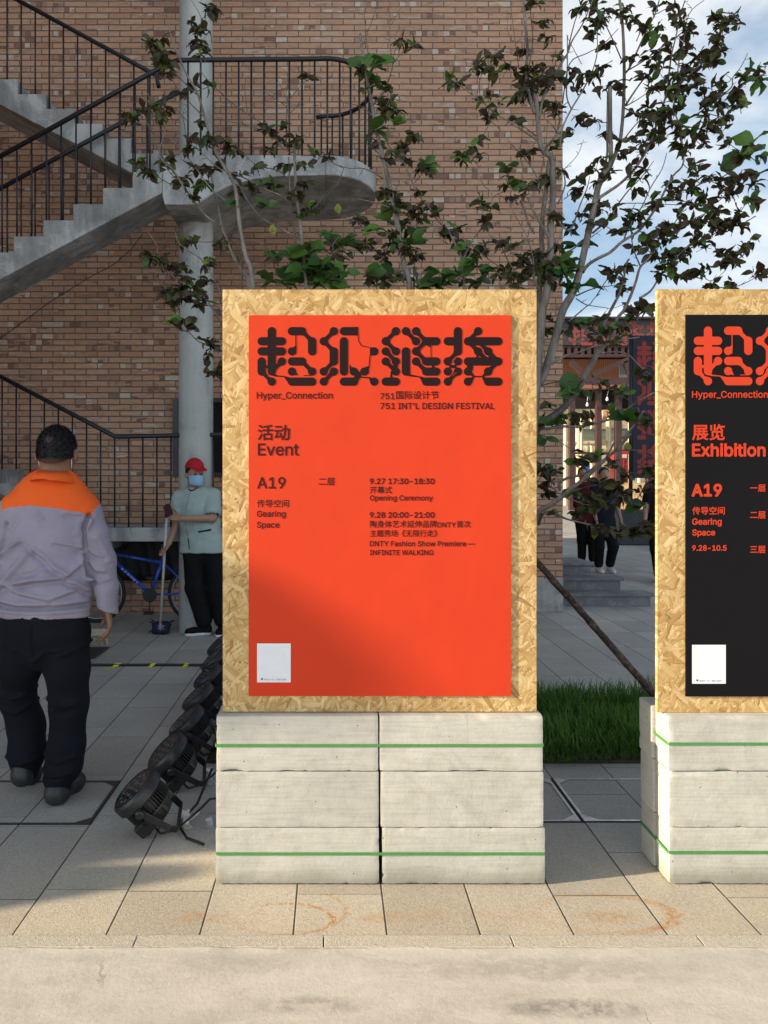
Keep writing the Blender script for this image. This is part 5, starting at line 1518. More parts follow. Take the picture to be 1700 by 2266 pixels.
# --- the sweeper hidden behind the man
DS = 6.12
def Wsw(x, y, dy=0.0): return Vector(((x - CX) / F_PX * DS, DS + dy, CAM_Z - (y - CY) / F_PX * DS))
sw = thing('person', 'sweeper in a red cap almost hidden behind the man in the grey jacket', 'person', (Wsw(98, 0).x, DS, 0))
fs_ = Vector((.75, .66, -.18)).normalized()
J = dict(head=Wsw(86, 1076), neck=Wsw(92, 1112), shL=Wsw(92, 1140, .16), shR=Wsw(104, 1142, -.14), elL=Wsw(140, 1210, .2), elR=Wsw(150, 1215, -.12), wrL=Wsw(170, 1225, .30), wrR=Wsw(168, 1265, .12),
         hipL=Wsw(96, 1270, .09), hipR=Wsw(98, 1270, -.08), knL=Wsw(104, 1370, .12), knR=Wsw(100, 1372, -.1), anL=Wsw(108, 1460, .22), anR=Wsw(92, 1460, -.10), toeL=Wsw(140, 1490, .35), toeR=Wsw(60, 1490, -.26))
J['anL'].z = J['anR'].z = .088; J['toeL'].z = J['toeR'].z = 0
figure(sw, J, fs_, .010, SKINF, MINT, BLACKC, BEIGES, hair=True, lsole=SOLEW)
cap(sw, J['head'] + Vector((0, 0, .01)), fs_, REDC, h=.007)
br_ = thing('broom', 'broom with pale wooden head and bristles beside the man\'s hand', 'broom', (Wsw(215, 0).x, 6.95, 0))
DBR = 6.95
bx0, bx1 = (150 - CX) / F_PX * DBR, (238 - CX) / F_PX * DBR
WOODP = plain('pale broom wood', (.46, .40, .32), .7)
m = MB(); m.box(bx0, bx1 - .012, DBR - .03, DBR + .03, .082, .145); bevelled(m.build('broom_head', WOODP, br_), .010)
m = MB()
for i in range(26):
    for k in range(4):
        x = bx0 + .012 + (bx1 - bx0 - .03) * i / 25; y = DBR - .022 + .0145 * k; sp = (i / 25 - .5) * .05
        m.tube([(x, y, .085), (x + sp * .8 + rr.uniform(-.004, .004), y + rr.uniform(-.006, .006) - .004, .003)], [.0042, .0054], 4)
m.build('bristles', plain('bristle', (.40, .35, .27), .9, var=.4), br_)
m = MB(); m.tube([((bx0 + bx1) / 2 - .1, DBR, .14), Wsw(168, 1262, .13), Wsw(150, 1150, .05)], .012, 8); m.build('handle', WOODP, br_, smooth=True)

# --- passers-by seen through the gap
def Wg(D, ox=1180, oy=960, sc=.16878):
    def f(x, y, dy=0.0): return Vector((((ox + x * sc) - CX) / F_PX * D, D + dy, CAM_Z - ((oy + y * sc) - CY) / F_PX * D))
    return f
w1 = Wg(12.4)
pa_ = thing('person', 'passer-by in dark navy tee and black trousers walking between the boards', 'person', (w1(930, 0).x, 12.4, 0))
fa = Vector((.12, -1, 0)).normalized()
J = dict(head=w1(925, 520), neck=w1(925, 650), shR=w1(800, 720), shL=w1(1050, 715), elR=w1(775, 930, -.02), elL=w1(1105, 960), wrR=w1(800, 1120, -.1), wrL=w1(1140, 1160, -.06), hipR=w1(865, 1200), hipL=w1(995, 1200),
         knR=w1(840, 1480, -.08), knL=w1(1010, 1470, -.14), anR=w1(860, 1700, .0), anL=w1(1000, 1690, -.03), toeR=w1(860, 1760, -.25), toeL=w1(1010, 1790, -.3))
J['anR'].z = .09; J['anL'].z = .10; J['toeR'].z = 0; J['toeL'].z = 0
figure(pa_, J, fa, .012, SKINF, DNAVY, BLACKC, SOLEW, girth=1.0)
c = J['head']; m = MB(); m.lathe([(.03, .0), (.062, -.012), (.07, -.045)], 16, Matrix.Translation(c + fa * .062 - Vector((0, 0, .055))) @ fa.to_track_quat('Z', 'Y').to_matrix().to_4x4()); m.build('face_mask', MASKB, pa_, smooth=True)
w2 = Wg(13.4)
pb_ = thing('person', 'passer-by in dark red plaid shirt half hidden behind the navy tee', 'person', (w2(690, 0).x, 13.4, 0))
fb = Vector((-.15, -1, 0)).normalized()
J = dict(head=w2(650, 510), neck=w2(655, 630), shR=w2(570, 690), shL=w2(770, 690), elR=w2(570, 930), elL=w2(790, 930), wrR=w2(660, 1100, -.06), wrL=w2(740, 1260, -.12), hipR=w2(625, 1140), hipL=w2(740, 1140),
         knR=w2(640, 1400), knL=w2(750, 1400, -.1), anR=w2(640, 1600), anL=w2(755, 1600, -.1), toeR=w2(640, 1650, -.25), toeL=w2(755, 1650, -.35))
J['anR'].z = J['anL'].z = .09; J['toeR'].z = J['toeL'].z = 0
figure(pb_, J, fb, .012, SKINF, DRED, BLACKC, SOLEW, sleeve='long', girth=.95)
w3 = Wg(11.2)
pc_ = thing('person', 'person in black with bare forearm, half cut off by the black board', 'person', (w3(1640, 0).x, 11.2, 0))
J = dict(head=w3(1640, 470), neck=w3(1640, 600), shR=w3(1530, 690), shL=w3(1760, 690), elR=w3(1480, 960), elL=w3(1800, 960), wrR=w3(1450, 1170, -.05), wrL=w3(1780, 1180, -.05), hipR=w3(1590, 1240), hipL=w3(1700, 1240),
         knR=w3(1600, 1520, -.05), knL=w3(1710, 1520, .1), anR=w3(1630, 1780, -.05), anL=w3(1710, 1760, .15), toeR=w3(1620, 1830, -.3), toeL=w3(1710, 1830, -.1))
J['anR'].z = J['anL'].z = .09; J['toeR'].z = J['toeL'].z = 0
figure(pc_, J, fa, .012, SKINF, BLACKC, BLACKC, SOLEW, girth=1.0)

# ------------------------------------------------------------------ planting bed, grass
BX0, BX1, BY0, BY1 = -.66, 3.4, 4.04, 5.22
m = MB(); m.box(BX0, BX1, BY0, BY1, 0, .02)
tag(m.build('planting_soil', plain('dark soil', (.035, .028, .02), .95, var=.4, bump=.6)), None, None, kind='structure')
def mat_grass():
    M = Mat('grass blades'); x, y, z = M.xyz(); p = M.p
    n = M.noise(p, 3.2, 4, .6); r = M.noise(p, 60, 2)
    c = M.mix(r, (.040, .115, .010), (.090, .22, .024))
    c = M.mix(n.ss(.5, .72) * .6, c, (.14, .24, .04))
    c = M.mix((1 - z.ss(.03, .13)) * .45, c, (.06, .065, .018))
    s = M.bsdf(c, .55, spec=.25)
    return s
gr = random.Random(11); vs = []; fs = []
def blade(x, y, h, w_, lean, az):
    b = len(vs); dx_, dy_ = math.cos(az), math.sin(az); px_, py_ = -dy_ * w_, dx_ * w_
    for t, ww in ((0, 1), (.45, .9), (.8, .55)):
        ox = lean * t * t; zz = .02 + h * t * (1 - .25 * t * lean / h if h > 0 else 1)
        vs.append((x + dx_ * ox - px_ * ww, y + dy_ * ox - py_ * ww, zz)); vs.append((x + dx_ * ox + px_ * ww, y + dy_ * ox + py_ * ww, zz))
    vs.append((x + dx_ * lean, y + dy_ * lean, .02 + h * (1 - .25 * lean / h)))
    fs.extend([(b, b + 1, b + 3, b + 2), (b + 2, b + 3, b + 5, b + 4), (b + 4, b + 5, b + 6)])
for i in range(30000):
    x = gr.uniform(BX0 + .02, BX1 - .02); y = gr.uniform(BY0 - .012 + .02 * math.sin(x * 9), BY1 - .02)
    if not (.9 < x < 2.15 or x < -.35) and gr.random() < .6: continue
    cl_ = mnoise.noise((x * 5, y * 5, 0)); h = gr.uniform(.07, .17) * (1 + .45 * cl_)
    if y < BY0 + .10: h *= .6 + .4 * (y - BY0) / .10
    az_ = gr.uniform(0, 6.283)
    if y < BY0 + .06 and gr.random() < .7: az_ = -1.57 + gr.uniform(-.8, .8)
    blade(x, y, h, gr.uniform(.0016, .0032), gr.uniform(.02, .11) * 1.0, az_)
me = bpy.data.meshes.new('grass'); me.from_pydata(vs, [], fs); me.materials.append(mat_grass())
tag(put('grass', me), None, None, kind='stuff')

# ------------------------------------------------------------------ trees, traced branch by branch
def mat_bark():
    M = Mat('grey bark'); p = M.pos(); n = M.noise(scal(M, p, 14, 14, 3), 1.6, 5, .65); f = M.noise(p, 120, 3)
    c = M.ramp(n, [(.3, (.085, .072, .062)), (.5, (.19, .165, .145)), (.7, (.30, .27, .24))])
    return M.bsdf(c, .85, normal=M.bump(n + f * .3, .5, .006), spec=.25)
BARK = mat_bark()
def mat_twig():
    M = Mat('dark twig'); p = M.pos(); n = M.noise(p, 18, 4)
    return M.bsdf(M.mix(n, (.075, .052, .042), (.19, .145, .12)), .8, spec=.25)
TWIG = mat_twig()
def mat_leaf(name, cols, back):
    M = Mat(name); p = M.pos(); n = M.noise(p, 9, 3, .6); f = M.noise(p, 55, 4, .65)
    at = M.new('ShaderNodeAttribute'); at.attribute_name = 'tone'; tn = S(M.nt, at.outputs['Fac'])
    c = M.ramp((tn * .75 + n * .3 + (f - .5) * .35).clamp(), [(i / (len(cols) - 1), q) for i, q in enumerate(cols)])
    g = M.new('ShaderNodeNewGeometry'); c = M.mix(S(M.nt, g.outputs['Backfacing']) * .5, c, back)
    d = M.bsdf(c, .48, spec=.4)
    tr = M.new('ShaderNodeBsdfTranslucent'); M.nt.links.new(M.mix(1.0, c, (1.5, 1.6, .8), 'MULTIPLY').k, tr.inputs[0])
    mx = M.new('ShaderNodeMixShader'); mx.inputs[0].default_value = .2
    M.nt.links.new(M.b.outputs[0], mx.inputs[1]); M.nt.links.new(tr.outputs[0], mx.inputs[2]); M.nt.links.new(mx.outputs[0], M.out.inputs[0])
    return d
LEAFD = mat_leaf('withered leaf', [(.026, .013, .009), (.050, .028, .015), (.042, .034, .013), (.050, .056, .014), (.11, .10, .026)], (.070, .060, .040))
LEAFG = mat_leaf('green leaf', [(.016, .050, .014), (.030, .085, .016), (.050, .120, .020), (.10, .19, .03), (.20, .24, .03)], (.075, .12, .045))
ZM = {'A': (1200, 0, .30139), 'B': (1200, 320, .30139), 'C': (940, 0, .19289), 'D': (940, 320, .19289), 'E': (700, 0, .15672), 'F': (700, 320, .15672),
      'G': (250, 0, .27125), 'H': (250, 320, .27125), 'I': (1180, 650, .16878), 'J': (1180, 960, .16878), 'K': (250, 640, .16275), 'T': (0, 0, 1)}
def tpx(z, x, y): o = ZM[z]; return (o[0] + x * o[2], o[1] + y * o[2])
def parse(z, s):                                             # 'A x y x y B x y ...' with the zoom letter switching
    out = []; num = []
    for w_ in s.split():
        if w_.isalpha(): z = w_; continue
        num.append(float(w_))
        if len(num) == 2: out.append(tpx(z, *num)); num = []
    return out
class Tree:
    def __init__(s, name, label, base, D, seed):
        s.root = thing(name, label, 'tree', base, 'young magnolia trees behind the boards'); s.D = D; s.rnd = random.Random(seed); s.seed = seed
        s.mb = MB(); s.tw = MB(); s.segs = []; s.lv = {0: ([], [], []), 1: ([], [], [])}
    def br(s, z, pts, r0, r1, d0=0.0, d1=0.0):
        """r in millimetres, d: how far behind (+) or in front (-) of the tree's plane the branch starts and ends"""
        px = parse(z, pts); n = len(px); P3 = []; rs = []
        for i, (x, y) in enumerate(px):
            t = i / max(1, n - 1); D = s.D + d0 + (d1 - d0) * t + .05 * mnoise.noise((x * .01, y * .01, s.seed))
            P3.append(P(x, y, D)); rs.append((r0 + (r1 - r0) * t) * .001)
        # smooth with a Catmull-Rom pass and little knots
        Q = []; qr = []
        for i in range(n - 1):
            a, b, c, d = P3[max(0, i - 1)], P3[i], P3[i + 1], P3[min(n - 1, i + 2)]
            for k in range(4):
                t = k / 4; t2, t3 = t * t, t * t * t
                Q.append(.5 * ((2 * b) + (c - a) * t + (2 * a - 5 * b + 4 * c - d) * t2 + (3 * b - a - 3 * c + d) * t3)); qr.append((rs[i] + (rs[i + 1] - rs[i]) * t) * (1 + .10 * mnoise.noise(Q[-1] * 30)))
        Q.append(P3[-1]); qr.append(rs[-1])
        (s.mb if r0 >= 5 else s.tw).tube(Q, qr, 9 if r0 > 8 else 6)
        for a, b in zip(Q[:-1], Q[1:]): s.segs.append((a, b))
        # bare spur twigs
        if r0 < 12:
            for i in range(2, len(Q) - 1, 3):
                if s.rnd.random() < .42:
                    d = (Q[i + 1] - Q[i - 1]).normalized(); o = d.orthogonal(); o.rotate(Matrix.Rotation(s.rnd.uniform(0, 6.28), 3, d))
                    e = Q[i] + (d * .7 + o).normalized() * s.rnd.uniform(.015, .05); s.tw.tube([Q[i], e], [min(qr[i], .0025), .0012], 5)
    def leaf(s, kind, p, d, nrm, L, w_, curl, tone):
        vs, fs, tn = s.lv[kind]; b = len(vs); d = d.normalized(); side = d.cross(nrm)
        if side.length < .05: side = d.orthogonal()
        side.normalize(); nn = side.cross(d); q = p.copy(); a = 0
        prof = (0.06, .62, .98, .92, .55, .03) if kind == 0 else (.08, .66, 1.0, .97, .66, .04)
        n = len(prof); cup = s.rnd.uniform(.15, .6)
        for i, ww in enumerate(prof):
            wv = s.rnd.uniform(-.30, .30) * w_
            vs.append(q - side * ww * w_ + nn * (cup * ww * w_ + wv)); vs.append(q.copy()); vs.append(q + side * ww * w_ + nn * (cup * ww * w_ - wv)); tn.extend([tone] * 3)
            a += curl / n; dd = (d * math.cos(a) - nn * math.sin(a)).normalized(); q = q + dd * (L / (n - 1))
        for i in range(n - 1):
            k = b + 3 * i; fs.append((k, k + 1, k + 4, k + 3)); fs.append((k + 1, k + 2, k + 5, k + 4))
    def cluster(s, z, x, y, kind='d', size=1.0):
        rn = s.rnd; x, y = tpx(z, x, y)
        best = None; bd = 1e9; c0 = P(x, y, s.D)
        for a, b in s.segs:
            mid = (a + b) / 2; sx_, sy_ = CX + mid.x / mid.y * F_PX, CY - (mid.z - CAM_Z) / mid.y * F_PX
            d = math.hypot(sx_ - x, sy_ - y) + max(0, y - sy_ + 4) * .0 + (12 if sy_ < y - 10 else 0)
            if d < bd: bd, best = d, mid
        D = best.y + rn.uniform(-.10, .10); c = P(x, y, D); px_m = F_PX / D
        base = c - Vector((0, 0, .02)) + Vector((rn.uniform(-.01, .01), 0, 0))
        if bd > 7:
            mid = (best + base) / 2 + Vector((rn.uniform(-.02, .02), rn.uniform(-.02, .02), -.008)); s.tw.tube([best, mid, base, c], [.0028, .0022, .0018, .0012], 5)
        up = (c - best); up = up.normalized() if up.length > .02 else Vector((rn.uniform(-.5, .5), 0, 1)).normalized()
        if kind == 'd':
            for i in range(rn.choice((8, 9, 10, 11, 12))):
                az = rn.uniform(0, 6.283); d = Vector((math.cos(az), math.sin(az) * .8, rn.uniform(-.75, .55))) + up * .35
                L = rn.uniform(.042, .084) * size; o = c - up * rn.uniform(0, .065)
                s.leaf(1 if rn.random() < .10 else 0, o, d, Vector((rn.uniform(-.6, .6), rn.uniform(-1, .2), rn.uniform(-.2, 1))), L, L * rn.uniform(.17, .32), rn.uniform(-.6, 2.4), rn.random())
        elif kind == 'g':
            for i in range(rn.choice((3, 4, 5))):
                az = rn.uniform(0, 6.283); d = Vector((math.cos(az), math.sin(az) * .8, rn.uniform(-.5, .6))) + up * .3
                L = rn.uniform(.055, .095) * size; s.leaf(1 if rn.random() < .75 else 0, c - up * rn.uniform(0, .03), d, Vector((rn.uniform(-.5, .5), rn.uniform(-1, 0), rn.uniform(0, 1))), L, L * rn.uniform(.26, .36), rn.uniform(-.3, 1.2), rn.uniform(.2, .9))
        elif kind == 'b':                                       # big healthy leaves
            for i in range(rn.choice((3, 4, 4, 5))):
                az = rn.uniform(0, 6.283); d = Vector((math.cos(az), math.sin(az) * .6, rn.uniform(-.35, .6))) + up * .2
                L = rn.uniform(.085, .14) * size; s.leaf(1, c - up * rn.uniform(0, .02), d, Vector((rn.uniform(-.4, .4), rn.uniform(-1, -.1), rn.uniform(.1, .9))), L, L * rn.uniform(.27, .37), rn.uniform(-.3, .9), rn.uniform(.0, .75))
        elif kind == 'y':
            L = .065; s.leaf(1, c + Vector((0, 0, .03)), Vector((.1, 0, -1)), Vector((0, -1, 0)), L, L * .34, .3, 1.25)
        elif kind == 'h':
            L = .16; s.leaf(1, c + Vector((0, 0, .07)), Vector((.05, -.1, -1)), Vector((0, -1, .2)), L, L * .42, .3, .25)
    def many(s, z, txt):
        kind = 'd'; num = []
        for w_ in txt.split():
            if w_.isalpha(): kind = w_; continue
            num.append(float(w_))
            if len(num) == 2: s.cluster(z, *num, kind=kind); num = []
    def finish(s):
        s.mb.build('trunk', BARK, s.root, smooth=True, fix=False)
        vs = list(s.tw.v); fs = list(s.tw.f); mi = [0] * len(fs); tn = [0.0] * len(vs)
        for k in (0, 1):                                        # twigs and leaves make up the crown
            v, f, t = s.lv[k]; b = len(vs)
            vs += [tuple(q) for q in v]; tn += t; fs += [tuple(i + b for i in q) for q in f]; mi += [k + 1] * len(f)
        me = bpy.data.meshes.new('crown'); me.from_pydata(vs, [], fs)
        for mt in (TWIG, LEAFD, LEAFG): me.materials.append(mt)
        me.polygons.foreach_set('material_index', mi)
        at = me.attributes.new('tone', 'FLOAT', 'POINT'); at.data.foreach_set('value', tn)
        me.polygons.foreach_set('use_smooth', [True] * len(fs)); put('crown', me, s.root)

# --- left tree
TA = Tree('magnolia_tree', 'slim bare-branched tree rising behind the orange board\'s left corner', G(540, 1610), 4.55, 3)
TA.br('T', '556 1622 552 1300 548 900 H 1140 1165 1080 900 1040 700 1018 500 985 310 870 120 815 0 G 750 960 690 760 610 620 545 480 490 350 455 210 430 90', 17, 2.2, 0, -.1)
TA.br('T', '553 1100 551 800 H 1112 1165 1060 1040 1000 950 950 830 890 670 860 520 822 390 800 190', 13, 3, .02, .15)
TA.br('H', '885 665 760 580 650 450 560 310 440 150 350 0 G 320 1080 215 910 150 950', 7, 2, .1, -.2)
TA.br('H', '590 370 500 215 380 80 G 430 1010 330 850 232 660', 5, 1.8, -.1, -.3)
TA.br('H', '1010 465 930 460 830 385 740 280 650 150 520 0 G 380 1050', 5, 2, 0, -.15)
TA.br('G', '740 950 640 850 540 740 480 640', 4, 1.6, 0, .1); TA.br('G', '700 785 600 690 470 560 420 500 400 420 330 340', 4, 1.6, 0, -.1)
TA.br('G', '690 640 722 530 690 300 720 150 640 0', 4, 1.5, 0, .1); TA.br('G', '718 160 830 70', 2.5, 1.4, .1, .1)
TA.br('G', '610 1217 580 1000 572 930 612 840', 3, 1.4, -.1, .0); TA.br('G', '600 980 500 880 420 860', 3, 1.5, -.1, -.1)
TA.br('H', '1055 1165 1050 1000 1022 850 1020 700', 4.5, 2, .05, -.05); TA.br('H', '1030 975 960 930 890 880', 4, 1.8, 0, 0); TA.br('H', '930 730 985 670 1000 620', 3.5, 1.6, 0, 0)
TA.br('T', '520 900 505 700 H 880 1210 740 955 620 870 530 790 510 700', 5, 1.8, .1, -.1)
TA.br('T', '515 760 H 760 1260 610 1190 500 1080 370 920 360 830 280 700', 5, 1.8, .05, -.15); TA.br('H', '1000 1165 975 1060 960 960', 3, 1.5, 0, 0)
TA.br('T', '540 780 K 1490 290 1290 220 1100 150 820 50', 5, 1.8, .05, -.1); TA.br('T', '545 860 K 1490 840 1180 720 1030 570 940 420 850 240', 5, 1.8, .05, -.1); TA.br('K', '1030 580 900 545 780 445', 3, 1.4, -.05, -.1)
TA.br('H', '890 785 760 795 640 780 560 740', 3, 1.4, .1, .1); TA.br('H', '540 300 470 230 400 130', 3.5, 1.6, -.1, -.2); TA.br('H', '480 330 330 240 250 180', 3.5, 1.6, -.1, -.2)
TA.many('G', '840 70 760 50 620 170 680 220 780 240 720 340 760 350 720 430 310 330 400 310 270 350 400 440 440 420 420 490 380 520 410 610 360 850 430 870 260 880 120 930 380 980 g 790 680 d 660 690 560 750 760 1110 640 1110 740 1160 690 1010 350 420 470 500 200 900 90 960 420 930')
TA.many('H', '190 150 310 210 270 250 420 120 500 100 640 140 740 160 590 270 700 320 680 420 560 760 880 780 290 930 390 920 800 920 550 1000 620 1030 780 980 680 1130 740 1110 480 1180 640 1200 830 200 660 40 220 110 560 330 g 730 340 d 640 790 260 900 440 900 520 960 600 1090 700 1170 560 1160')
TA.many('K', '720 100 800 180 1150 130 1170 250 1200 90 950 60 g 740 430 d 1060 400 1080 500 1290 700 1350 790 1280 960 1400 1050 1310 1120 1420 1130 700 60 860 100 1050 100')
TA.finish()
# --- second tree, shorter stems with big low leaves
TB = Tree('magnolia_tree', 'pale two-stemmed tree with big green leaves below the round landing', G(675, 1620), 4.62, 5)
TB.br('T', '672 1625 668 1200 670 800 H 1575 1165 1550 850 1520 600 1490 300 1480 60 1470 0', 15, 7, 0, -.05)
TB.br('H', '1470 60 G 1420 1217 1415 1000 1418 870 1424 830 1340 640', 4.5, 1.6, 0, 0); TB.br('G', '1424 830 1500 740 1580 640', 3, 1.4, 0, 0); TB.br('G', '1420 870 1330 810 1230 740', 3, 1.4, 0, 0); TB.br('G', '1425 945 1560 800', 3, 1.3, 0, 0)
TB.br('H', '1490 850 1470 600 1450 480 1440 300 1435 100', 9, 3.5, .05, .1)
TB.br('H', '1530 770 1380 690 1220 600 1130 500 1060 390 1010 290', 6, 2, 0, -.1)
TB.br('H', '1450 490 1380 420 1260 370 1110 290 980 230 860 190 740 80 640 0', 5.5, 2, .05, -.15); TB.br('H', '1410 265 1350 210 1180 170 1080 90 G 900 1150', 4.5, 1.7, .05, -.05)
TB.br('H', '1060 1060 1050 830 1110 790 1270 850 1340 1060 1450 1165 T 655 760', 3, 4.5, .05, .0)
TB.br('G', '1390 1217 1310 1110 1220 1010 1000 860 830 710 720 590', 4.5, 1.8, 0, -.1); TB.br('G', '1220 1022 1130 1025 1050 1010 930 985 840 950', 3.2, 1.4, 0, -.05); TB.br('G', '1095 910 1075 690 1105 620', 2.5, 1.2, -.05, -.05)
TB.br('T', '700 900 745 700 F 290 2030 262 1700 240 1400 400 1250 520 1050', 7, 2, .05, 0); TB.br('F', '245 1640 150 1540 0 1160', 3.5, 1.8, .05, 0); TB.br('F', '240 1460 100 1280 0 1180', 3, 1.6, 0, 0)
TB.br('H', '1220 600 1230 540 1270 490', 2.6, 1.3, -.05, -.1); TB.br('H', '1145 1130 1260 1118 1370 1140', 3, 2, 0, 0)
TB.br('F', '0 840 180 630 300 540 400 310', 3, 1.5, 0, -.1)
TB.many('G', '1590 610 1260 1040 1350 1030 1380 1140 1490 1130 910 1140 970 1190 1540 1110 1230 1060')
TB.many('H', '950 50 980 400 g 1000 480 d 900 130 1160 180 1050 230 g 1210 320 d 1130 350 g 1250 500 y 1300 690 d 1330 310 1380 150 1270 40 1600 160 b 1350 890 1450 900 1540 930 1600 900 g 1480 950 1580 860 b 1300 1110 1400 1100 d 1480 420 1560 400 1600 300 g 1500 560 d 1620 540 1350 940 b 1560 1010 1480 1060 1620 1080 1580 1120')
TB.many('F', 'b 400 1350 430 1430 d 450 1540 g 190 1270 180 1390 b 60 1480 d 80 1700 b 50 1800 200 1750 420 1790 d 270 1880 b 80 1920 y 300 900 d 600 1020 690 1060 100 150 60 90 80 860 b 120 1460 60 1640 140 1860 20 1880 150 1950')
TB.finish()
# --- third tree in the middle
TC_ = Tree('magnolia_tree', 'pale leaning stem with green leaves right of the round landing', G(925, 1612), 4.58, 8)
TC_.br('T', '935 1614 925 1200 915 850 F 1330 2100 1240 1700 1185 1350 1110 950 1040 600 960 250 900 0 E 830 1750 790 1500 740 1250 690 950 640 650 622 470', 20, 7, 0, .05)
TC_.br('E', '650 640 690 560 730 450 810 230 875 50 905 0', 3, 1.3, .05, .1); TC_.br('E', '870 40 850 0', 2, 1.2, .1, .1); TC_.br('E', '735 760 700 500 680 200 678 0', 2.6, 1.2, .05, .1)
TC_.br('E', '800 1650 720 1560 610 1490 430 1460 300 1385', 4, 1.4, 0, -.1); TC_.br('E', '790 1500 960 1290 1045 1060 1080 900 1045 650 1040 300 1040 0', 4.5, 1.5, .05, .15)
TC_.br('E', '1080 905 1230 720 1370 640', 3, 1.4, .1, .1); TC_.br('E', '1085 810 1140 640 1180 560', 2.6, 1.3, .1, .1); TC_.br('E', '1060 350 1210 80', 2, 1.1, .1, .1); TC_.br('E', '1170 560 1245 370', 2, 1, .1, .1); TC_.br('E', '880 1380 940 1270', 3, 1.5, 0, 0)
TC_.br('F', '960 485 850 420 760 370 640 330 480 335 310 290', 4.5, 1.6, 0, -.1); TC_.br('F', '390 330 340 470 290 570 0 850', 2.4, 1.3, -.1, -.1); TC_.br('F', '1045 890 900 840 760 800 600 770', 5, 2, 0, -.1); TC_.br('F', '1090 860 1000 650 960 480 920 300', 6, 3, -.03, -.03)
TC_.br('F', '880 120 800 50 710 0', 4, 2, 0, -.1); TC_.br('F', '1090 660 1180 560 1330 490 1400 480', 2, 1, 0, .1)
TC_.br('T', '1020 1000 1026 760 D 450 1650 440 1480 420 1290 330 1100 255 965 150 870 60 740 0 650 F 1545 840 1410 640 1300 400 1240 260 1120 140 1020 0 E 990 1950 940 1830 988 1700 980 1550 1032 1400', 8, 2, .1, .05)
TC_.br('D', '440 1340 470 1250 545 1100 690 900 760 740 765 550 680 470 610 300 605 210 640 120', 6, 2, .1, .1); TC_.br('D', '600 220 470 115', 2.6, 1.4, .1, .1); TC_.br('D', '770 620 830 570 920 530 960 470', 3, 1.5, .1, .1); TC_.br('D', '600 320 520 280', 2, 1, .1, .1)
TC_.br('E', '985 1870 1060 1800', 2.4, 1.2, 0, 0); TC_.br('E', '1250 2060 1350 1930 1420 1860 1500 1840', 2.4, 1.2, .1, .1); TC_.br('F', '1390 530 1540 360 1640 200', 2.6, 1.3, .1, .1)
TC_.br('F', '1380 2040 1380 1850 1400 1560', 5, 3, .1, .1); TC_.br('F', '1240 1420 1290 1500 1180 1730 1250 1990', 3.5, 2, .0, .0); TC_.br('F', '930 1640 860 1500 760 1480', 2.5, 1.4, .1, .1); TC_.br('F', '1420 1270 1420 1100 1460 960', 3, 1.6, .1, .1); TC_.br('F', '1410 1180 1230 1120', 2.4, 1.4, .1, .1)
TC_.many('E', 'b 690 830 g 570 900 b 830 920 d 590 1010 g 830 1080 860 1190 680 1260 d 1030 1210 870 1400 940 1560 1060 1590 1150 1650 g 1110 1740 b 800 1850 d 870 1980 1230 560 1180 600 1390 660 1080 1420 1380 1900 1200 2080 920 1500 1100 1560 1190 1560')
TC_.many('F', '1200 30 1120 80 1040 190 1300 210 1430 290 1520 260 1590 310 1410 660 g 1220 850 d 1240 780 g 1250 950 d 1400 850 1500 960 1480 1050 b 1000 1080 880 1180 d 990 1270 b 1250 1200 1480 1310 1330 1400 d 1400 1470 g 1530 1190 d 1290 1490 1050 1400 780 1400 680 1380 560 1430 1000 1530 1010 1680 b 880 1750 680 1820 d 820 1900 1040 1850 b 1180 1920 d 950 1900 1390 1560 b 1470 2000 1600 1990 d 960 690 860 660 1130 760 1200 900 1080 1280 1300 1000 740 1950 900 1970')
TC_.many('D', '60 290 g 430 170 d 400 120 600 50 g 960 220 d 960 260 g 960 460 1010 480 d 1040 610 g 620 640 d 560 700 690 690 150 740 200 1020 320 990 390 960 g 470 1130 d 400 1100 560 1220 b 600 1330 580 1400 650 1440 640 1570 170 1470 390 1500 90 1620 250 1600 d 700 890 100 690 g 520 1290')
TC_.finish()
# --- right-hand trees
TD = Tree('magnolia_tree', 'thick grey stems with withered leaves in front of the brick corner', G(1150, 1612), 4.60, 13)
TD.br('T', '1155 1614 1165 1250 1185 900 1200 700 D 1390 1763 1430 1450 1450 1150 1445 900 1470 600 1470 350 1455 150 C 1345 1711 1305 1450 1285 1200 1262 1075', 26, 13, 0, 0)
TD.br('C', '1262 1300 1200 1080 1165 830 1180 560 1150 200 1138 0', 10, 7, 0, .05); TD.br('C', '1190 800 1240 480 1220 200 1215 0', 4.5, 2.5, 0, .05)
TD.br('C', '1310 1360 1345 1180 1400 1020 1500 850 1590 690 1645 600 A 220 300 300 170 370 0', 10, 3, 0, .1); TD.br('C', '1080 780 1050 560 1015 300 985 0', 2.8, 1.3, .1, .1); TD.br('C', '1075 700 1140 560 1150 400', 3, 2, .1, .05); TD.br('C', '1020 480 960 380 945 130', 2.2, 1.2, .1, .1)
TD.br('C', '1300 1610 1130 1500 950 1380 800 1290 650 1160 540 1080 350 940', 7, 2.2, 0, -.15); TD.br('C', '640 1140 628 950 680 800 770 620', 3, 1.5, -.1, -.1); TD.br('C', '680 770 600 710', 2, 1.2, -.1, -.1)
TD.br('D', '1310 415 1240 280 1130 130 1080 70 C 1050 1711 920 1560 820 1440 730 1360', 5, 2, 0, -.1); TD.br('C', '1280 1560 1130 1440', 4, 2, 0, -.05); TD.br('C', '1095 1711 1130 1440', 3.5, 1.6, -.05, -.05)
TD.br('T', '1160 1600 1170 1200 1180 900 D 1310 1763 1340 1200 1345 900 1390 550 1420 250 1440 120 C 1380 1711 1500 1560 1560 1350', 22, 6, .08, .12)
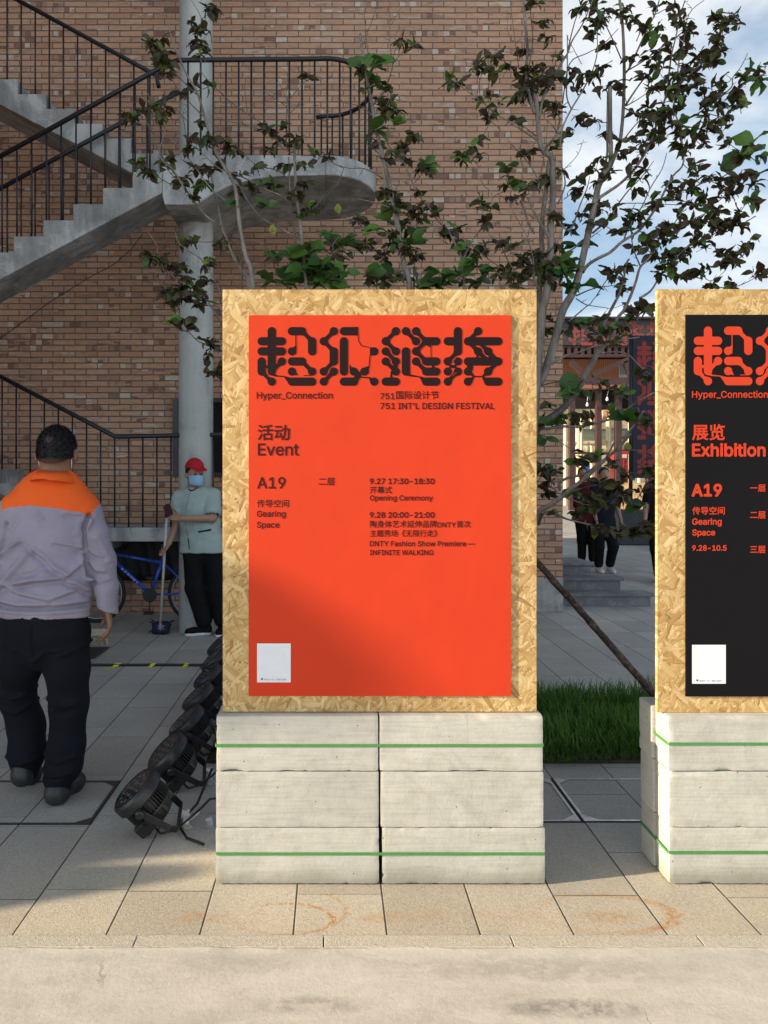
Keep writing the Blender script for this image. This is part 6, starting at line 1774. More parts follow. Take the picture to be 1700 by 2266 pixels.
TD.br('D', '1440 1080 1330 900 1240 740 1190 620 1140 570', 10, 5, .0, -.1); TD.br('D', '1310 415 1360 200 1380 40 C 1390 1711 1410 1370', 4, 2, -.05, 0); TD.br('D', '1200 610 1290 520 1315 415', 5, 3, -.08, -.05)
TD.br('D', '1680 1000 1590 945 1480 790 1390 590 1310 510', 5.5, 3, .0, -.05); TD.br('D', '1310 1650 1260 1560 1240 1300 1195 1110 1175 1050 1030 800 950 640', 6, 2.2, -.05, -.15); TD.br('D', '1185 1055 1230 830', 2.8, 1.5, -.1, -.1)
TD.br('D', '1310 1660 1090 1640 900 1520 780 1440', 5, 2.4, -.05, -.1); TD.br('D', '1090 1640 1020 1440 940 1300 860 1130 730 1025', 4.5, 1.8, -.1, -.15); TD.br('D', '1030 1450 1150 1290', 3, 1.6, -.1, -.1); TD.br('D', '890 1420 770 1340 580 1190 390 1015', 4, 1.8, -.1, -.15)
TD.br('D', '1260 1020 1190 900 1150 760 1100 640', 8, 6, .15, .15); TD.br('D', '1270 850 1160 790 1080 775', 3, 1.6, 0, 0); TD.br('D', '1480 1200 1560 1040 1600 900', 5, 3, 0, 0); TD.br('D', '1530 680 1610 470 1590 300 1560 200', 5, 3, .05, .1)
TD.br('C', '1600 1500 1530 1530 1480 1450 1400 1380', 3, 1.6, .1, 0)
TD.many('C', 'g 210 900 d 290 910 400 930 600 720 760 800 820 650 g 880 830 d 950 760 g 850 1190 d 730 1320 1070 1340 1090 900 1110 1000 1050 1080 1200 1000 1250 820 1380 750 1290 900 1360 900 1520 620 1430 1200 1510 1210 1390 240 1450 420 1300 40 g 590 1600 1500 1640 d 1530 860 1190 880 1130 1060 1310 820 1480 880 1100 580 640 690 850 630 1010 1130 760 1090 1370 960')
TD.many('D', '710 1180 860 1080 940 1090 1040 1160 910 1430 1020 1350 1170 1300 1270 1240 1370 1290 1360 1430 1100 1530 1450 1540 1440 1340 b 1560 1350 1620 1480 1560 1620 d g 1450 50 d 1220 60 1250 440 1180 480 1420 370 1560 300 1470 820 1580 780 1080 1580 1180 1400 1300 1340 1480 1420 1390 1560 1240 1420 1130 1260 850 1500 1010 1500 1560 1180 g 1240 1500')
TD.finish()
TE = Tree('magnolia_tree', 'tallest tree, its dark leafy branches spreading against the sky', G(1165, 1604), 4.66, 21)
TE.br('T', '1165 1606 1170 1300 1178 1050 I 0 1340 120 1100 230 800 330 450 400 200 520 0 B 225 1095 270 950 310 780 350 600 390 430', 29, 19, 0, 0)
TE.br('B', '390 430 405 370 425 290 475 215 540 60 560 0 A 578 1000 597 780 603 500 592 200 570 0', 15, 8, 0, .1)
TE.br('B', '385 440 400 330 430 240 495 150 505 0 A 500 1000 498 640', 14, 12, 0, -.05); TE.br('B', '425 300 475 90 A 478 1000 482 700', 8, 6, 0, .05)
TE.br('B', '385 412 480 350 580 280 690 165 790 0 A 800 1040 870 820 910 700 930 560 950 400 980 280 1020 100 1050 0', 10, 3, 0, -.15)
TE.br('B', '295 940 340 880 420 830 500 790 590 710 700 640 770 560 850 440 900 340 960 230 1040 120 A 1000 900 960 800 990 690', 11, 3, 0, -.2)
TE.br('A', '600 545 640 500 700 370 760 240 830 100 860 0', 7, 3.5, .1, .0); TE.br('A', '612 775 640 730 700 640 760 560', 7, 4, .1, 0); TE.br('A', '605 530 740 450 840 370 930 310', 5, 2.2, .1, -.05); TE.br('A', '620 775 700 730 800 660', 4, 2, .1, 0)
TE.br('A', '830 105 900 70 960 30', 3, 1.5, 0, 0)
TE.br('A', '130 1095 150 940 215 800 300 660 370 520 405 380 405 250 420 150', 6, 2.2, -.1, .1); TE.br('A', '150 760 200 470 330 390 440 330 560 210', 4, 2, .05, .1); TE.br('A', '215 800 180 700 185 500 185 260', 5, 3, .0, .1); TE.br('A', '580 430 510 270 420 90 380 0', 4, 2.4, .1, .1)
TE.br('A', '185 380 260 100 350 20', 4, 2, .1, .1); TE.br('A', '290 470 200 300 180 250', 2.5, 1.4, .1, .1)
TE.br('A', '950 700 1060 570 1150 490 1240 390 1310 290 1335 190', 4.5, 2, -.1, -.2); TE.br('A', '1325 262 1400 220 1440 180', 2.5, 1.4, -.2, -.2); TE.br('A', '1280 730 1390 640 1400 570 1460 490 1510 390', 4, 1.6, -.2, -.25); TE.br('A', '1395 580 1340 540', 2, 1.1, -.2, -.2)
TE.br('A', '1000 900 1150 830 1280 720 1420 660 1530 590 1640 540', 5, 2, -.15, -.3); TE.br('A', '990 700 1000 480 1040 300 1080 100 1190 0', 4, 1.8, -.15, -.1); TE.br('A', '940 600 880 560 840 470', 3, 1.5, -.1, -.1); TE.br('A', '1090 1000 1150 900 1200 820', 3.4, 1.8, -.2, -.2)
TE.br('A', '1040 140 1100 70 1060 20', 2.2, 1.2, -.1, -.1); TE.br('A', '480 900 400 890 300 850 220 850', 3, 1.5, 0, 0); TE.br('A', '600 790 740 850 860 830', 4, 2, .1, -.1); TE.br('A', '580 1050 700 900 780 860', 4.5, 2.2, .05, -.1)
TE.br('T', '1150 1606 1158 1300 1172 1030 I 60 1780 350 1540 480 1400 600 1230 700 1050 800 860 860 740', 24, 17, .05, 0)
TE.br('I', '850 760 880 600 930 400 1000 250 1080 100 1130 0 B 600 980 620 870 640 840', 12, 5, 0, .05); TE.br('I', '860 745 940 680 1010 540 1100 330 1200 200 1290 0 B 690 1000 720 900 780 840 840 740 880 640 960 590 1040 470', 12, 3, 0, -.2)
TE.br('B', '720 890 672 770 655 650 660 510', 5, 2.2, -.05, 0); TE.br('B', '715 1128 800 1070 870 960 950 870 1080 740 1200 690', 7, 2.5, -.05, -.2); TE.br('B', '1090 760 1200 700 1310 620 1430 520 1500 430 1590 330', 4, 1.6, -.15, -.3)
TE.br('B', '1150 920 1230 1000 1330 940 1390 850', 2.6, 1.4, -.2, -.25); TE.br('B', '1300 1050 1430 1040 1560 980 1640 920', 3, 1.5, -.2, -.3); TE.br('B', '870 960 1000 960 1150 920', 3, 2, -.1, -.2); TE.br('B', '950 600 1080 560 1250 480 1330 450', 3.5, 1.8, -.15, -.25)
TE.br('B', '600 700 640 600 730 460 800 310 880 180 915 60', 5, 2, 0, .1); TE.br('B', '370 650 490 540 570 420 640 330 720 250 820 120', 6.5, 2, 0, .1); TE.br('B', '580 430 800 430 1000 440 1300 410', 3, 1.6, .1, -.2)
TE.br('B', '225 600 280 440 330 320 350 230', 5, 2, .05, .1); TE.br('B', '165 305 290 250 400 190 500 160', 3.4, 1.8, .1, .05); TE.br('B', '160 400 230 350 300 280', 3, 1.5, .1, .1); TE.br('B', '160 180 250 90 290 0 A 260 1060 330 1040', 2, 1, .1, .1)
TE.br('B', '1070 340 1180 280 1320 240 1450 140 1500 60 1560 20', 4.5, 2, -.15, -.35); TE.br('B', '900 340 1070 330', 4, 3, -.1, -.15); TE.br('B', '1300 410 1400 320 1440 240', 3, 1.5, -.2, -.3)
TE.br('B', '470 600 560 650', 2.4, 1.2, 0, 0); TE.br('B', '360 680 440 620', 3, 1.4, 0, 0); TE.br('B', '150 800 220 770 300 710', 6, 4, .05, .05); TE.br('B', '250 1110 400 1050 600 1030', 5, 2, 0, -.05); TE.br('B', '400 1110 470 1000 560 910', 4, 2, 0, -.05)
TE.br('T', '1150 1606 1155 1420 1172 1230 J 60 1060 200 950 370 830 500 720 700 570 850 420 1000 290 1150 150 1270 0 I 1180 1900 1350 1690 1440 1540', 19, 5, .0, -.3)
TE.br('J', '350 740 350 640 480 570 640 540 800 440 950 320 1080 80', 10, 4, -.02, -.1); TE.br('J', '70 1190 120 1060 200 1040 330 1070 450 1120 700 1180 850 1220 1000 1290 1250 1310', 9, 3, -.02, -.3)
TE.br('J', '400 800 450 770 620 720 780 680 930 680', 5, 2, -.05, -.1); TE.br('J', '410 830 560 880 680 930 780 910 900 830', 5, 2, -.05, -.15); TE.br('J', '920 1240 1000 1250 1120 1220', 3.4, 1.6, -.2, -.25); TE.br('J', '1380 1180 1310 1110', 3, 1.6, -.3, -.3); TE.br('J', '1250 1310 1380 1180 1500 1220', 3, 1.8, -.3, -.3)
TE.br('I', '-30 1790 60 1760 200 1770 330 1740 600 1740 820 1700 1000 1650 1160 1580 1350 1420 1600 1290', 10, 4, 0, -.2); TE.br('I', '230 910 420 820 620 760 800 690 1000 670 1180 600 1400 570', 7.5, 3, 0, -.2); TE.br('I', '880 780 1090 760 1250 800 1400 950 1600 1110', 5.5, 2.4, 0, -.15)
TE.br('I', '0 1230 330 1150 560 1140 700 1160 780 1200 740 1500', 4.5, 1.8, .0, -.1); TE.br('I', '60 1850 260 1900 480 2030 J 560 310 640 360', 3.4, 1.6, 0, -.1); TE.br('J', '1060 210 1130 215 1350 215 1500 290 1600 310', 4, 2, -.2, -.3); TE.br('J', '980 440 1100 460 1250 510 1500 500', 3.4, 1.8, -.2, -.3)
TE.br('I', '0 1520 200 1490 290 1520 370 1460', 5, 3, 0, 0); TE.br('J', '50 670 200 680 330 770', 3.4, 2, 0, 0); TE.br('J', '50 630 130 540 130 470', 2.4, 1.4, 0, 0); TE.br('J', '330 640 320 560 260 480', 2.4, 1.3, 0, 0); TE.br('I', '560 60 720 150 800 60 880 0', 3.6, 2, .05, 0); TE.br('I', '470 360 720 150', 5, 3.4, 0, .05)
TE.br('I', '720 150 930 180 1050 190 1200 130', 2.6, 1.3, .05, 0); TE.br('I', '880 330 960 220', 4, 1.6, 0, 0); TE.br('J', '1000 660 1150 740 1260 830 1350 870', 3.4, 1.8, -.1, -.2)
TE.many('A', '280 40 240 60 490 60 470 120 350 130 330 240 440 190 480 330 640 120 690 150 740 190 840 40 g 790 250 d 860 200 g 800 350 d 980 30 960 110 1000 180 1080 190 1070 250 940 290 1090 340 1030 360 870 390 940 400 830 470 800 440 880 500 720 550 640 420 230 510 300 540 360 550 400 560 200 590 250 640 430 620 520 590 560 650 450 500')
TE.many('A', '790 570 840 620 960 560 1010 550 1010 640 930 650 850 650 1050 700 980 690 1130 620 1180 680 1240 640 g 1310 600 d 1290 680 1240 730 1200 770 1330 760 1390 700 1430 640 g 1480 590 1510 540 d 1560 560 g 1620 600 1640 460 d 1590 520 1450 740 g 1470 810 d 1390 850 1430 780 1250 110 1290 90 1370 80 1370 130 1340 170 1440 170 1270 250 1280 330 1230 370 1310 380 1300 450 1250 440 1130 420')
TE.many('A', '680 830 740 820 780 780 900 760 850 830 910 840 870 870 760 900 g 1070 860 d 960 900 1040 920 1080 960 860 960 920 980 1010 970 1240 920 1300 900 1330 960 1210 980 1330 1000 260 860 310 860 380 900 460 990 220 970 700 1000 730 1050 850 1030 1010 1060 1100 1070 1200 1060 b 1550 1050 d 580 1040 60 780 40 560 1100 500 1150 560 1060 480 980 800 1020 760 1200 850 1350 870 620 60 410 50 540 130')
TE.many('B', '480 140 430 90 350 150 g 500 210 d 250 230 250 350 340 370 420 270 590 80 690 30 640 130 750 170 g 690 250 740 260 d 710 340 g 860 340 d 820 440 870 400 480 430 340 440 440 480 480 560 310 510 400 570 640 570 680 540 660 480 740 520 570 620 770 570 930 560 900 600 1000 590 g 780 660 d 1080 560 940 700 1170 670 1160 590 1100 660 920 790 990 790 1040 760 1070 790 1030 830 880 830 820 800')
TE.many('B', '1250 480 1220 440 1230 520 1310 460 1440 470 1130 440 1060 420 g 1160 350 d 990 330 1070 330 950 290 1010 360 1070 270 g 1140 200 d 1220 230 1130 150 1290 250 b 1310 150 d 1420 50 1480 90 g 1540 20 1600 90 d 1580 190 1450 220 1510 230 1540 260 1380 260 g 1340 400 d 1410 370 1560 440 1520 390 1280 570 1280 600 1360 610 1480 580 1470 620 1400 540 1530 690 1540 740 1500 740 1240 740 1310 780 1360 800 1430 770 1300 850 1400 840')
TE.many('B', '500 910 470 940 550 920 600 890 620 1000 620 1060 900 900 950 900 860 940 1110 910 1150 950 1210 900 1000 950 1250 1030 1390 990 1400 1030 1550 930 1620 930 b 290 1040 150 940 d 170 600 220 640 b 260 740 150 880 d 750 740 700 740 800 720 860 650 1010 500 1340 560 1210 380 1300 300')
TE.many('I', 'b 700 400 d 850 350 g 420 500 d 520 430 110 310 130 430 790 600 1050 640 1130 430 1300 200 1350 250 1480 220 g 1140 570 h 450 1170 b 520 1270 g 640 1290 d 950 1150 1100 1220 1300 1050 1490 1090 200 1420 90 1640 b 230 1700 d 600 1560 740 1580 g 980 1510 b 1270 1650 d 1530 1700 b 160 1900 d 540 1690 400 1590 y 1230 2010 d 1350 1570 860 540 1200 440 1420 300 1540 250')
TE.many('J', '690 250 800 250 550 380 100 440 180 470 340 460 240 620 140 780 g 500 780 1050 750 d 960 620 1150 700 1030 650 1170 870 890 970 600 1000 g 320 1020 d 1460 700 b 1480 930 d 1530 1230 1280 1280 1450 1250 1580 1310 850 1270 1180 570 1560 490 1040 390 700 880 780 800 900 700 1100 640 1000 760 860 620 640 980 740 950 950 900 1100 870 1200 820 1380 1290 1200 1290 1000 1260 1560 1180')
TE.finish()
# prop pole leaning against the trunk
m = MB(); a, b = P(1120, 1165, 4.58), P(1494, 1590, 4.78)
n = 26; m.tube([a.lerp(b, i / n) + Vector((mnoise.noise((i * .35, 0, 0)), 0, mnoise.noise((i * .35, 5, 0)))) * .008 for i in range(n + 1)], [.020 + .003 * mnoise.noise((i * .8, 9, 0)) + .003 * i / n for i in range(n + 1)], 12)
def mat_pole():
    M = Mat('rough pole bark'); p = M.pos(); n = M.noise(p, 45, 5, .7); q = M.noise(p, 9, 4)
    c = M.ramp(n * .6 + q * .4, [(.35, (.032, .020, .016)), (.5, (.085, .056, .044)), (.65, (.20, .155, .13))])
    return M.bsdf(c, .9, normal=M.bump(n, .8, .01), spec=.2)
tag(m.build('support_pole', mat_pole(), smooth=True), 'rough brown wooden prop pole leaning down across the gap over the grass', 'support pole')

# ------------------------------------------------------------------ blue bicycle under the low landing
DBK = 8.03
def Wb(x, y, dy=0.0): return Vector((((230 + x * .16275) - CX) / F_PX * DBK, DBK + dy, CAM_Z - ((1130 + y * .16275) - CY) / F_PX * DBK))
bk = thing('bicycle', 'blue bicycle with black wire basket parked under the low stair landing', 'bicycle', (Wb(640, 0).x, DBK, 0))
BLUEP = plain('blue bicycle paint', (.02, .10, .62), .28, var=.1, coat=.5)
def T(name, pts, r, mat, par, n=8): m_ = MB(); m_.tube(pts, r, n); return m_.build(name, mat, par, smooth=True)
rw, bb, sc2 = Vector((X(436, DBK), DBK, .306)), Wb(640, 1140), Wb(800, 650)
hd0, hd1 = Wb(120, 560), Wb(150, 690)
fwv = Vector((X(214, DBK), DBK, .306))
m = MB()
m.tube([hd0 + Vector((0, 0, -.02)), Wb(780, 705)], .016, 8); m.tube([hd1, bb], .021, 8); m.tube([sc2, bb], .017, 8); m.tube([hd0 + Vector((-.012, 0, .05)), hd1 + Vector((.008, 0, -.04))], .020, 8)
for s_ in (-1, 1):
    o = Vector((0, .045 * s_, 0)); m.tube([Wb(790, 700), rw + o], .009, 6); m.tube([bb, rw + o], .010, 6); m.tube([hd1 + o * .6, fwv + o], .011, 6)
fr_ = m.build('frame', BLUEP, bk, smooth=True)
DEC = plain('pale decal', (.30, .42, .72), .4)
m = MB(); dd = (bb - hd1).normalized(); up_ = Vector((-dd.z, 0, dd.x)) * -1
for i, (a, w_) in enumerate(((.10, .028), (.145, .022), (.185, .026), (.232, .020), (.268, .026), (.312, .022))):   # worn stripes of lettering on the down tube
    p_ = hd1 + dd * a; q = [p_ + dd * 0 - up_ * .009, p_ + dd * w_ - up_ * .009, p_ + dd * (w_ - .006) + up_ * .010, p_ + dd * .004 + up_ * .010]
    m.add([v + Vector((0, -.0215, 0)) for v in q], [(0, 1, 2, 3)])
m.build('decal', DEC, fr_)
RIMG = plain('grey rim', (.33, .33, .33), .4, metal=.6)
for c_, in ((rw,), (fwv,)):
    wh = bpy.data.objects.new('wheel', None); COL.objects.link(wh); wh.location = c_; wh.parent = bk; wh.matrix_parent_inverse = wmat(bk).inverted()
    def ringp(r_, y=0): return [c_ + Vector((r_ * math.cos(a), y, r_ * math.sin(a))) for a in np.linspace(0, 2 * math.pi, 56, endpoint=False)]
    m = MB(); m.tube(ringp(.287), .019, 8, closed=True); m.build('tyre', RUB, wh, smooth=True)
    m = MB(); m.tube(ringp(.262), .0105, 6, closed=True); m.build('rim', RIMG, wh, smooth=True)
    m = MB()
    for k in range(32):
        a = 2 * math.pi * k / 32; e = .025 * (1 if k % 2 else -1)
        m.tube([c_ + Vector((.018 * math.cos(a + .9), e, .018 * math.sin(a + .9))), c_ + Vector((.258 * math.cos(a), 0, .258 * math.sin(a)))], .0010, 3)
    m.tube([c_ + Vector((0, -.05, 0)), c_ + Vector((0, .05, 0))], .016, 8)
    m.build('spokes', RIMG, wh)
m = MB(); m.lathe([(.075, -.003), (.075, .003)], 28, Matrix.Translation(bb + Vector((0, -.05, 0))) @ Matrix.Rotation(R(90), 4, 'X')); m.tube([bb + Vector((0, -.062, 0)), bb + Vector((0, .066, 0))], .014, 8); m.bar(bb + Vector((0, -.06, 0)), Wb(640, 1370, -.06), .014, .010); m.bar(bb + Vector((0, .06, 0)), bb + Vector((-.02, .06, .165)), .014, .010)
cr = m.build('crank', BLACKM, bk)
for p_, y in ((Wb(640, 1370, -.10), 0), (bb + Vector((-.02, .10, .165)), 0)):
    m = MB(); m.box(p_.x - .045, p_.x + .045, p_.y - .04, p_.y + .04, p_.z - .012, p_.z + .012); m.build('pedal', RUB, cr)
m = MB(); m.tube([sc2, Wb(790, 430)], .013, 8); m.build('seat_post', RIMG, bk, smooth=True)
s = SDF(Wb(630, 380) - Vector((.05, .15, .1)), Wb(880, 380) + Vector((.1, .15, .06)), .006)
s.cone(Wb(670, 400), Wb(780, 405), .022, .035, .02); s.ell(Wb(850, 405), (.085, .075, .035), .03); put('saddle', s.mesh('saddle', RUB), bk)
hb = Wb(170, 330)
T('stem', [hd0 + Vector((-.012, 0, .05)), hb], .013, BLACKM, bk)
m = MB(); m.tube([Wb(490, 322, -.27), Wb(390, 312, -.25), Wb(260, 275, -.16), hb + Vector((.03, -.04, .0)), hb + Vector((.03, .04, 0)), Wb(250, 290, .16), Wb(400, 335, .25), Wb(470, 345, .28)], .0125, 8); hbo = m.build('handlebar', BLACKM, bk, smooth=True)
m = MB(); m.tube([Wb(495, 323, -.275), Wb(400, 313, -.252)], .0175, 8); m.build('grip', RUB, hbo, smooth=True)
m = MB(); m.tube([Wb(340, 290, -.2), Wb(330, 330, -.21), Wb(430, 405, -.24)], .006, 5); m.build('brake_lever', RUB, hbo, smooth=True)
m = MB()
bxs = [Wb(60, 270), Wb(440, 360)]; x0_, x1_ = bxs[0].x - .10, bxs[0].x + .20; z1_ = Wb(0, 275).z; z0_ = z1_ - .20
for zz, ins in ((z1_, 0), (z1_ - .07, .012), (z1_ - .14, .024), (z0_, .035)):
    m.tube([(x0_ + ins, DBK - .15 + ins, zz), (x1_ - ins, DBK - .15 + ins, zz), (x1_ - ins, DBK + .15 - ins, zz), (x0_ + ins, DBK + .15 - ins, zz)], .0035, 5, closed=True)
for k in range(13):
    t = k / 12
    for yy in (-.15, .15): m.tube([(x0_ + (x1_ - x0_) * t, DBK + yy, z1_), (x0_ + .035 + (x1_ - x0_ - .07) * t, DBK + yy * .77, z0_)], .0022, 4)
    for xx, ins in ((x0_, .035), (x1_, -.035)): m.tube([(xx, DBK - .15 + .3 * t, z1_), (xx + ins, DBK - .115 + .23 * t, z0_)], .0022, 4)
m.build('basket', BLACKM, bk, smooth=True)
T('kickstand', [rw + Vector((-.05, -.05, -.02)), Wb(1120, 1490, -.10), Wb(1085, 1590, -.17)], .007, BLACKM, bk)
# black sheet added to stand in for the darkness under the landing
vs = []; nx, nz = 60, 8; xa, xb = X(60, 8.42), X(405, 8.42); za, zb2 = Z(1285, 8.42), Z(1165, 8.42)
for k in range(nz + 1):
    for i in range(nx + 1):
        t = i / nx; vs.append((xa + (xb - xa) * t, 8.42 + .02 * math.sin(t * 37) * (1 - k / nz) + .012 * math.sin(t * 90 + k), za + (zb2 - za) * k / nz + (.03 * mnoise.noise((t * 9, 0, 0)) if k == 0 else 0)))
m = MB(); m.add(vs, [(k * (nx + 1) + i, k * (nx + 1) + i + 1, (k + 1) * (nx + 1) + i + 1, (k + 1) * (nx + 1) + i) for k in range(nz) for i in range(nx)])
o = m.build('shade_sheet', plain('black shade sheet', (.004, .004, .005), .6), smooth=True); tag(o, 'black sheet added for the darkness under the low landing behind the bicycle', 'shade_sheet'); so = o.modifiers.new('s', 'SOLIDIFY'); so.thickness = .002

# ------------------------------------------------------------------ the street seen through the gap on the right
def BX(z, x, D): return X(tpx(z, x, 0)[0], D)
def BZ(z, y, D): return Z(tpx(z, 0, y)[1], D)
REDST = plain('red brown steel', (.050, .017, .015), .55, var=.25, sc=4)
DARKST = plain('dark fascia panel', (.030, .028, .030), .6)
CREAM = mat_concrete('cream plaster', (.46, .40, .30), (.58, .52, .40), .6, .5)
DF = 38.0
pv = thing('steel_pavilion', 'dark red steel frame hall with dark fascia and red lettering far behind', 'building', (10, DF, 0))
m = MB(); m.box(6, 26, DF - .2, DF + .2, Z(765, DF), Z(709, DF)); m.box(5.6, 26.4, DF - .5, DF + 9, Z(709, DF), Z(705, DF)); fa_ = m.build('fascia', DARKST, pv)
put('lettering', title_mesh('lettering', 1262, 714, 9.3, DF - .215, plain('faded red letters', (.22, .04, .032), .7)), fa_)
m = MB()
for i in range(60): m.box(6 + i * .33, 6.16 + i * .33, DF - .1, DF + .1, Z(786, DF), Z(766, DF))
m.box(6, 26, DF - .12, DF + .12, Z(768, DF), Z(766, DF)); m.box(6, 26, DF - .14, DF + .14, Z(790, DF), Z(785, DF)); m.build('lattice_band', REDST, pv)
m = MB(); m.box(6, 26, DF - .15, DF + .3, Z(853, DF), Z(836, DF)); m.build('beam', REDST, pv)
m = MB(); m.box(6, 26, DF - .5, DF + .1, Z(862, DF), Z(854, DF)); m.build('ledge', plain('sunlit salmon edge', (.26, .10, .06), .7), pv)  # lower edge of the beam, with the sunlight on it put into the colour
for a, b in ((1259.5, 1271.5), (1318.5, 1330), (1361.5, 1374.5), (1432, 1444), (1500, 1512), (1570, 1582)):
    m = MB(); m.box(X(a, DF), X(b, DF), DF - .14, DF + .14, 0, Z(862, DF)); m.build('column', REDST, pv)
for a, b in (((1311.6, 830), (1398, 791)), ((1383, 800), (1396, 830)), ((1262, 800), (1300, 836))):
    m = MB(); m.bar(P(*a, DF), P(*b, DF), .22, .28, up=Vector((0, 1, 0))); m.build('brace', REDST, pv)
m = MB(); m.box(6, 26, DF + 8.7, DF + 9, Z(905, DF + 9), Z(712, DF + 9)); m.build('back_wall', plain('dark hall interior', (.012, .010, .010), .9), pv)
for px, py in ((1344, 884), (1300, 896)):
    m = MB(); m.lathe([(.02, .14), (.05, .07), (.07, 0), (.05, -.06), (.01, -.08)], 14, Matrix.Translation(P(px, py, DF - .3))); m.tube([P(px, py, DF - .3) + Vector((0, 0, .2)), P(px + 3, 863, DF - .25)], .012, 4); m.build('bulb', plain('white bulb', (.75, .74, .68), .3), pv, smooth=True)
# upper sunlit cladding and plant behind
DC = 34.5
CL = Mat('corrugated cladding'); cx3, cy3, cz3 = CL.xyz(); st_ = (cx3 * 9).fract(); CLAD = CL.bsdf(CL.mix((st_ - .5).abs().ss(.1, .4), (.33, .13, .065), (.47, .21, .11)), .7)
cb = thing('clad_hall', 'orange brown corrugated wall with small window behind the steel frame', 'building', (10, DF + 6, 0))
m = MB(); m.box(5, 26, DF + 5.6, DF + 6.2, Z(846, DF + 5.6), Z(795, DF + 5.6)); m.build('wall', CLAD, cb)
m = MB(); m.box(X(1371, DF + 5.55), X(1388, DF + 5.55), DF + 5.52, DF + 5.6, Z(836, DF + 5.5), Z(802, DF + 5.5)); wn = m.build('window', plain('white window frame', (.55, .58, .62), .5), cb)
m = MB()
for k in range(3): m.box(X(1372.5 + k * 5.2, DF + 5.5), X(1376 + k * 5.2, DF + 5.5), DF + 5.50, DF + 5.52, Z(829, DF + 5.5), Z(804, DF + 5.5))
m.build('pane', plain('pale glass', (.20, .30, .40), .15), wn)
pw = thing('plant_wall', 'cream industrial wall lined with pipes in the sun', 'building', (11, 52, 0))
m = MB(); m.box(0, 34, 52, 53, 0, Z(905, 52)); m.build('wall', CREAM, pw)
PIPEG = plain('pale green pipe', (.40, .47, .37), .5); PIPEY = plain('cream pipe', (.58, .50, .33), .5); PIPEP = plain('peach pipe', (.62, .38, .25), .5)
for (a, b, r_, D, mt) in (((1270, 962), (1440, 960), .34, 46, PIPEG), ((1240, 940), (1330, 926), .30, 47, PIPEP), ((1330, 918), (1450, 912), .38, 47, PIPEP), ((1250, 980), (1440, 981), .13, 45, PIPEY), ((1250, 995), (1440, 995), .22, 48, PIPEY)):
    m = MB(); p0, p1_ = P(*a, D), P(*b, D); m.tube([p0, p1_], r_, 14)
    n = int((p1_ - p0).length / 1.1)
    for k in range(1, n): c = p0.lerp(p1_, k / n); m.tube([c - (p1_ - p0).normalized() * .06, c + (p1_ - p0).normalized() * .06], r_ * 1.13, 14)
    m.build('pipe', mt, pw, sharp=40)
for px, r_, D in ((1252, .12, 45), (1280, .16, 45), (1287, .09, 44.6), (1347, .15, 45), (1395, .13, 45), (1415, .16, 45), (1310, .1, 46.5)):
    m = MB(); m.tube([(X(px, D), D, 0), (X(px, D), D, Z(925, D))], r_, 10); m.build('pipe', PIPEY, pw, sharp=40)
m = MB(); m.box(X(1262, 44), X(1440, 44), 44, 44.3, Z(1005, 44), Z(1000, 44)); m.box(X(1350, 44), X(1365, 44), 44, 44.4, Z(1060, 44), Z(1005, 44)); m.build('platform', plain('dark gantry', (.05, .045, .04), .7), pw)
# small coloured panels, telephone box, fence
for px, w_, cc, lab in ((1273, 6, (.5, .06, .07), 'red'), (1292, 5, (.55, .05, .06), 'second red'), (1300, 9, (.03, .10, .55), 'blue')):
    m = MB(); D = 43; m.box(X(px - w_ / 2, D), X(px + w_ / 2, D), D, D + .04, Z(1054, D), Z(1030, D)); m.tube([(X(px, D), D + .02, 0), (X(px, D), D + .02, Z(1054, D))], .03, 6)
    tag(m.build('street_panel', plain(lab + ' panel', cc, .6)), '%s upright panel in front of the cream pipe wall' % lab, 'panel', 'coloured panels by the pipe wall')
tb = thing('telephone_box', 'red telephone box behind the right steel column', 'telephone box', (X(1376, 40), 40, 0))
D = 40; REDB = plain('red box paint', (.42, .012, .018), .4)
x0_, x1_ = X(1361, D), X(1391, D); zt = Z(997, D)
m = MB(); m.box(x0_, x1_, D, D + .8, 0, .5); m.box(x0_, x1_, D, D + .8, zt - .45, zt - .08); m.box(x0_ + .06, x1_ - .06, D + .05, D + .75, zt - .08, zt)
for xx in np.linspace(x0_, x1_ - .06, 4): m.box(xx, xx + .06, D, D + .06, .5, zt - .45)
for zz in np.linspace(.5, zt - .45, 9)[1:-1]: m.box(x0_, x1_, D + .005, D + .05, zz - .02, zz + .02)
m.build('frame', REDB, tb)
m = MB(); m.box(x0_ + .03, x1_ - .03, D + .03, D + .77, .5, zt - .45); m.build('pane', plain('dim red glass', (.12, .012, .014), .2), tb)
m = MB(); m.box(x0_ + .08, x1_ - .08, D - .012, D, zt - .38, zt - .2); m.build('sign', plain('pale sign', (.6, .55, .5), .5), tb)
D = 36.6
fn = thing('plank_fence', 'low sandy plank fence in sunlight before the telephone box', 'fence', (X(1405, D), D, 0))
PLK = plain('sandy planks', (.55, .36, .19), .8, var=.3, sc=3)
m = MB(); nb = 40
for k in range(nb):
    x = X(1362, D) + k * .135; m.box(x, x + .125, D, D + .05, .12, 1.36 + .03 * mnoise.noise((k * .7, 0, 0)))
m.build('boards', PLK, fn)
m = MB(); m.box(X(1362, D), X(1362, D) + nb * .135, D + .05, D + .1, .5, .6); m.build('rail', PLK, fn)
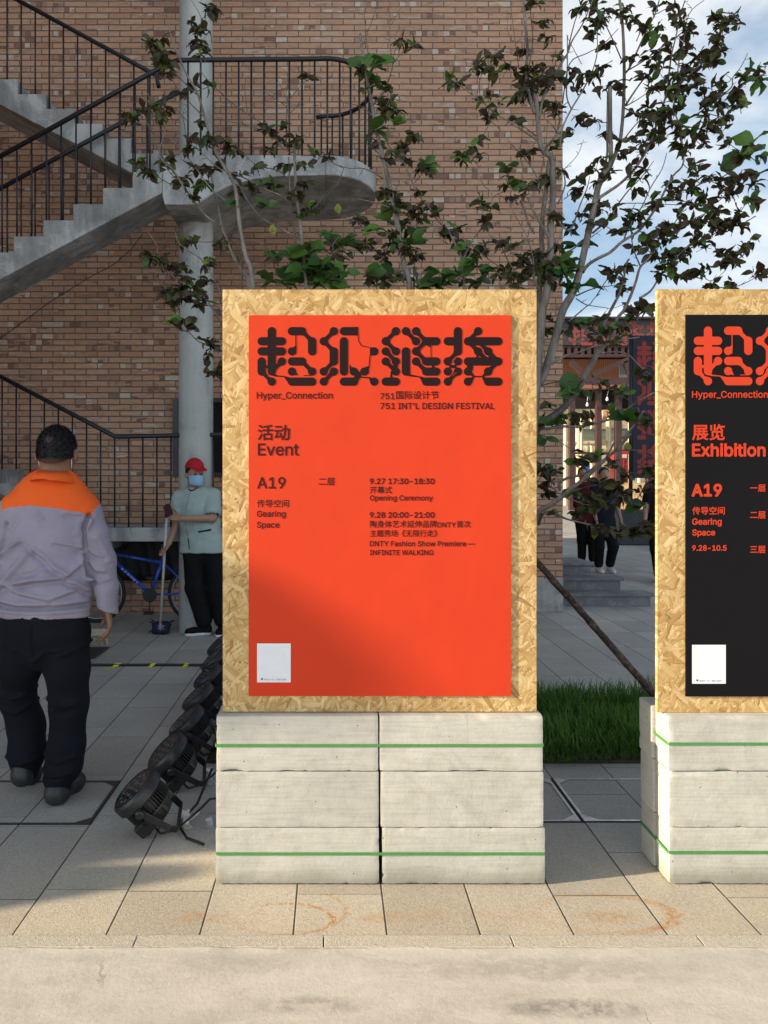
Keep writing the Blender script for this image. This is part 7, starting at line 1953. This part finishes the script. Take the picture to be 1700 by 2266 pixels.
# dark base box with the tall banner standing in it
D = 17.5; NAVYB = plain('dark navy box', (.010, .012, .022), .5)
bs = thing('banner_stand', 'tall dark vertical banner with red characters on a black pole and base box', 'banner', (X(1403, D), D, 0))
m = MB(); m.box(X(1371, D), X(1600, D), D, D + .6, 0, Z(1129, D)); bevelled(m.build('base_box', NAVYB, bs), .02)
m = MB(); m.tube([(X(1403.5, D), D + .2, Z(1129, D)), (X(1403.5, D), D + .2, Z(736, D))], .045, 10); m.build('pole', BLACKM, bs, smooth=True)
m = MB(); m.box(X(1407.5, D), X(1520, D), D + .17, D + .19, Z(1058, D), Z(739, D)); bn = m.build('cloth', plain('dark banner cloth', (.020, .022, .036), .8), bs)
bl = title_mesh('lettering', 0, 0, 1, 1, plain('banner red', (.30, .038, .032), .8))
co = np.array([v.co[:] for v in bl.vertices]); gx_ = (co[:, 0] * F_PX + CX); gy_ = CY + (CAM_Z - co[:, 2]) * F_PX
ch = np.floor((gx_ + .57) / 6.15).clip(0, 3)
for i, v in enumerate(bl.vertices):                            # the four characters one above the other
    v.co = (X(1421 + (gx_[i] - ch[i] * 6.15) * 11.5, D), D + .165, Z(756 + ch[i] * 77 + gy_[i] * 11.5, D))
put('lettering', bl, bn)
# street lamp whose head shows beside the black board
D = 14.0
sl = thing('street_lamp', 'dark curved street lamp head peeking out beside the black board', 'street lamp', (X(1500, D), D, 0))
m = MB(); m.tube([(X(1500, D), D, 0), (X(1500, D), D, Z(720, D)), P(1490, 694, D), P(1465, 684, D)], [.055, .045, .035, .03], 10); m.build('pole', BLACKM, sl, smooth=True)
s = SDF(P(1405, 655, D) - Vector((.1, .2, .5)), P(1475, 655, D) + Vector((.1, .2, .1)), .012)
s.ell(P(1440, 684, D), (.33, .13, .085), .01, M=Matrix.Rotation(R(22), 4, 'Y')); s.cut((.37, 0, -.93), (.37 * P(1440, 684, D).x - .93 * P(1440, 684, D).z) + .012)
put('lamp_head', s.mesh('lamp_head', plain('blue grey lamp', (.045, .055, .075), .4)), sl)
# far rooftops closing the street
fb_ = thing('distant_block', 'pale distant building closing the street behind the pipe wall', 'building', (20, 95, 0))
m = MB(); m.box(2, 90, 95, 105, 0, 9); m.build('wall', CREAM, fb_)
